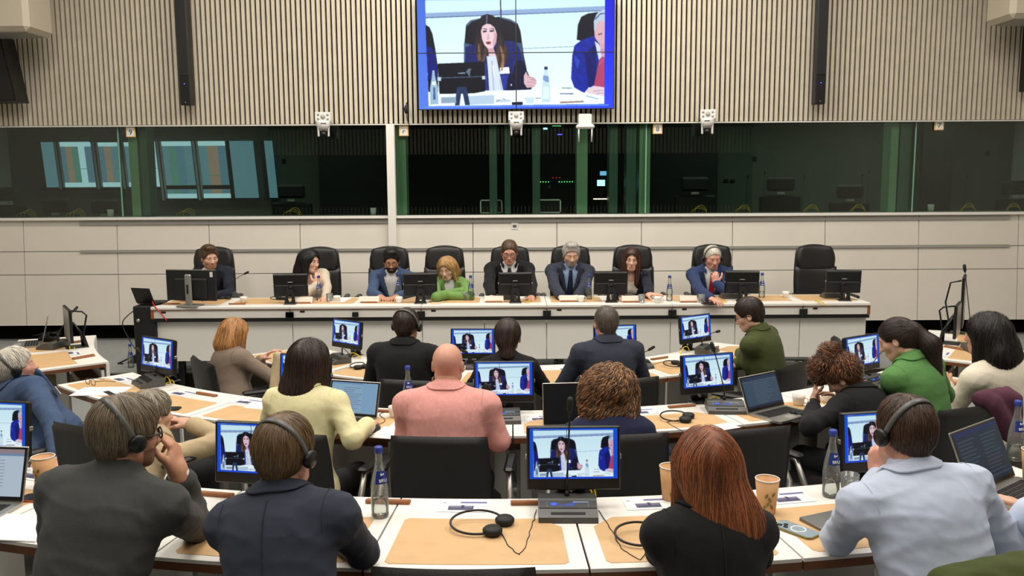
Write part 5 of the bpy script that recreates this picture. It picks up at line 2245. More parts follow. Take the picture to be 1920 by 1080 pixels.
def nets(prims, h, disp=None, smooth=1, dcut=.035):
    """surface of a field as quads (surface nets)"""
    lo = np.min([bbox(p)[0] for p in prims if p['op'] == '+'], axis=0) - h * 2.5 - .006
    hi = np.max([bbox(p)[1] for p in prims if p['op'] == '+'], axis=0) + h * 2.5 + .006
    n = np.ceil((hi - lo) / h).astype(int) + 1
    ax = [lo[i] + h * np.arange(n[i]) for i in range(3)]
    F = np.full(tuple(n), BIG, np.float64)
    for p in prims:
        bb = bbox(p)
        if bb is None:
            sl_ = (slice(None),) * 3
        else:
            m = p['k'] + h * 3
            i0 = np.clip(((bb[0] - m - lo) / h).astype(int), 0, n - 1)
            i1 = np.clip(((bb[1] + m - lo) / h).astype(int) + 2, 1, n)
            sl_ = tuple(slice(i0[i], i1[i]) for i in range(3))
        G = np.stack(np.meshgrid(*[ax[i][sl_[i]] for i in range(3)], indexing='ij'), -1)
        d = d_prim(p, G)
        if p['op'] == '+':
            F[sl_] = smin(F[sl_], d, p['k'])
        elif p['op'] == '-':
            F[sl_] = -smin(-F[sl_], d, p['k'])
        else:
            F = -smin(-F, -ev([dict(p, op='+')], np.stack(np.meshgrid(*ax, indexing='ij'), -1)), p['k'])
    if disp is not None:
        m = np.abs(F) < dcut
        idx = np.argwhere(m)
        P = lo + idx * h
        F[m] += disp(P)
    F[0], F[-1], F[:, 0], F[:, -1], F[:, :, 0], F[:, :, -1] = (BIG,) * 6
    S = F < 0
    c = [S[a[0]:n[0] - 1 + a[0], a[1]:n[1] - 1 + a[1], a[2]:n[2] - 1 + a[2]] for a in _E]
    s = sum(x.astype(np.int8) for x in c)
    act = (s > 0) & (s < 8)
    idx = np.argwhere(act)
    acc = np.zeros((len(idx), 3))
    cnt = np.zeros(len(idx))
    fv = [F[idx[:, 0] + a[0], idx[:, 1] + a[1], idx[:, 2] + a[2]] for a in _E]
    for i, a in enumerate(_E):
        for d in range(3):
            if a[d] == 0:
                b = list(a)
                b[d] = 1
                j = _E.index(tuple(b))
                m = (fv[i] < 0) != (fv[j] < 0)
                t = fv[i][m] / (fv[i][m] - fv[j][m])
                q = np.tile(np.array(a, float), (m.sum(), 1))
                q[:, d] += t
                acc[m] += q
                cnt[m] += 1
    V = lo + (idx + acc / cnt[:, None]) * h
    vid = np.full(tuple(n), -1, np.int64)
    vid[idx[:, 0], idx[:, 1], idx[:, 2]] = np.arange(len(idx))
    quads = []
    for d in range(3):
        sl0 = [slice(1, n[i] - 1) for i in range(3)]
        sl1 = list(sl0)
        sl0[d] = slice(0, n[d] - 1)
        sl1[d] = slice(1, n[d])
        a, b = S[tuple(sl0)], S[tuple(sl1)]
        e = np.argwhere(a != b)
        off = np.array([sl0[i].start for i in range(3)])
        g = e + off
        u, w = (d + 1) % 3, (d + 2) % 3
        q = []
        for (du, dw) in ((0, 0), (-1, 0), (-1, -1), (0, -1)):
            k_ = g.copy()
            k_[:, u] += du
            k_[:, w] += dw
            q.append(vid[k_[:, 0], k_[:, 1], k_[:, 2]])
        q = np.stack(q, 1)
        inside = a[e[:, 0], e[:, 1], e[:, 2]]
        q[~inside] = q[~inside][:, ::-1]
        quads.append(q)
    Q = np.concatenate(quads)
    Q = Q[(Q >= 0).all(1)]
    for _ in range(smooth):
        A_ = np.zeros_like(V)
        C_ = np.zeros(len(V))
        for i in range(4):
            j = (i + 1) % 4
            np.add.at(A_, Q[:, i], V[Q[:, j]])
            np.add.at(C_, Q[:, i], 1)
            np.add.at(A_, Q[:, j], V[Q[:, i]])
            np.add.at(C_, Q[:, j], 1)
        V = V * .5 + .5 * A_ / np.maximum(C_, 1)[:, None]
    return V, Q


def mesh_np(name, parts, mats):
    """parts: list of (V, Q(4 columns or 3), material index or array)"""
    V = np.concatenate([p[0] for p in parts])
    off = 0
    loops, tot, mi = [], [], []
    for v, q, m in parts:
        q = np.asarray(q)
        loops.append((q + off).ravel())
        tot.append(np.full(len(q), q.shape[1]))
        mi.append(np.broadcast_to(np.asarray(m), (len(q),)))
        off += len(v)
    loops, tot, mi = np.concatenate(loops), np.concatenate(tot), np.concatenate(mi)
    me = bpy.data.meshes.new(name)
    me.vertices.add(len(V))
    me.vertices.foreach_set('co', V.astype(np.float32).ravel())
    me.loops.add(len(loops))
    me.loops.foreach_set('vertex_index', loops.astype(np.int32))
    me.polygons.add(len(tot))
    st = np.concatenate([[0], np.cumsum(tot)[:-1]])
    me.polygons.foreach_set('loop_start', st.astype(np.int32))
    me.polygons.foreach_set('loop_total', tot.astype(np.int32))
    for m in mats:
        me.materials.append(m)
    me.polygons.foreach_set('material_index', mi.astype(np.int32))
    me.polygons.foreach_set('use_smooth', np.ones(len(tot), bool))
    me.update(calc_edges=True)
    me.validate()
    return me


def link(name, me, parent=None):
    o = bpy.data.objects.new(name, me)
    COL.objects.link(o)
    if parent is not None:
        o.parent = parent
    return o


def qsphere(c, r, n=12):
    m = n // 2
    th = np.pi * (np.arange(m + 1)) / m
    V = np.array([(c[0] + r * math.sin(t) * math.cos(2 * PI * j / n), c[1] + r * math.sin(t) * math.sin(2 * PI * j / n), c[2] + r * math.cos(t)) for t in th for j in range(n)])
    Q = [(i * n + j, (i + 1) * n + j, (i + 1) * n + (j + 1) % n, i * n + (j + 1) % n) for i in range(m) for j in range(n)]
    return V, np.array(Q)


def qtube(pts, r, n=6):
    mb = MB()
    mb.tube(pts, r, n, caps=False)
    return np.concatenate(mb.v), np.array(mb.f)


_w = np.random.default_rng(5).normal(size=(24, 3))
_ph = np.random.default_rng(6).uniform(0, 6.28, 24)


def noise3(P, f, seed=0):
    out = 0
    for i in range(5):
        k = (i + seed * 5) % 24
        out = out + np.sin(P @ (_w[k] * f) + _ph[k] + seed)
    return out / 5


# ------------------------------------------------------------------ head
def head_prims(fem=False, wide=1.0, beard=False):
    s = .95 if fem else 1.0
    j = .90 if fem else 1.0
    P = [p_ell((0, -.012, .036), (.075 * wide, .096, .084), k=.01),
         p_ell((0, .022, -.030), (.058 * wide * j, .064, .078), k=.035),
         p_ell((0, .050, -.086), (.030 * j, .026, .024), k=.03),
         p_cone((-.050 * j * wide, .0, -.055), (-.022, .052, -.090), .020, .016, k=.03),
         p_cone((.050 * j * wide, .0, -.055), (.022, .052, -.090), .020, .016, k=.03),
         p_ell((-.040 * wide, .050, -.018), (.024, .024, .022), k=.03),
         p_ell((.040 * wide, .050, -.018), (.024, .024, .022), k=.03),
         p_cone((-.034, .072, .024), (.034, .072, .024), .014 if not fem else .011, k=.02),
         p_ell((-.031, .088, .004), (.017, .014, .012), k=.012, op='-'),
         p_ell((.031, .088, .004), (.017, .014, .012), k=.012, op='-'),
         p_cone((0, .078, .012), (0, .100, -.030), .0085, .0125 * s, k=.014),
         p_ell((-.011, .092, -.034), (.0085, .011, .008), k=.008),
         p_ell((.011, .092, -.034), (.0085, .011, .008), k=.008),
         p_cone((-.019, .078, -.060), (.019, .078, -.060), .0085, k=.012),
         p_cone((-.015, .077, -.069), (.015, .077, -.069), .0085, k=.008),
         p_cone((-.022, .093, -.0645), (.022, .093, -.0645), .0035, k=.004, op='-'),
         p_cone((0, -.020, -.04), (0, -.045, -.135), .054 * (.86 if fem else 1), .056 * (.86 if fem else 1), k=.03)]
    for sx in (-1, 1):
        R = rotz(sx * -.35) @ rotx(.15)
        P.append(p_ell((sx * .078 * wide, -.008, -.002), (.009, .019, .031), R, k=.008))
        P.append(p_ell((sx * .088 * wide, -.003, .002), (.006, .009, .016), R, k=.006, op='-'))
    return P


def face_extras(fem, iris_i, white_i, brow_i, lip_i, closed):
    """eyes, lids, brows, lips as small pieces of the body mesh; returns parts"""
    parts = []
    for sx in (-1, 1):
        V, Q = qsphere((sx * .031, .0735, .005), .0125, 14)
        c = V[Q].mean(1)
        d = np.linalg.norm(c - A(sx * .031, .086, .002), axis=1)
        mi = np.where(d < .0062, iris_i, white_i)
        parts.append((V, Q, mi))
        # eyelid
        V, Q = qsphere((sx * .031, .0740, .0055), .0135, 14)
        c = V[Q].mean(1)
        keep = (c[:, 2] > (.0055 - (.006 if closed else -.0035)))
        parts.append((V, Q[keep], 0))
        pts = [(sx * .014, .0875, .022), (sx * .028, .0885, .0275), (sx * .046, .0795, .024)]
        V, Q = qtube(pts, [.0030, .0036, .0018] if not fem else [.0022, .0026, .0012], 6)
        parts.append((V, Q, brow_i))
        if fem:
            V, Q = qtube([(sx * .019, .0860, .0085), (sx * .031, .0885, .0105), (sx * .043, .0830, .008)], .0012, 5)
            parts.append((V, Q, iris_i))
    return parts


# ------------------------------------------------------------------ hand
def hand_prims(side, curl=.5, spread=.0, thumb=.6):
    """wrist at the origin, fingers along +y, back of the hand +z; side +1 = right hand (thumb towards -x)"""
    s = -side            # direction of the thumb along x
    P = [p_ell((0, .045, 0), (.040, .050, .0155), k=.012), p_cone((0, -.02, 0), (0, .02, 0), .024, .026, k=.02, fl=(A(0, 0, 1), 1.35)),
         p_ell((s * .026, .03, -.008), (.018, .030, .015), k=.015)]
    base = [(s * .028, .083), (s * .0095, .090), (-s * .0095, .086), (-s * .028, .076)]
    L = [(.040, .025, .022), (.044, .028, .023), (.040, .026, .022), (.032, .020, .019)]
    for i in range(4):
        p = A(base[i][0], base[i][1], -.001)
        a = 0.
        w = (s * (.10, .03, -.04, -.12)[i]) * (1 + spread * 2.5)
        cv = curl * (1 + .12 * i)
        for j in range(3):
            a += cv * (.75, 1.0, .7)[j]
            d = A(math.sin(w) * math.cos(a), math.cos(w) * math.cos(a), -math.sin(a))
            q = p + d * L[i][j]
            r0 = (.0092, .0082, .0076)[j] * (.92 if i == 3 else 1)
            P.append(p_cone(p, q, r0, r0 * .93, k=.004 if j else .008))
            p = q
    p = A(s * .030, .022, -.006)
    for j, (ln, r0) in enumerate(((.040, .0125), (.030, .0105), (.024, .0092))):
        a = thumb * (.35 + .35 * j)
        d = unit(A(s * (.72 - .28 * j), .70 + .1 * j, -a))
        q = p + d * ln
        P.append(p_cone(p, q, r0, r0 * .9, k=.008))
        p = q
    return P


# ------------------------------------------------------------------ hair
def cap_prims(t=.012, wide=1.0, front=.074, nape=-.085, side=.01, top=0.):
    """short hair: a grown cranium cut back along the hairline"""
    P = [p_ell((0, -.015, .042 + top * .7), (.0755 * wide + t * .8, .095 + t, .083 + t * .7 + top * .6), k=.01),
         p_ell((0, -.020, .020), (.0765 * wide + t * .35, .092 + t * .5, .085), k=.02),
         p_cone((0, -.050, -.01), (0, -.048, -.060), .052 * wide + t * .3, .043 * wide + t * .1, k=.03),
         p_ell((0, .130, -.004), (.112, .094, front), k=.010, op='-'),
         p_box((0, .065, -.085), (.12, .062, .09), r=.01, k=.012, op='-'),
         p_plane((0, -.07, nape), (0, .35, -1), k=.012)]
    for sx in (-1, 1):
        P.append(p_ell((sx * .092, -.004, -.018), (.026, .024, .036), k=.008, op='-'))
    return P


def grad(prims, P, e=.004):
    d0 = ev(prims, P)
    g = np.stack([ev(prims, P + A(e, 0, 0)) - d0, ev(prims, P + A(0, e, 0)) - d0, ev(prims, P + A(0, 0, e)) - d0], -1)
    return d0, g / (np.linalg.norm(g, axis=-1, keepdims=True) + 1e-9)


def strands(prims, V, n, flow, length, steps=9, width=.0028, jit=.003, curl=0., cfreq=90., seed=0, lift=.0, keep=None, nm=3, wobble=.10):
    """ribbons that run over the hair volume along a flow direction"""
    r = np.random.default_rng(seed + 100)
    src = V if keep is None else V[keep(V)]
    if len(src) == 0:
        return None
    p = src[r.integers(0, len(src), n)] + r.normal(0, .002, (n, 3))
    off = r.uniform(-.0015, jit, n)
    L = length * r.uniform(.6, 1.1, n)
    ds = (L / steps)[:, None]
    path = []
    nor = []
    wob = r.normal(0, wobble, (n, 3))
    for k in range(steps + 1):
        d0, g = grad(prims, p)
        p = p - g * (d0 - off)[:, None]
        path.append(p.copy())
        nor.append(g)
        f = flow(p) + wob
        f = f - (f * g).sum(-1, keepdims=True) * g
        f /= np.linalg.norm(f, axis=-1, keepdims=True) + 1e-9
        p = p + f * ds
    path = np.stack(path, 1)
    nor = np.stack(nor, 1)
    T = np.gradient(path, axis=1)
    T /= np.linalg.norm(T, axis=-1, keepdims=True) + 1e-9
    B = np.cross(nor, T)
    B /= np.linalg.norm(B, axis=-1, keepdims=True) + 1e-9
    if curl:
        s = np.linspace(0, 1, steps + 1)[None, :] * L[:, None]
        ph = r.uniform(0, 6.28, n)[:, None] + s * cfreq
        am = curl * r.uniform(.5, 1.3, n)[:, None]
        path = path + B * (am * np.cos(ph))[..., None] + nor * (am * (.35 + np.sin(ph)))[..., None]
    if lift:
        path = path + nor * (lift * np.linspace(0, 1, steps + 1) ** 2)[None, :, None]
    wd = width * np.sin(np.linspace(.35, PI - .25, steps + 1))[None, :, None] * r.uniform(.6, 1.3, n)[:, None, None]
    a = path - B * wd / 2
    b = path + B * wd / 2
    mid = path + nor * (wd * .3)
    VV = np.stack([a, mid, b], 2).reshape(-1, 3)
    st = (steps + 1) * 3
    base = (np.arange(n) * st)[:, None]
    kk = np.arange(steps)[None, :] * 3
    Q = []
    for o in (0, 1):
        q = np.stack([base + kk + o, base + kk + o + 1, base + kk + o + 4, base + kk + o + 3], -1).reshape(-1, 4)
        Q.append(q)
    mi = np.repeat(r.integers(0, nm, n), steps)
    return VV, np.concatenate(Q), np.concatenate([mi, mi])


def hair_mats(name, rgb, var=.35, rough=.42):
    c = np.array(rgb, float)
    out = []
    for i, f in enumerate((1.0, 1 + var, 1 - var)):
        out.append(mat('%s_hair_%s' % (name, ('mid', 'light', 'dark')[i]), tuple(np.clip(c * f, 0, 255)), rough, spec=.45))
    return out


# ------------------------------------------------------------------ the figure
def frame_R(fwd, up):
    fwd, up = unit(fwd), unit(up)
    x = unit(np.cross(fwd, up))
    y = unit(np.cross(up, x))
    return np.stack([x, y, up], 1)      # columns: right, forward, up


def ik(S, Wp, L1, L2, hint):
    d = Wp - S
    D = np.linalg.norm(d)
    D2 = min(D, (L1 + L2) * .995)
    if D > (L1 + L2) * .995:
        k = D / ((L1 + L2) * .995)
        L1, L2 = L1 * k, L2 * k
        D2 = D
    D2 = max(D2, abs(L1 - L2) + .02)
    a = (L1 ** 2 - L2 ** 2 + D2 ** 2) / (2 * D2)
    h = math.sqrt(max(0, L1 ** 2 - a ** 2))
    u = d / (D + 1e-9)
    hn = np.asarray(hint, float)
    hn = unit(hn - u * (hn @ u))
    return S + u * a + hn * h


SKINS = {}


def skin(kind):
    c = {'fair': (214, 168, 144), 'pink': (210, 154, 132), 'tan': (190, 138, 108), 'olive': (172, 116, 86)}[kind]
    if kind not in SKINS:
        SKINS[kind] = (mat('skin_' + kind, c, .48, spec=.4, noise=.06, nscale=40), mat('lip_' + kind, (c[0] * .88, c[1] * .68, c[2] * .68), .4))
    return SKINS[kind]


M_eye = mat('eye_white', (214, 206, 198), .3)
M_iris = mat('eye_dark', (40, 30, 24), .25)


def person(label, H, face_yaw, torso_yaw, zf, hip, *, fem=False, pitch=0., roll=0., skin_='fair', hair=None, jacket=None, shirt=None,
           arms=None, lean_side=0., sw=None, build=1.0, h=.0085, hh=.0045, fine_face=False, legs=True, wide=1.0, collar='jacket', fold=.0035,
           tie=None, closed=False, glasses=None, phones=False, badge=None, beard=None, hs=.98, seated=True, trousers=None, neck=None, shrug=0.):
    """H: world position of the head's centre; hip: world xy of the pelvis; zf: floor height. yaw in radians (0 = +Y)."""
    H = np.asarray(H, float)
    org = A(hip[0], hip[1], zf)
    Hl = H - org
    Pv = A(0, 0, .56)
    Rh = rotz(face_yaw) @ rotx(-pitch) @ roty(roll)
    fT = rotz(torso_yaw) @ A(0, 1, 0)
    sT = rotz(torso_yaw) @ A(1, 0, 0)
    Nk = Hl + Rh @ A(0, -.035, -.10) * hs + A(0, 0, -.024) - fT * .012     # base of the neck
    if neck is not None:
        Nk = Nk + A(*neck)
    up = unit(Nk - Pv)
    x = unit(np.cross(fT, up))
    RT = np.stack([x, unit(np.cross(up, x)), up], 1)
    fw = RT[:, 1]
    sw = (sw or (.158 if fem else .178)) * build
    LT = np.linalg.norm(Nk - Pv)
    shz = -.066 + shrug
    sh = {s: Nk + x * s * sw + up * shz + fw * .012 for s in (-1, 1)}
    B = build * (.90 if fem else 1.0)

    def T(px_, py_, t):          # torso frame -> local; t 0 at the pelvis .. 1 at the neck
        return Pv + x * px_ + fw * py_ + up * (t * LT)
    torso = [p_ell(Pv + up * .02, (.168 * build, .128 * B, .125), RT, k=.06),
             p_ell(T(0, 0.005, .33), (.142 * B, .112 * B, .16), RT, k=.06),
             p_ell(T(0, -.004, .62), (.162 * B, .116 * B, .17), RT, k=.06),
             p_ell(T(0, -.012, .80), (.158 * B, .098 * B, .10), RT, k=.05),
             p_cone(sh[-1], sh[1], .050 * B, k=.05, fl=(fw, .92)),
             p_cone(Nk + up * -.012, Nk + x * sw * .80 - up * .052, .046 * B, .038 * B, k=.045),
             p_cone(Nk + up * -.012, Nk - x * sw * .80 - up * .052, .046 * B, .038 * B, k=.045),
             p_cone(Nk - up * .04, Nk + up * .015, .058 * B, .050 * B, k=.03)]
    if fem:
        for s in (-1, 1):
            torso.append(p_ell(T(s * .068, .088, .62), (.062, .055, .062), RT, k=.04))
    arms = arms or {}
    L1, L2 = (.262, .232) if fem else (.290, .255)
    body, slv, hands, cuffs = [], [], [], []
    for s, key in ((-1, 'L'), (1, 'R')):
        a = arms.get(key, {})
        Wp = a.get('w')
        if Wp is None:
            tz = a.get('z', None)
            Wp = T(s * .13, .34, .25)
            if tz is not None:
                Wp[2] = tz - zf + .035
        else:
            Wp = np.asarray(Wp, float) - org
        hint = a.get('hint', (x * s * .7 - up * .6 - fw * .3))
        El = a.get('e')
        El = ik(sh[s], Wp, L1, L2, hint) if El is None else np.asarray(El, float) - org
        ra, rb, rc = .045 * B, .038 * B, .029 * B
        slv.append(p_cone(sh[s] - up * .006, El, ra + .004, rb + .002, k=.03))
        slv.append(p_cone(El, El + (Wp - El) * (a.get('sleeve', .93)), rb + .003, rc + .006, k=.02))
        fa = unit(Wp - El)
        bk = np.asarray(a.get('back', (0, 0, 1)), float)
        bk = unit(bk - fa * (bk @ fa))
        hd = unit(np.asarray(a.get('dir', fa), float))
        bk = unit(bk - hd * (bk @ hd))
        RH = np.stack([unit(np.cross(hd, bk)), hd, bk], 1)
        HP = hand_prims(s, a.get('curl', .35), a.get('spread', 0.), a.get('thumb', .6))
        sc = a.get('hscale', .93 if fem else 1.0)
        HP = xf(HP, RH * 1.0, Wp)
        hands.append(HP + [p_cone(El + (Wp - El) * .35, Wp, .034 * B, .026 * B, k=.02)])
        cuffs.append((El, Wp, fa, rc))
        a['_el'] = El
        a['_w'] = Wp
    kn = {}
    lg = []
    for s in (-1, 1):
        hpt = Pv + x * s * .09 - A(0, 0, .03)
        flat_f = unit(A(fT[0], fT[1], 0))
        k_ = A(Pv[0], Pv[1], .50) + sT * s * .13 + flat_f * .40
        f_ = k_ * A(1, 1, 0) + flat_f * .02 + A(0, 0, .085)
        lg += [p_cone(hpt, k_, .088 * build, .062, k=.04), p_cone(k_, f_, .058, .042, k=.03)]
        kn[s] = (k_, f_, flat_f)

    M_skin, M_lip = skin(skin_)
    hm = hair['mats'] if hair else [M_iris]
    # --- body: one continuous figure under the clothes, plus finely sampled head and hands
    sub = [dict(p) for p in torso]
    for p in sub:
        if 'r' in p and p['t'] == 'e':
            p['r'] = p['r'] * .90
        elif p['t'] == 'c':
            p['ra'] *= .85
            p['rb'] *= .85
    HPp = xf([dict(p) for p in head_prims(fem, wide)], np.eye(3), A(0, 0, 0))
    neckp = [p_cone(Nk - up * .03, Hl + Rh @ A(0, -.035, -.08) * hs, .054 * (.84 if fem else 1), .050 * (.84 if fem else 1), k=.03)]
    bod = sub + neckp + [p_cone(sh[s], arms.get(k, {}).get('_el', sh[s]) if arms else sh[s], .040 * B, .036 * B, k=.03) for s, k in ((-1, 'L'), (1, 'R'))]
    for (El, Wp, fa, rc) in cuffs:
        bod.append(p_cone(El, Wp, .034 * B, .024 * B, k=.02))
    bod += [p_cone(Hl + Rh @ A(0, -.035, -.08) * hs, Hl + Rh @ A(0, -.01, .02) * hs, .045, .05, k=.03)]
    for q in (-1, 1):
        bod += [dict(p_cone(Pv + x * q * .09 - A(0, 0, .03), kn[q][0], .070, .050, k=.04)), p_cone(kn[q][0], kn[q][1], .046, .034, k=.03)]
    parts = []
    V, Q = nets(bod, .014, smooth=1)
    parts.append((V, Q, 0))
    # head
    hp = head_prims(fem, wide)
    V, Q = nets(hp, (.0034 if fine_face else hh) / 1.0, smooth=1)
    cen = V[Q].mean(1)
    mi = np.zeros(len(Q), int)
    lipm = (np.abs(cen[:, 0]) < (.021 if fem else .018)) & (cen[:, 1] > .080) & (cen[:, 2] > -.0745) & (cen[:, 2] < -.0565)
    mi[lipm] = 1
    if beard:
        bm = (cen[:, 2] < -.043) & (cen[:, 1] > .025) & (cen[:, 2] > -.108) & ~lipm & ~((cen[:, 2] > -.048) & (np.abs(cen[:, 0]) < .02) & (cen[:, 1] > .088))
        mi[bm] = 5
    parts.append((V @ (Rh.T * hs) + Hl, Q, mi))
    for (v, q, m) in face_extras(fem, 3, 2, 4, 1, closed):
        parts.append((v @ (Rh.T * hs) + Hl, q, m))
    for HPr in hands:
        V, Q = nets(HPr, .0045, smooth=1)
        parts.append((V, Q, 0))
    mats = [M_skin, M_lip, M_eye, M_iris, hm[2] if len(hm) > 2 else hm[0], beard or hm[0]]
    root = link('person', mesh_np('person', parts, mats))
    root.location = org.tolist()
    tag(root, label, 'person')

    # --- clothing
    def clothes(name, prims, m, off, hgt, disp=None, sm=1, extra=None):
        pr = []
        for p in prims:
            q = dict(p)
            if q['op'] == '+':
                if q['t'] == 'e':
                    q['r'] = q['r'] + off
                elif q['t'] == 'c':
                    q['ra'] += off
                    q['rb'] += off
            pr.append(q)
        V, Q = nets(pr + (extra or []), hgt, disp, sm)
        return link(name, mesh_np(name, [(V, Q, 0)], [m]), root)

    rs = int(abs(H[0] * 37 + H[1] * 11)) % 7
    Tx, Tf, Tu = x, fw, up

    def folds(P):
        l = P - Pv
        a, b, c = l @ Tx, l @ Tf, l @ Tu
        q = np.stack([a * .55, b * .5, c * 1.5], -1)
        n1 = noise3(q, 26, rs)
        n2 = noise3(np.stack([a + .25 * c, b, c - .3 * a * np.sign(a)], -1), 40, rs + 1)
        r1 = (1 - np.abs(n1) * 2.4)
        r1 = np.clip(r1, 0, 1) ** 2
        r2 = np.clip(1 - np.abs(n2) * 2.4, 0, 1) ** 2
        amp = fold * (.55 + .6 * np.clip(np.abs(a) / .18, 0, 1.4))
        return -amp * (r1 * .8 + r2 * .5) + amp * .4
    neckc = Nk + up * .018 + fw * .004
    cf = []          # collar
    n_ = 20
    rx, ry = (.060 * (hs / .98) ** .7, .063 * (hs / .98) ** .7) if not fem else (.051, .055)

    def ringp(rx, ry, zc, tilt, r0, arc=(0, 2 * PI), fl=.55):
        out = []
        aa = np.linspace(arc[0], arc[1], n_ + 1)
        pts = [neckc + x * rx * math.sin(t) - fw * ry * math.cos(t) + up * (zc - tilt * (1 - math.cos(t)) / 2) for t in aa]
        for i in range(n_):
            out.append(p_cone(pts[i], pts[i + 1], r0, k=.008))
        return out
    if jacket:
        jm = jacket['m']
        pr = torso + slv
        off = jacket.get('off', .012)
        ex = []
        if jacket.get('hem', True):
            ex.append(p_ell(Pv + up * -.01, (.178 * build + .01, .142 * B + .01, .12), RT, k=.05))
        st = jacket.get('style', 'blazer')
        if st == 'blazer':
            pass
        elif st == 'crew':
            ex += ringp(rx + .004, ry + .004, .004, .03, .010)
        elif st == 'shirt':
            pass
        if jacket.get('pads'):
            for s in (-1, 1):
                ex.append(p_cone(sh[s] - x * s * .05 + up * .018, sh[s] + x * s * .010 + up * .012, .046 * B, .042 * B, k=.03))
        cut = []
        if jacket.get('open'):
            # V opening at the front
            ow = jacket['open']
            dep = jacket.get('deep', .30)
            c0 = Nk + up * .03
            for s in (-1, 1):
                pass
            tip = T(0, .0, dep)
            topw = ow
            for t_ in np.linspace(0, 1, 9):
                zc = dep + (1.04 - dep) * t_
                wv = topw * t_ ** 1.1 * .5 + .004
                cut.append(p_box(T(0, .16, zc), (wv, .135, LT * (1.04 - dep) / 16 + .004), RT, r=.002, k=.004, op='-'))
        V, Q = None, None
        pr2 = []
        for p in pr:
            q = dict(p)
            if q['t'] == 'e':
                q['r'] = q['r'] + off
            else:
                q['ra'] += off
                q['rb'] += off
            pr2.append(q)
        lap = []
        if jacket.get('open') and st == 'blazer':
            ow, dep = jacket['open'], jacket.get('deep', .30)
            for s in (-1, 1):
                for j in range(6):
                    t0, t1 = j / 6, (j + 1) / 6
                    def LP(t_):
                        zc = dep + (1.0 - dep) * t_
                        return T(s * (ow * t_ ** 1.1 * .5 + .030 * min(1, .35 + t_)), .118 * B + .010 - .05 * max(0, t_ - .55), zc)
                    lap.append(p_cone(LP(t0), LP(t1), .016 + .018 * t0, .016 + .018 * t1, k=.006, fl=(fw, 2.2)))
        # cuffs end the sleeves
        V, Q = nets(pr2 + ex + lap + cut, h, folds, 1)
        o = link(jacket.get('name', 'jacket'), mesh_np('jacket', [(V, Q, 0)], [jm]), root)
        full = pr2 + ex + lap
        # collar folded over the neckline, and the sleeve seams
        if st in ('blazer', 'shirt'):
            ca = PI - (.75 if st == 'blazer' else .35)
            na, nt = 30, 6
            w0, w1 = (.034, .017) if st == 'blazer' else (.030, .013)
            rows = []
            for j in range(nt + 1):
                t_ = j / nt
                aa = np.linspace(-ca, ca, na + 1)
                rr = t_ * w1
                P = np.stack([neckc + x * (rx + .004 + rr) * math.sin(q) - fw * (ry + .002 + rr) * math.cos(q)
                              + up * (w0 * (1 - t_ * 1.0) * (.55 + .45 * math.cos(q / 2)) - .006 - t_ * .010 - .05 * (1 - math.cos(q)) / 2) for q in aa])
                for _ in range(4):
                    d0, g = grad(full, P)
                    P = P + g * np.maximum(0, (.0035 if j < nt else .0045) - d0)[:, None]
                rows.append(P)
            rows = [rows[0] - up * .012 - (rows[1] - rows[0]) * .0] + rows
            V = np.concatenate(rows)
            NN = na + 1
            Q = np.array([(j * NN + i, j * NN + i + 1, (j + 1) * NN + i + 1, (j + 1) * NN + i) for j in range(nt + 1) for i in range(na)])
            co = link('collar', mesh_np('collar', [(V, Q, 0)], [jm]), o)
            md = co.modifiers.new('thick', 'SOLIDIFY')
            md.thickness = .005
            md.offset = 0
        if st != 'crew' and len(full) < 60:
            for s in (-1, 1):
                pts = []
                for q in np.linspace(-.5, 3.3, 26):
                    p_ = sh[s] + x * s * -.012 + (up * math.sin(q) - fw * math.cos(q)) * .10
                    pts.append(p_)
                P = np.array(pts)
                for _ in range(7):
                    d0, g = grad(full, P)
                    g = g - (g @ x)[:, None] * x * .8
                    P = P - g * (d0 - .0006)[:, None]
                V, Q = qtube(P, .0011, 4)
                link('sleeve_seam', mesh_np('sleeve_seam', [(V, Q, 0)], [jm]), o)
        if jacket.get('seam'):
            pts = []
            for t_ in np.linspace(.05, .97, 40):
                q = T(0, -.30, t_)
                for _ in range(30):
                    d = ev(pr2 + ex, q[None])[0]
                    if d < .0012:
                        break
                    q = q + fw * d * .8
                pts.append(q + fw * (-.0005))
            V, Q = qtube(pts, .0014, 5)
            link('back_seam', mesh_np('back_seam', [(V, Q, 0)], [mat('seam_shadow_thread', (24, 25, 28), .8)]), o)
    if shirt:
        sm_ = shirt['m']
        ex = ringp(rx + .001, ry + .002, .020, .055, .007)
        ex += ringp(rx + .004, ry + .006, .008, .05, .006)
        if not shirt.get('ring', True):
            ex = []
        if shirt.get('open_collar'):
            ex = ringp(rx + .002, ry + .004, .012, .07, .007, (-PI + .5, PI - .5))
        cu = []
        if shirt.get('neckline'):
            cu = [p_ell(T(0, .10, 1.0), (.055, .10, .09), RT, k=.01, op='-')]
            ex = []
        pr2 = []
        for p in torso:
            q = dict(p)
            if q['t'] == 'e':
                q['r'] = q['r'] + shirt.get('off', .004)
            else:
                q['ra'] += .002
                q['rb'] += .002
            pr2.append(q)
        for s, (El, Wp, fa, rc) in zip((-1, 1), cuffs):
            pr2.append(p_cone(sh[s], El, .036 * B, .034 * B, k=.02))
            pr2.append(p_cone(El, Wp - fa * .03, .034 * B, rc, k=.01))
            pr2.append(p_cone(Wp - fa * .075, Wp - fa * .006, rc + .004, rc + .005, k=.004))
        V, Q = nets(pr2 + ex + cu, max(h, .007), None, 1)
        link('shirt', mesh_np('shirt', [(V, Q, 0)], [sm_]), root)
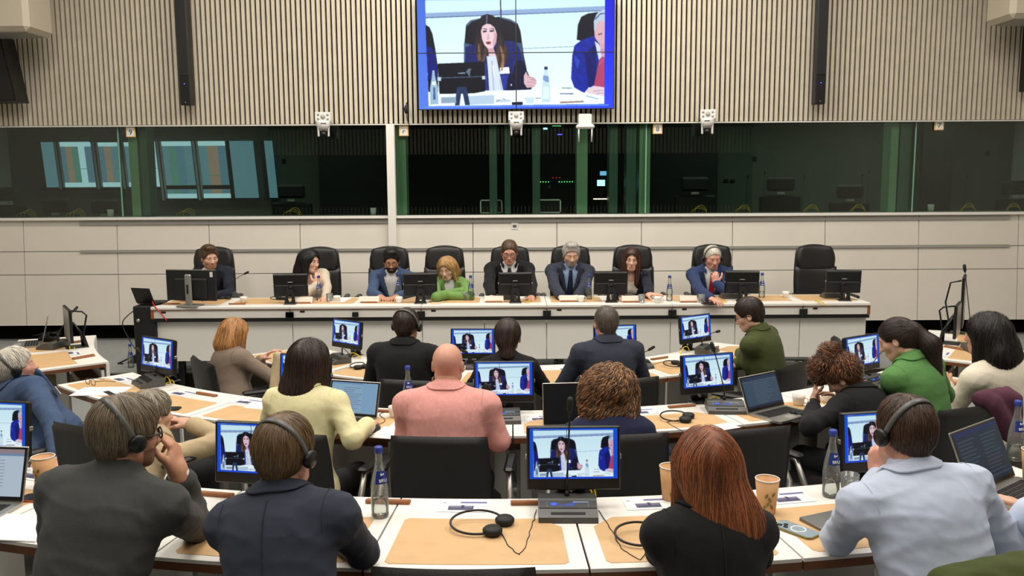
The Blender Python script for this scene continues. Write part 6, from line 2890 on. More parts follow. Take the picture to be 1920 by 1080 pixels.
    if tie:
        mb = MB()
        V = []
        zs = np.linspace(.97, .30, 12)
        for i, t_ in enumerate(zs):
            wv = .016 if i == 0 else (.020 if i == 1 else .017 + .020 * min(1, i / 9))
            q = T(0, .30, t_)
            for _ in range(30):
                d = ev(torso, q[None])[0] - .012
                if d < .001:
                    break
                q = q - fw * d * .8
            q = q + fw * .004
            for dx, dy in ((-wv, -.001), (0, .005), (wv, -.001)):
                V.append(q + x * dx + fw * dy)
        F = [(i * 3 + k_, i * 3 + k_ + 1, i * 3 + k_ + 4, i * 3 + k_ + 3) for i in range(11) for k_ in (0, 1)]
        tq = mesh_np('tie', [(np.array(V), np.array(F), 0)], [tie])
        to = link('tie', tq, root)
        md = to.modifiers.new('thick', 'SOLIDIFY')
        md.thickness = .004
    # trousers and shoes
    if legs:
        V, Q = nets([dict(p) for p in lg], .013, None, 1)
        link('trousers', mesh_np('trousers', [(V, Q, 0)], [trousers or mat('dark_trousers', (28, 29, 33), .8)]), root)
        for s in (-1, 1):
            k_, f_, ff = kn[s]
            V, Q = nets([p_ell(A(f_[0], f_[1], .045) + ff * .055, (.043, .115, .040), rotz(torso_yaw), k=.02),
                         p_cone(A(f_[0], f_[1], .05), A(f_[0], f_[1], .09), .038, .040, k=.03), p_plane((0, 0, .004), (0, 0, -1), k=.004)], .010, None, 1)
            link('shoe', mesh_np('shoe', [(V, Q, 0)], [M_black]), root)
    # hair
    if hair:
        hp_ = hair['prims']
        V, Q = nets(hp_, hair.get('h', hh), hair.get('disp'), 1)
        # only what lies outside the skull remains in view
        VV, QQ, MM = [V], [Q], [np.zeros(len(Q), int)]
        pts = [(V, Q, 0)]
        for i, sp in enumerate(hair['strands']):
            r_ = strands(hp_, V, seed=i + rs, **sp)
            if r_:
                pts.append((r_[0], r_[1], r_[2]))
        pts = [(p[0] @ (Rh.T * hs) + Hl, p[1], p[2]) for p in pts]
        ho = link('hair', mesh_np('hair', pts, hm), root)
        if hair.get('tie'):
            V, Q = qtube([np.array(q) @ (Rh.T * hs) + Hl for q in hair['tie']], .006, 8)
            link('hair_band', mesh_np('hair_band', [(V, Q, 0)], [M_blackm]), ho)
    if glasses:
        g = []
        for s in (-1, 1):
            g.append(qtube([(s * .032 + .024 * math.cos(t), .099 + .004 * math.cos(t) * -s, .001 + .019 * math.sin(t)) for t in np.linspace(0, 2 * PI, 19)], glasses, 6))
            g.append(qtube([(s * .056, .094, .006), (s * .080, .06, .008), (s * .086, -.002, .010), (s * .084, -.02, .0)], glasses, 6))
        g.append(qtube([(-.009, .101, .006), (0, .103, .009), (.009, .101, .006)], glasses, 6))
        link('eyeglasses', mesh_np('eyeglasses', [(v @ (Rh.T * hs) + Hl, q, 0) for v, q in g], [M_black]), root)
    if phones:
        g = []
        tl = {True: 0.42, 'back': -.25}.get(phones, phones if isinstance(phones, float) else 0.)
        ph_ = hair['prims'][0]
        rx_, rz_ = ph_['r'][0] + .006, ph_['c'][2] + ph_['r'][2] + .007
        Rb = rotx(tl)
        band = []
        for t in np.linspace(0, PI, 25):
            dv = Rb @ A(math.cos(t), 0, math.sin(t))
            rr = .080
            while rr < .16 and (ev(hair['prims'], (A(0, -.010, 0) + dv * rr)[None])[0] < .0035 or rr < .094):
                rr += .001
            band.append(A(0, -.010, 0) + dv * rr)
        mb = MB()
        Vb, Fb = [], []
        for i, t in enumerate(np.linspace(0, PI, 25)):
            c = np.array(band[i])
            n2 = Rb @ A(math.cos(t), 0, math.sin(t))
            by = Rb @ A(0, 1, 0)
            for dy, dn in ((-.010, 0), (-.010, .004), (.010, .004), (.010, 0)):
                Vb.append(c + by * dy + n2 * dn)
        for i in range(24):
            for k_ in range(4):
                Fb.append((i * 4 + k_, i * 4 + (k_ + 1) % 4, i * 4 + 4 + (k_ + 1) % 4, i * 4 + 4 + k_))
        rigid = rotx(tl)
        bo = link('headset', mesh_np('headset', [(np.array(Vb) @ (Rh.T * hs) + Hl, np.array(Fb), 0)], [mat('headband_grey', (84, 83, 80), .4)]), root)
        for s in (-1, 1):
            mb = MB()
            mb.lathe([(0, -.012), (.026, -.012), (.031, -.004), (.031, .008), (.024, .014), (0, .015)], 20)
            Vc = np.concatenate(mb.v)
            Rr = np.stack([A(0, 1, 0), A(0, 0, 1), A(s, 0, 0)], 1)
            Vc = Vc @ Rr.T + A(s * .096, -.004, -.004)
            cu_ = link('ear_cup', mesh_np('ear_cup', [(Vc @ (Rh.T * hs) + Hl, np.array(mb.f), 0)], [M_black]), bo)
    if badge:
        bu, bt_, bw, bh_ = badge
        q = T(bu, .30, bt_)
        for _ in range(30):
            d = ev(torso, q[None])[0] - .020
            if d < .001:
                break
            q = q - fw * d * .8
        mb = MB()
        mb.box((0, 0, 0), (bw, .003, bh_), 0, R=RT, t=q + fw * .006)
        bd = mb.build('name_badge', M_paper, root)
    # seat the wrists' info for props
    root['_dummy'] = 0
    del root['_dummy']
    return root, dict(T=T, Nk=Nk, x=x, up=up, fw=fw, org=org, Rh=Rh, Hl=Hl)


# ---- hair styles, in the head's own frame (x right, y forward, z up)
def flow_crown(c=(0, -.035, .125), down=.35, fwd=0.):
    c = A(*c)

    def f(P):
        d = P - c
        d /= np.linalg.norm(d, axis=-1, keepdims=True) + 1e-6
        return d + A(0, fwd, -down)
    return f


def flow_to(c, r=.05, down=(0, -.1, -1)):
    c, down = A(*c), A(*down)

    def f(P):
        d = c - P
        l = np.linalg.norm(d, axis=-1, keepdims=True)
        w = np.clip(l / r - .3, 0, 1)
        return d / (l + 1e-6) * w + down * (1 - w)
    return f


def flow_side(sx=.5):
    def f(P):
        return np.stack([np.sign(P[..., 0] + .02) * .5 + sx, -.35 + 0 * P[..., 0], -.6 - 0 * P[..., 0]], -1)
    return f


def flow_down(part=.0, back=.25, R=None):
    """long hair: away from the parting, then straight down"""
    def f(P):
        top = np.clip((P[..., 2] - .06) / .06, 0, 1)
        sx = np.sign(P[..., 0] - part) * (.9 * top)
        return np.stack([sx, -back * np.clip(top + .2, 0, 1), -1.0 + 0 * top], -1)
    return f


def hair_short(mats, t=.010, wide=1.0, n=700, L=.05, top=.004, front=.072, nape=-.085, curl=0., fwd=.1, lift=.003, width=.0026, jit=.003):
    pr = cap_prims(t, wide, front, nape, top=top)
    return dict(prims=pr, mats=mats, strands=[dict(n=n, flow=flow_crown(fwd=fwd), length=L, steps=7, width=width, jit=jit, lift=lift, curl=curl)])

# ================================================================== THE CAST
def onr(u, v, r):
    """point of the sight line that lies at radius r from the centre of the rows, on the camera's side"""
    d = ray(u, v)
    ox, oy = 0 - CX, 0 - CY
    a = d[0] ** 2 + d[1] ** 2
    b = 2 * (ox * d[0] + oy * d[1])
    c = ox * ox + oy * oy - r * r
    t = (-b - math.sqrt(max(0, b * b - 4 * a * c))) / (2 * a)
    return A(d[0] * t, d[1] * t, ZC + d[2] * t)


rad = math.radians
BLK = hair_mats('black', (22, 17, 16), .5)
DBR = hair_mats('dark_brown', (44, 28, 22), .45)
BRN = hair_mats('brown', (84, 62, 42), .35)
LBR = hair_mats('light_brown', (120, 92, 62), .3)
GRY = hair_mats('grey', (138, 128, 112), .3)
SLV = hair_mats('silver', (176, 170, 162), .22)
RED = hair_mats('auburn', (134, 76, 44), .25)
STR = hair_mats('strawberry', (172, 122, 72), .3)
BLD = hair_mats('blonde', (176, 136, 88), .28)
CUR = [mat('curl_mid', (122, 84, 50), .42), mat('curl_light', (162, 116, 72), .42), mat('curl_dark', (58, 38, 26), .42)]
CRM = hair_mats('copper_curl', (100, 64, 42), .5)
WHT = hair_mats('white', (206, 198, 184), .16)


def cloth(name, rgb, rough=.85, weave=.12, sheen=.04, noise=.05):
    return mat(name, rgb, rough, spec=.25, noise=noise, nscale=70, bump=weave, bscale=420, sheen=sheen)


C_navy = cloth('navy_wool', (50, 54, 67))
C_navy2 = cloth('midnight_wool', (30, 33, 46))
C_charc = cloth('charcoal_knit', (66, 67, 66), weave=.3)
C_blackw = cloth('black_wool', (24, 24, 26))
C_pink = cloth('pink_linen', (224, 158, 150), noise=.07, weave=.2)
C_cream = cloth('cream_jacket', (228, 220, 172), weave=.08)
C_ivory = cloth('ivory_knit', (226, 216, 196))
C_green = cloth('bright_green_wool', (92, 138, 78))
C_lgreen = cloth('apple_green_wool', (112, 148, 80))
C_olive = cloth('olive_wool', (68, 76, 38))
C_taupe = cloth('taupe_wool', (130, 114, 100))
C_beige = cloth('beige_tweed', (206, 190, 170), weave=.4, noise=.12)
C_blue = cloth('blue_suit', (62, 80, 110))
C_blue2 = cloth('royal_blue_suit', (44, 58, 94))
C_nblue = cloth('navy_cardigan', (34, 38, 66))
C_shirtb = cloth('pale_blue_cotton', (192, 202, 222), .75, .05, .05, .02)
C_white = cloth('white_cotton', (226, 224, 220), .75, .04, .05, .02)
C_lblue = cloth('light_blue_cotton', (150, 172, 206), .75, .04, .05, .02)
C_coat = cloth('sand_coat', (186, 166, 132))
C_tieR = cloth('red_tie', (156, 34, 52), .6)
C_tieN = cloth('navy_dotted_tie', (30, 34, 62), .6, noise=.5)
C_tieK = cloth('dark_tie', (30, 30, 36), .6)
C_purple = cloth('plum_wool', (84, 46, 62))


def rd(pos):
    return math.hypot(pos[0] - CX, pos[1] - CY)


def hipat(Hh, back, side=0.):
    """pelvis position: away from the centre of the rows, behind the head"""
    d = unit(A(Hh[0] - CX, Hh[1] - CY, 0))
    return (Hh[0] + d[0] * back - d[1] * side, Hh[1] + d[1] * back + d[0] * side)


def face_c(Hh):
    return facing(Hh[0], Hh[1])


long_keep = lambda V: (V[:, 2] > -.02)


def hair_long(mats, length=.42, R=.092, tipz=-.36, tipy=-.085, tipx=0., n=1600, steps=14, wid=.105, curl=0., cf=60., w=.0032, part=.0, tipr=.05, L=.5, face=.074, jit=.006, sidelock=.30):
    """long hair falling behind and beside the head"""
    pr = [p_ell((0, -.014, .044), (.092, .112, .098), k=.01),
          p_cone((-.030, -.045, .0), (tipx - wid * .30, tipy - .01, tipz * .55), .072, .062, k=.05, fl=(A(0, 1, 0), 1.15)),
          p_cone((.030, -.045, .0), (tipx + wid * .30, tipy - .01, tipz * .55), .072, .062, k=.05, fl=(A(0, 1, 0), 1.15)),
          p_cone((tipx, tipy, tipz * .5), (tipx, tipy, tipz), wid * .80, tipr, k=.05, fl=(A(0, 1, 0), 1.7)),
          p_cone((-.072, .012, .03), (-.086, .0, -sidelock * .6), .028, .022, k=.03),
          p_cone((.072, .012, .03), (.086, .0, -sidelock * .6), .028, .022, k=.03),
          p_ell((0, .125, -.006), (.074, .100, face + .004), k=.010, op='-'),
          p_box((0, .10, -.14), (.062, .088, .12), r=.02, k=.02, op='-')]
    return dict(prims=pr, mats=mats, strands=[dict(n=n, flow=flow_down(part), length=L, steps=steps, width=w, jit=jit, curl=curl, cfreq=cf,
                                                    keep=lambda V: V[:, 2] > -.04),
                                               dict(n=n // 2, flow=flow_down(part), length=L * .5, steps=max(6, steps // 2), width=w, jit=jit, curl=curl, cfreq=cf)])


# -------------------------------------------------- presidium, seated facing the room
YH = 9.0


def pres(u, v, dyaw, label, hipx=0., Y=YH, hipy=.22, **k):
    Hh = on3(u, v, Y)
    hip = (Hh[0] + hipx, Y + hipy)
    ty = PI + rad(k.pop('tyaw', 0))
    return person(label, Hh, PI + rad(dyaw), ty, Z_POD, hip, fine_face=True, h=.0095, hh=.0042, **k)


def presw(u, v, Y=8.66, z=None):
    return on3(u, v, Y)


ZW = H_PRES + .035


def onw(u, v, z=ZW):
    x, y = onz(u, v, z)
    return A(x, y, z)


h1 = hair_short(BRN, .014, n=900, L=.06, top=.012, front=.084, fwd=.25, curl=.0, lift=.006)
for _h, _q in ((h1, .05),):
    _h['prims'] += [p_ell((.01, _q, .122), (.052, .045, .026), k=.03)]
pres(393, 484, 38, 'moustached man in a dark suit behind the big desktop monitor', roll=.05, pitch=.12, skin_='fair', hair=h1,
     tyaw=10, jacket=dict(m=C_navy2, open=.16, deep=.42), shirt=dict(m=C_white), tie=C_tieR, beard=mat('beard_brown', (172, 126, 102), .7),
     arms={'L': dict(w=onw(395, 556)), 'R': dict(w=onw(340, 556))}, hs=1.0)
h2 = hair_long(BLK, tipz=-.20, wid=.13, n=1200, curl=.006, cf=70, L=.30, tipr=.06)
pres(581, 492, 62, 'woman with wavy black hair in a beige jacket, chin on her hand', roll=-.04, skin_='fair', fem=True, hair=h2,
     tyaw=16, jacket=dict(m=C_beige, open=.12, deep=.5, hem=True), shirt=dict(m=C_white, neckline=True), hipx=.05, hs=1.02,
     arms={'R': dict(w=on3(595, 534, 8.74), back=(-.3, -1, 0), dir=(.1, .1, 1), curl=.8, e=onw(577, 555) + A(-.02, .0, .02)), 'L': dict(w=onw(610, 557), hint=(1, .3, -.6))})
h3 = hair_short(BLK, .014, n=1000, L=.05, top=.012, front=.082, curl=.003, fwd=.2, lift=.004)
h3['prims'] += [p_ell((0, .045, .122), (.055, .045, .026), k=.03)]
pres(734, 490, 6, 'man with dark beard and glasses in a blue jacket, open white shirt', pitch=.26, skin_='tan', hair=h3,
     jacket=dict(m=C_blue, open=.17, deep=.30, pads=True), shirt=dict(m=C_white, open_collar=True), beard=mat('beard_black', (34, 26, 24), .8), glasses=.0022, closed=True,
     arms={'R': dict(w=onw(712, 556)), 'L': dict(w=onw(745, 556))}, hipx=-.02, hs=1.0)
h4 = hair_long(BLD, tipz=-.16, wid=.12, n=1200, L=.24, tipr=.05, part=.015, sidelock=.22)
pres(838, 505, -16, 'woman with shoulder-length blonde hair in a green jacket, arms folded, looking down', pitch=.24, roll=.08, skin_='fair', fem=True, hair=h4, closed=True,
     jacket=dict(m=C_lgreen, open=.13, deep=.55), shirt=dict(m=C_white), hipx=.02,
     arms={'R': dict(w=onw(868, 548) + A(0, -.05, .02), e=onw(822, 560) + A(-.02, 0, .02), back=(0, -.4, 1)), 'L': dict(w=onw(838, 556) + A(0, 0, .01), e=onw(880, 556))})
h5 = hair_short(BRN, .009, n=900, L=.04, top=.004, front=.084, fwd=.1)
pres(955, 474, 0, 'man with glasses in a black suit, middle of the presidium', pitch=.24, skin_='pink', hair=h5, closed=True,
     jacket=dict(m=C_blackw, open=.18, deep=.34, pads=True), shirt=dict(m=C_white), tie=C_tieK, glasses=.0020, build=1.12,
     arms={'R': dict(w=onw(921, 556)), 'L': dict(w=onw(996, 556))}, hs=1.02)
h6 = hair_short(SLV, .012, n=1100, L=.05, top=.006, front=.084, fwd=.15, lift=.005)
h6['prims'] += [p_ell((0, .04, .118), (.055, .045, .024), k=.03)]
pres(1071, 478, 4, 'grey-bearded man in a navy suit and dotted tie, writing', pitch=.24, skin_='fair', hair=h6, closed=True,
     jacket=dict(m=C_navy, open=.17, deep=.26, pads=True), shirt=dict(m=C_lblue), tie=C_tieN, beard=mat('beard_grey', (150, 138, 128), .8), build=1.10,
     arms={'R': dict(w=onw(1052, 556)), 'L': dict(w=onw(1082, 556))}, hs=1.02, hipx=-.02)
h7 = hair_long(hair_mats('long_brown', (64, 38, 30), .4), tipz=-.30, wid=.12, n=1500, L=.42, tipr=.05, face=.078, sidelock=.5)
h7['prims'] += [p_cone((-.075, .03, -.02), (-.070, .05, -.25), .030, .022, k=.03), p_cone((.075, .03, -.02), (.075, .05, -.24), .032, .022, k=.03)]
pres(1184, 488, -6, 'woman with long brown hair in a navy jacket, speaking at the presidium', pitch=.02, roll=-.05, skin_='fair', fem=True, hair=h7,
     jacket=dict(m=C_navy2, open=.22, deep=.22), shirt=dict(m=cloth('cream_blouse', (206, 194, 178)), neckline=True),
     arms={'L': dict(w=onw(1214, 553) + A(0, -.03, .01), spread=1, curl=.15, dir=(.7, -.7, .1)), 'R': dict(w=onw(1166, 558) + A(0, .05, 0))}, badge=(.095, .62, .075, .05))
h8 = hair_short(WHT, .008, n=1000, L=.04, top=.003, front=.084, fwd=.1)
pres(1336, 484, 6, 'man in a blue suit and red tie, hand at his mouth', pitch=.22, skin_='pink', hair=h8, closed=True,
     jacket=dict(m=C_blue2, open=.17, deep=.20, pads=True), shirt=dict(m=C_white), tie=C_tieR, phones='back', build=1.05,
     arms={'L': dict(w=on3(1343, 532, 8.74), back=(.1, -1, .1), dir=(-.25, .05, 1), curl=1.1, e=onw(1362, 552) + A(.03, 0, .01)), 'R': dict(w=onw(1332, 560) + A(0, -.04, 0), dir=(.3, -1, 0))}, hs=1.0)
for (u, v, l, dy, rz) in ((400, 474, 'tall black leather chair behind the man at the big desktop monitor', .10, .1), (600, 461, 'tall black leather chair behind the woman in beige tweed', 0, .1),
                          (727, 462, 'tall black leather chair behind the man in the blue jacket', 0, 0), (832, 468, 'tall black leather chair behind the blonde woman in green', .05, 0),
                          (956, 461, 'tall black leather chair behind the man in the middle of the presidium', 0, 0), (1071, 463, 'tall black leather chair behind the grey-bearded man', 0, 0),
                          (1189, 461, 'tall black leather chair behind the brown-haired speaker', 0, 0), (1339, 460, 'tall black leather chair behind the man in the red tie', 0, 0),
                          (1535, 454, 'empty tall black leather chair at the right of the presidium', -.12, 0)):
    y = 9.42 + dy
    x = ony(u, v, y + .22)[0]
    place(hc, (x, y, Z_POD), PI + rz, l)


# -------------------------------------------------- the audience
def aud(u, v, rh, row, face, label, back=.16, side=0., tface=0., **k):
    Hh = onr(u, v, rh)
    zf = {1: Z_REAR, 2: Z_MID, 3: Z_PIT, 4: Z_MID}[row]
    hip = hipat(Hh, back, side)
    f0 = face_c(A(*hip, 0))
    zt = {1: H_FRONT, 2: H_MIDT, 3: H_THIRD, 4: H_MIDT}[row]
    ar = k.pop('arms', {})
    k.setdefault('hs', {1: .86, 2: .92, 3: .93, 4: .92}[row])
    k['build'] = k.get('build', 1.0) * {1: .90, 2: .95, 3: .95, 4: .95}[row]
    if k.get('shirt'):
        k['shirt'].setdefault('ring', False)
    for s_ in 'LR':
        ar.setdefault(s_, dict(z=zt))
    r_ = person(label, Hh, f0 + rad(face), f0 + rad(tface), zf, hip, arms=ar, **k)
    return r_


def chair_for(hip_u, hip_v, r, row, label, dy=0.):
    zf = {1: Z_REAR, 2: Z_MID, 3: Z_PIT, 4: Z_MID}[row]
    p = onr(hip_u, hip_v, r)
    chair_at(p[0], p[1], zf, facing(p[0], p[1]) + rad(dy), label)


fa = dict(h=.0075, hh=.0045, fine_face=True)
# nearest row
hA1 = dict(prims=cap_prims(.020, 1.0, .074, -.060, top=.010), mats=hair_mats('ash_brown', (112, 98, 78), .16),
           strands=[dict(n=4200, flow=flow_crown((0, -.03, .13), .5), length=.10, steps=10, width=.0022, jit=.006, lift=.004)])
aud(240, 818, 6.10, 1, -34, 'man in a charcoal sweater with headset and black glasses, hand at chin', skin_='tan', hair=hA1, tface=4, side=-.06,
    jacket=dict(m=C_charc, style='crew', off=.014, name='sweater'), shirt=dict(m=C_white), phones=True, glasses=.0032, beard=mat('stubble', (120, 84, 66), .8),
    arms={'L': dict(w=A(*onz(205, 985, H_FRONT + .04), H_FRONT + .04), hint=(-.25, -.4, -1)), 'R': dict(e=A(*onz(366, 985, H_FRONT + .05), H_FRONT + .05), w=onr(334, 886, 5.98), dir=(-.25, .35, 1), back=(.9, -.3, .2), curl=.75, sleeve=.84)},
    build=1.05, pitch=.02, fold=.005, back=.25, **fa)
hA2 = dict(prims=cap_prims(.015, 1.0, .074, -.055, top=.008), mats=hair_mats('sandy_brown', (104, 80, 52), .16),
           strands=[dict(n=4200, flow=flow_crown((0, -.03, .13), .5), length=.09, steps=10, width=.0022, jit=.005, lift=.004)])
aud(537, 852, 6.10, 1, -16, 'man with brown hair and a headset in a dark navy suit jacket', skin_='pink', hair=hA2,
    jacket=dict(m=C_navy, pads=True, seam=True), shirt=dict(m=C_white), phones=True, build=1.02, fold=.005, side=.055, back=.24,
    arms={'L': dict(e=A(*onz(447, 1025, H_FRONT + .05), H_FRONT + .05), z=H_FRONT), 'R': dict(e=A(*onz(680, 1035, H_FRONT + .05), H_FRONT + .05), w=A(*onz(610, 985, H_FRONT + .04), H_FRONT + .04))}, **fa)
hA3 = hair_long(RED, tipz=-.34, tipy=-.10, tipx=.05, wid=.125, n=4200, steps=16, w=.0026, L=.52, tipr=.055, jit=.008)
aud(1322, 876, 6.10, 1, 2, 'woman with long straight auburn hair in a black blazer, seen from behind', skin_='fair', fem=True, hair=hA3,
    jacket=dict(m=C_blackw, seam=True), shirt=dict(m=C_blackw), fold=.004, side=.0,
    arms={'L': dict(e=A(*onz(1240, 1035, H_FRONT + .05), H_FRONT + .05), w=A(*onz(1295, 990, H_FRONT + .04), H_FRONT + .04)), 'R': dict(e=A(*onz(1418, 1040, H_FRONT + .05), H_FRONT + .05), w=A(*onz(1360, 990, H_FRONT + .04), H_FRONT + .04))}, **fa)
hA4 = dict(prims=cap_prims(.008, 1.0, .074, -.066, top=.008), mats=hair_mats('short_brown', (70, 48, 34), .28),
           strands=[dict(n=4600, flow=flow_crown((0, -.02, .13), .45), length=.035, steps=5, width=.0019, jit=.004, lift=.003)])
aud(1693, 812, 6.10, 1, 8, 'man in a pale blue shirt wearing a headset, seen from behind', skin_='pink', hair=hA4, tface=-2,
    jacket=dict(m=C_shirtb, style='shirt', off=.008, name='shirt'), phones=True, build=1.12, fold=.006, side=.05, back=.24,
    arms={'L': dict(e=A(*onz(1572, 1010, H_FRONT + .05), H_FRONT + .05), w=onr(1652, 896, 5.92), dir=(-.05, .2, 1), back=(-.8, -.5, 0), curl=1.1, sleeve=.97),
          'R': dict(z=H_FRONT)}, **fa)
# the sleeve of a further person at the right edge
aud(1990, 850, 6.14, 1, 10, 'person whose pale blue sleeve alone enters at the right edge', skin_='fair', hair=hair_short(BRN, n=300), tface=0,
    jacket=dict(m=C_shirtb, style='shirt', off=.008, name='shirt'), h=.010, hh=.006, arms={'L': dict(e=A(*onz(1905, 990, H_FRONT + .05), H_FRONT + .05), z=H_FRONT)})

# middle row
fm = dict(h=.0085, hh=.0048)
hM1 = dict(prims=cap_prims(.012, 1.0, .066, -.10, top=.008), mats=WHT,
           strands=[dict(n=2600, flow=flow_crown((0, -.03, .13), .4), length=.06, steps=8, width=.0026, jit=.005, lift=.004)])
aud(33, 690, 4.62, 2, -26, 'white-haired man in a blue suit with headset, leaning back', skin_='pink', hair=hM1, tface=-8, pitch=-.25,
    jacket=dict(m=C_blue, pads=True, open=.15), shirt=dict(m=C_white), phones=True, build=1.15, back=-.10, side=.14, badge=(.13, .60, .085, .055), glasses=None,
    arms={'R': dict(w=onr(112, 862, 4.85), sleeve=.90), 'L': dict(w=onr(60, 860, 4.75))}, **fm)
hB0 = dict(prims=cap_prims(.016, 1.0, .070, -.09, top=.010), mats=GRY,
           strands=[dict(n=1800, flow=flow_crown((0, -.03, .13), .4), length=.06, steps=8, width=.0026, jit=.006, lift=.005)])
aud(287, 778, 4.60, 2, -20, 'grey-haired man in a sand jacket, mostly hidden behind the charcoal sweater', skin_='fair', hair=hB0, side=-.02,
    jacket=dict(m=C_coat), shirt=dict(m=C_white), **fm)
hM2 = hair_long(DBR, tipz=-.27, tipy=-.09, tipx=-.02, wid=.105, n=2600, steps=13, w=.0028, L=.44, tipr=.03)
aud(583, 682, 4.46, 2, -22, 'woman with long dark brown hair in a cream jacket', skin_='fair', fem=True, hair=hM2, side=-.01, glasses=.0024,
    jacket=dict(m=C_cream, pads=True), shirt=dict(m=C_white), build=1.06, back=.14,
    arms={'R': dict(e=A(*onz(662, 822, .93), .93), w=A(*onz(690, 796, .90), .90)), 'L': dict(z=H_MIDT)}, **fm)
aud(840, 686, 4.44, 2, -4, 'bald man in a pink jacket, seen from behind', skin_='pink', build=1.12, wide=1.02,
    hair=None,
    jacket=dict(m=C_pink, pads=True), shirt=dict(m=C_pink), fold=.004, back=.15, glasses=.002,
    arms={'R': dict(e=A(*onz(935, 826, .90), .90), z=H_MIDT), 'L': dict(e=A(*onz(762, 815, .92), .92), z=H_MIDT)}, **fm)
hM4p = [p_ell((0, -.02, .038), (.108, .125, .105), k=.02), p_ell((-.050, -.050, -.105), (.080, .075, .095), k=.05), p_ell((.050, -.050, -.115), (.078, .075, .095), k=.05),
        p_ell((-.085, -.01, -.02), (.06, .075, .11), k=.04), p_ell((.085, -.01, -.02), (.06, .075, .11), k=.04), p_ell((0, .13, -.02), (.07, .09, .09), k=.015, op='-')]
hM4 = dict(prims=hM4p, mats=CUR, h=.006, disp=lambda P: -.016 * noise3(P, 32, 1) - .008 * noise3(P, 80, 3),
           strands=[dict(n=3200, flow=flow_down(0, .2), length=.17, steps=18, width=.0056, jit=.010, curl=.012, cfreq=75, keep=lambda V: V[:, 2] > -.12),
                    dict(n=2400, flow=flow_down(0, .3), length=.08, steps=10, width=.0056, jit=.012, curl=.012, cfreq=80),
                    dict(n=1300, flow=flow_crown((0, -.0, .2), -.1), length=.07, steps=10, width=.0060, jit=.014, curl=.011, cfreq=90, keep=lambda V: V[:, 2] > .085)])
aud(1140, 736, 4.44, 2, 3, 'woman with bushy curly chestnut hair in a navy cardigan, seen from behind', skin_='fair', fem=True, hair=hM4,
    jacket=dict(m=C_nblue, style='crew', name='cardigan'), build=1.05, back=.15, **fm)
hM5p = cap_prims(.012, 1.0, .074, -.085) + [p_ell((0, .035, .125), (.078, .085, .056), k=.03), p_ell((0, .095, .085), (.06, .045, .055), k=.03), p_ell((0, -.02, .165), (.052, .055, .042), k=.03)]
hM5 = dict(prims=hM5p, mats=CRM, disp=lambda P: -.005 * noise3(P, 70, 1),
           strands=[dict(n=1500, flow=flow_crown((0, -.10, -.06), -.9), length=.13, steps=12, width=.0030, jit=.005, curl=.002, cfreq=60, keep=lambda V: V[:, 2] < .09),
                    dict(n=1500, flow=flow_crown((0, .02, .15), 0.), length=.09, steps=14, width=.0042, jit=.012, curl=.011, cfreq=150, keep=lambda V: V[:, 2] > .06)])
aud(1580, 708, 4.36, 2, 34, 'woman with a curly updo in a black blazer, forehead on hand', skin_='fair', fem=True, hair=hM5, pitch=.65, roll=-.1, closed=True,
    jacket=dict(m=C_blackw, pads=True), shirt=dict(m=C_blackw), back=.24, side=.02,
    arms={'L': dict(w=onr(1528, 752, 4.14), e=A(*onz(1517, 800, H_MIDT + .05), H_MIDT + .05), dir=(.05, .1, 1), back=(-.8, -.5, 0), curl=.35, sleeve=.70), 'R': dict(z=H_MIDT)}, **fm)
hM6p = cap_prims(.010, 1.0, .070, -.085) + [p_ell((0, -.105, .040), (.030, .030, .030), k=.02), p_cone((0, -.115, .03), (.0, -.160, -.08), .032, .052, k=.03),
                                            p_cone((.0, -.160, -.08), (.02, -.120, -.33), .052, .014, k=.03)]
hM6 = dict(prims=hM6p, mats=DBR, tie=[(.036 * math.cos(t), -.108, .040 + .032 * math.sin(t)) for t in np.linspace(0, 2 * PI, 15)],
           strands=[dict(n=1800, flow=flow_to((0, -.118, .04), .03), wobble=.03, length=.13, steps=10, width=.0024, jit=.003, keep=lambda V: (V[:, 1] > -.10)),
                    dict(n=1600, flow=lambda P: np.stack([0 * P[..., 0] + .05, -.25 + 0 * P[..., 0], -1 + 0 * P[..., 0]], -1), length=.36, steps=10, width=.0026, jit=.004, keep=lambda V: (V[:, 1] < -.11))])
aud(1682, 638, 4.46, 2, 26, 'woman with a long dark ponytail in a bright green blazer, looking down', skin_='fair', fem=True, hair=hM6, pitch=.40, closed=True, wide=.98,
    jacket=dict(m=C_green), shirt=dict(m=C_green), back=.20, side=.10, build=1.03,
    arms={'L': dict(w=A(*onz(1655, 742, H_MIDT + .04), H_MIDT + .04)), 'R': dict(e=onr(1772, 740, 4.5), z=H_MIDT)}, **fm)
hM7 = hair_long(BLK, tipz=-.24, tipy=-.09, tipx=.02, wid=.17, n=2600, steps=13, w=.0032, L=.40, tipr=.05, curl=.004, cf=40)
aud(1848, 630, 4.52, 4, 6, 'woman with dark shoulder-length hair in an ivory sweater at the right edge', skin_='tan', fem=True, hair=hM7, tface=-14,
    jacket=dict(m=C_ivory, style='crew', name='sweater'), build=1.2, back=.16, side=.08, hs=1.02, **fm)
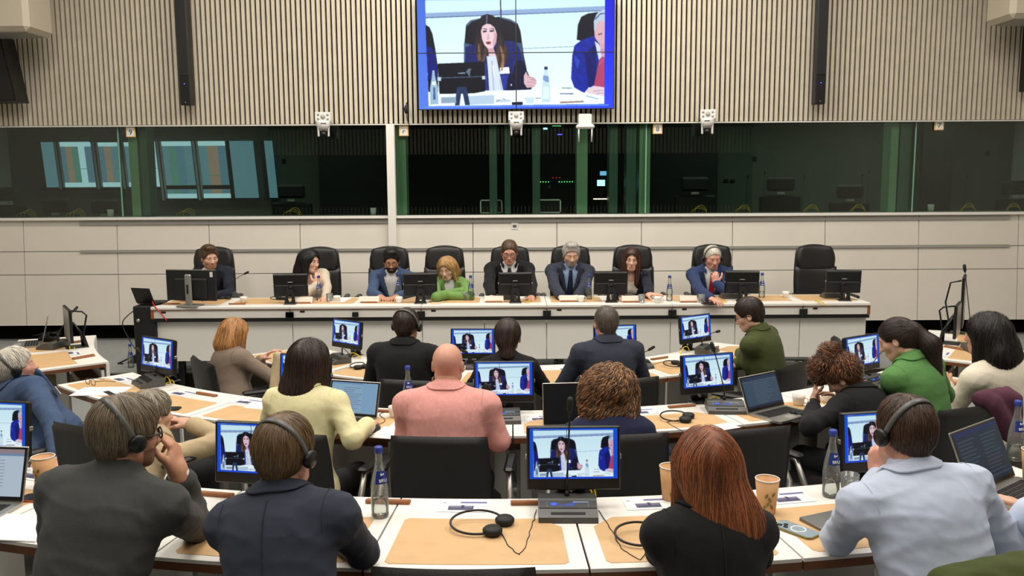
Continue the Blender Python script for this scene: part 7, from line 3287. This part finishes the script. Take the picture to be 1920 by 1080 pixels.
# innermost row
ft = dict(h=.0095, hh=.005)
hT1 = hair_long(STR, tipz=-.14, wid=.12, n=1500, L=.26, tipr=.06, w=.0034)
aud(441, 628, 3.02, 3, 6, 'woman with straight strawberry-blonde hair in a taupe blazer', skin_='fair', fem=True, hair=hT1, pitch=.1,
    jacket=dict(m=C_taupe, pads=True), shirt=dict(m=C_taupe), back=.10, side=.08, build=1.06, **ft)
hT2 = hair_short(DBR, .010, n=1200, L=.04, top=.004, nape=-.095)
aud(763, 612, 2.98, 3, -2, 'man in a black suit with headset, seen from behind', skin_='tan', hair=hT2, phones=True, build=1.14,
    jacket=dict(m=C_blackw, pads=True), shirt=dict(m=C_white), back=.10, **ft)
hT3 = dict(prims=cap_prims(.018, 1.0, .07, -.10, top=.006) + [p_cone((.0, -.09, -.02), (.01, -.11, -.10), .052, .040, k=.04), p_cone((.01, -.11, -.10), (.015, -.10, -.17), .040, .022, k=.03)],
           mats=DBR, strands=[dict(n=1700, flow=flow_to((.01, -.12, -.08)), wobble=.03, length=.18, steps=10, width=.003, jit=.005)])
aud(952, 634, 2.98, 3, -6, 'woman with dark brown hair gathered low in a black top', skin_='tan', fem=True, hair=hT3, wide=1.08,
    jacket=dict(m=C_blackw, style='crew', name='top'), back=.10, **ft)
hT4 = hair_short(hair_mats('pepper', (84, 74, 66), .3), .006, n=1300, L=.022, top=.002, nape=-.08)
aud(1136, 607, 2.98, 3, 0, 'man with cropped greying hair in a navy jacket, seen from behind', skin_='pink', hair=hT4, build=1.08,
    jacket=dict(m=C_navy, pads=True), shirt=dict(m=C_lblue), back=.10, **ft)
hT5 = hair_short(DBR, .012, n=1300, L=.05, top=.010, nape=-.075)
aud(1404, 592, 3.02, 3, 36, 'person with short dark hair and round glasses in an olive blazer', skin_='fair', fem=True, hair=hT5, pitch=.30, glasses=.0022,
    jacket=dict(m=C_olive, pads=True), shirt=dict(m=C_olive), back=.16, side=.12, build=1.1, tface=16,
    arms={'L': dict(w=A(*onz(1388, 662, H_THIRD + .04), H_THIRD + .04), z=H_THIRD)}, **ft)

# -------------------------------------------------- low chairs
for (u, v, r, row, l, dy) in (
        (866, 1060, 6.03, 1, 'empty black chair at the bottom centre, only its top edge in the picture', 0),
        (840, 870, 4.48, 2, 'black chair with armrests behind the bald man in pink', 0),
        (1140, 880, 4.48, 2, 'black chair behind the curly-haired woman, beside the nearest monitor', 0),
        (590, 880, 4.50, 2, 'black chair behind the woman in the cream jacket', -4),
        (1350, 880, 4.50, 2, 'empty black chair behind the auburn hair', 0),
        (1560, 850, 4.50, 2, 'black chair whose armrest shows left of the pale-shirt bottle', 4),
        (1738, 820, 4.60, 2, 'black chair with a plum garment over it at the right', -8),
        (1880, 800, 4.74, 2, 'black chair under the woman in the ivory sweater', 0),
        (250, 860, 4.70, 2, 'black chair of the man in the sand coloured jacket', 0),
        (20, 800, 4.85, 2, 'black chair under the white-haired man at the left edge', 0),
        (797, 740, 2.98, 3, 'black chair behind the man in the black suit', 0),
        (1144, 740, 3.00, 3, 'black chair behind the man in the navy jacket', 6),
        (935, 740, 3.00, 3, 'black chair behind the dark-haired woman in the black top', 0),
        (450, 710, 3.08, 3, 'black chair turned aside behind the strawberry-blonde woman', -12),
        (1420, 700, 3.10, 3, 'black chair behind the person in olive', 10),
        (1500, 700, 2.94, 3, 'empty black chair turned aside between the olive and green blazers', 26)):
    chair_for(u, v, r, row, l, dy)
p = onr(-60, 1075, 6.06)
chair_at(p[0], p[1], Z_REAR, facing(p[0], p[1]), 'black chair cut by the lower left corner')

# -------------------------------------------------- garments left on chairs


def garment(name, prims, m, label, h=.010, amp=.008, seed=0):
    V, Q = nets(prims, h, lambda P: -amp * np.clip(1 - np.abs(noise3(P * A(1, 1, .35), 38, seed)) * 2.2, 0, 1) + amp * .4, 1)
    o = link(name, mesh_np(name, [(V, Q, 0)], [m]))
    return tag(o, label, 'garment')


c = onr(1738, 820, 4.60)
d = unit(A(c[0] - CX, c[1] - CY, 0))
s_ = A(-d[1], d[0], 0)
b = A(c[0], c[1], 0) + d * .27
top = Z_MID + .93
garment('draped_cardigan', [p_cone(b + s_ * .02 + A(0, 0, top - .01), b + s_ * .23 + A(0, 0, top - .015), .040, .045, k=.04),
                            p_cone(b + s_ * .06 + d * .03 + A(0, 0, top - .04), b + s_ * .20 + d * .06 + A(0, 0, top - .20), .045, .05, k=.04),
                            p_cone(b + s_ * .20 + d * .05 + A(0, 0, top - .02), b + s_ * .27 + d * .05 + A(0, 0, top - .26), .045, .028, k=.04)],
        C_purple, 'plum cardigan draped over the corner of a black chair at the right', seed=2)
c = onr(530, 700, 3.16)
garment('folded_coat', [p_cone(onr(522, 668, 3.14), onr(517, 745, 3.20), .035, .05, k=.04), p_cone(onr(548, 672, 3.10), onr(560, 745, 3.16), .035, .06, k=.04)],
        C_coat, 'sand coloured coat hanging over a chair beside the cream jacket', seed=1)
c = onr(1850, 1070, 6.44)
garment('draped_jacket', [p_cone(onr(1775, 1100, 6.40), onr(1925, 1078, 6.40), .045, .06, k=.05), p_cone(onr(1800, 1125, 6.42), onr(1930, 1110, 6.42), .06, .07, k=.06)],
        C_olive, 'olive jacket draped over a chair in the lower right corner', seed=3)
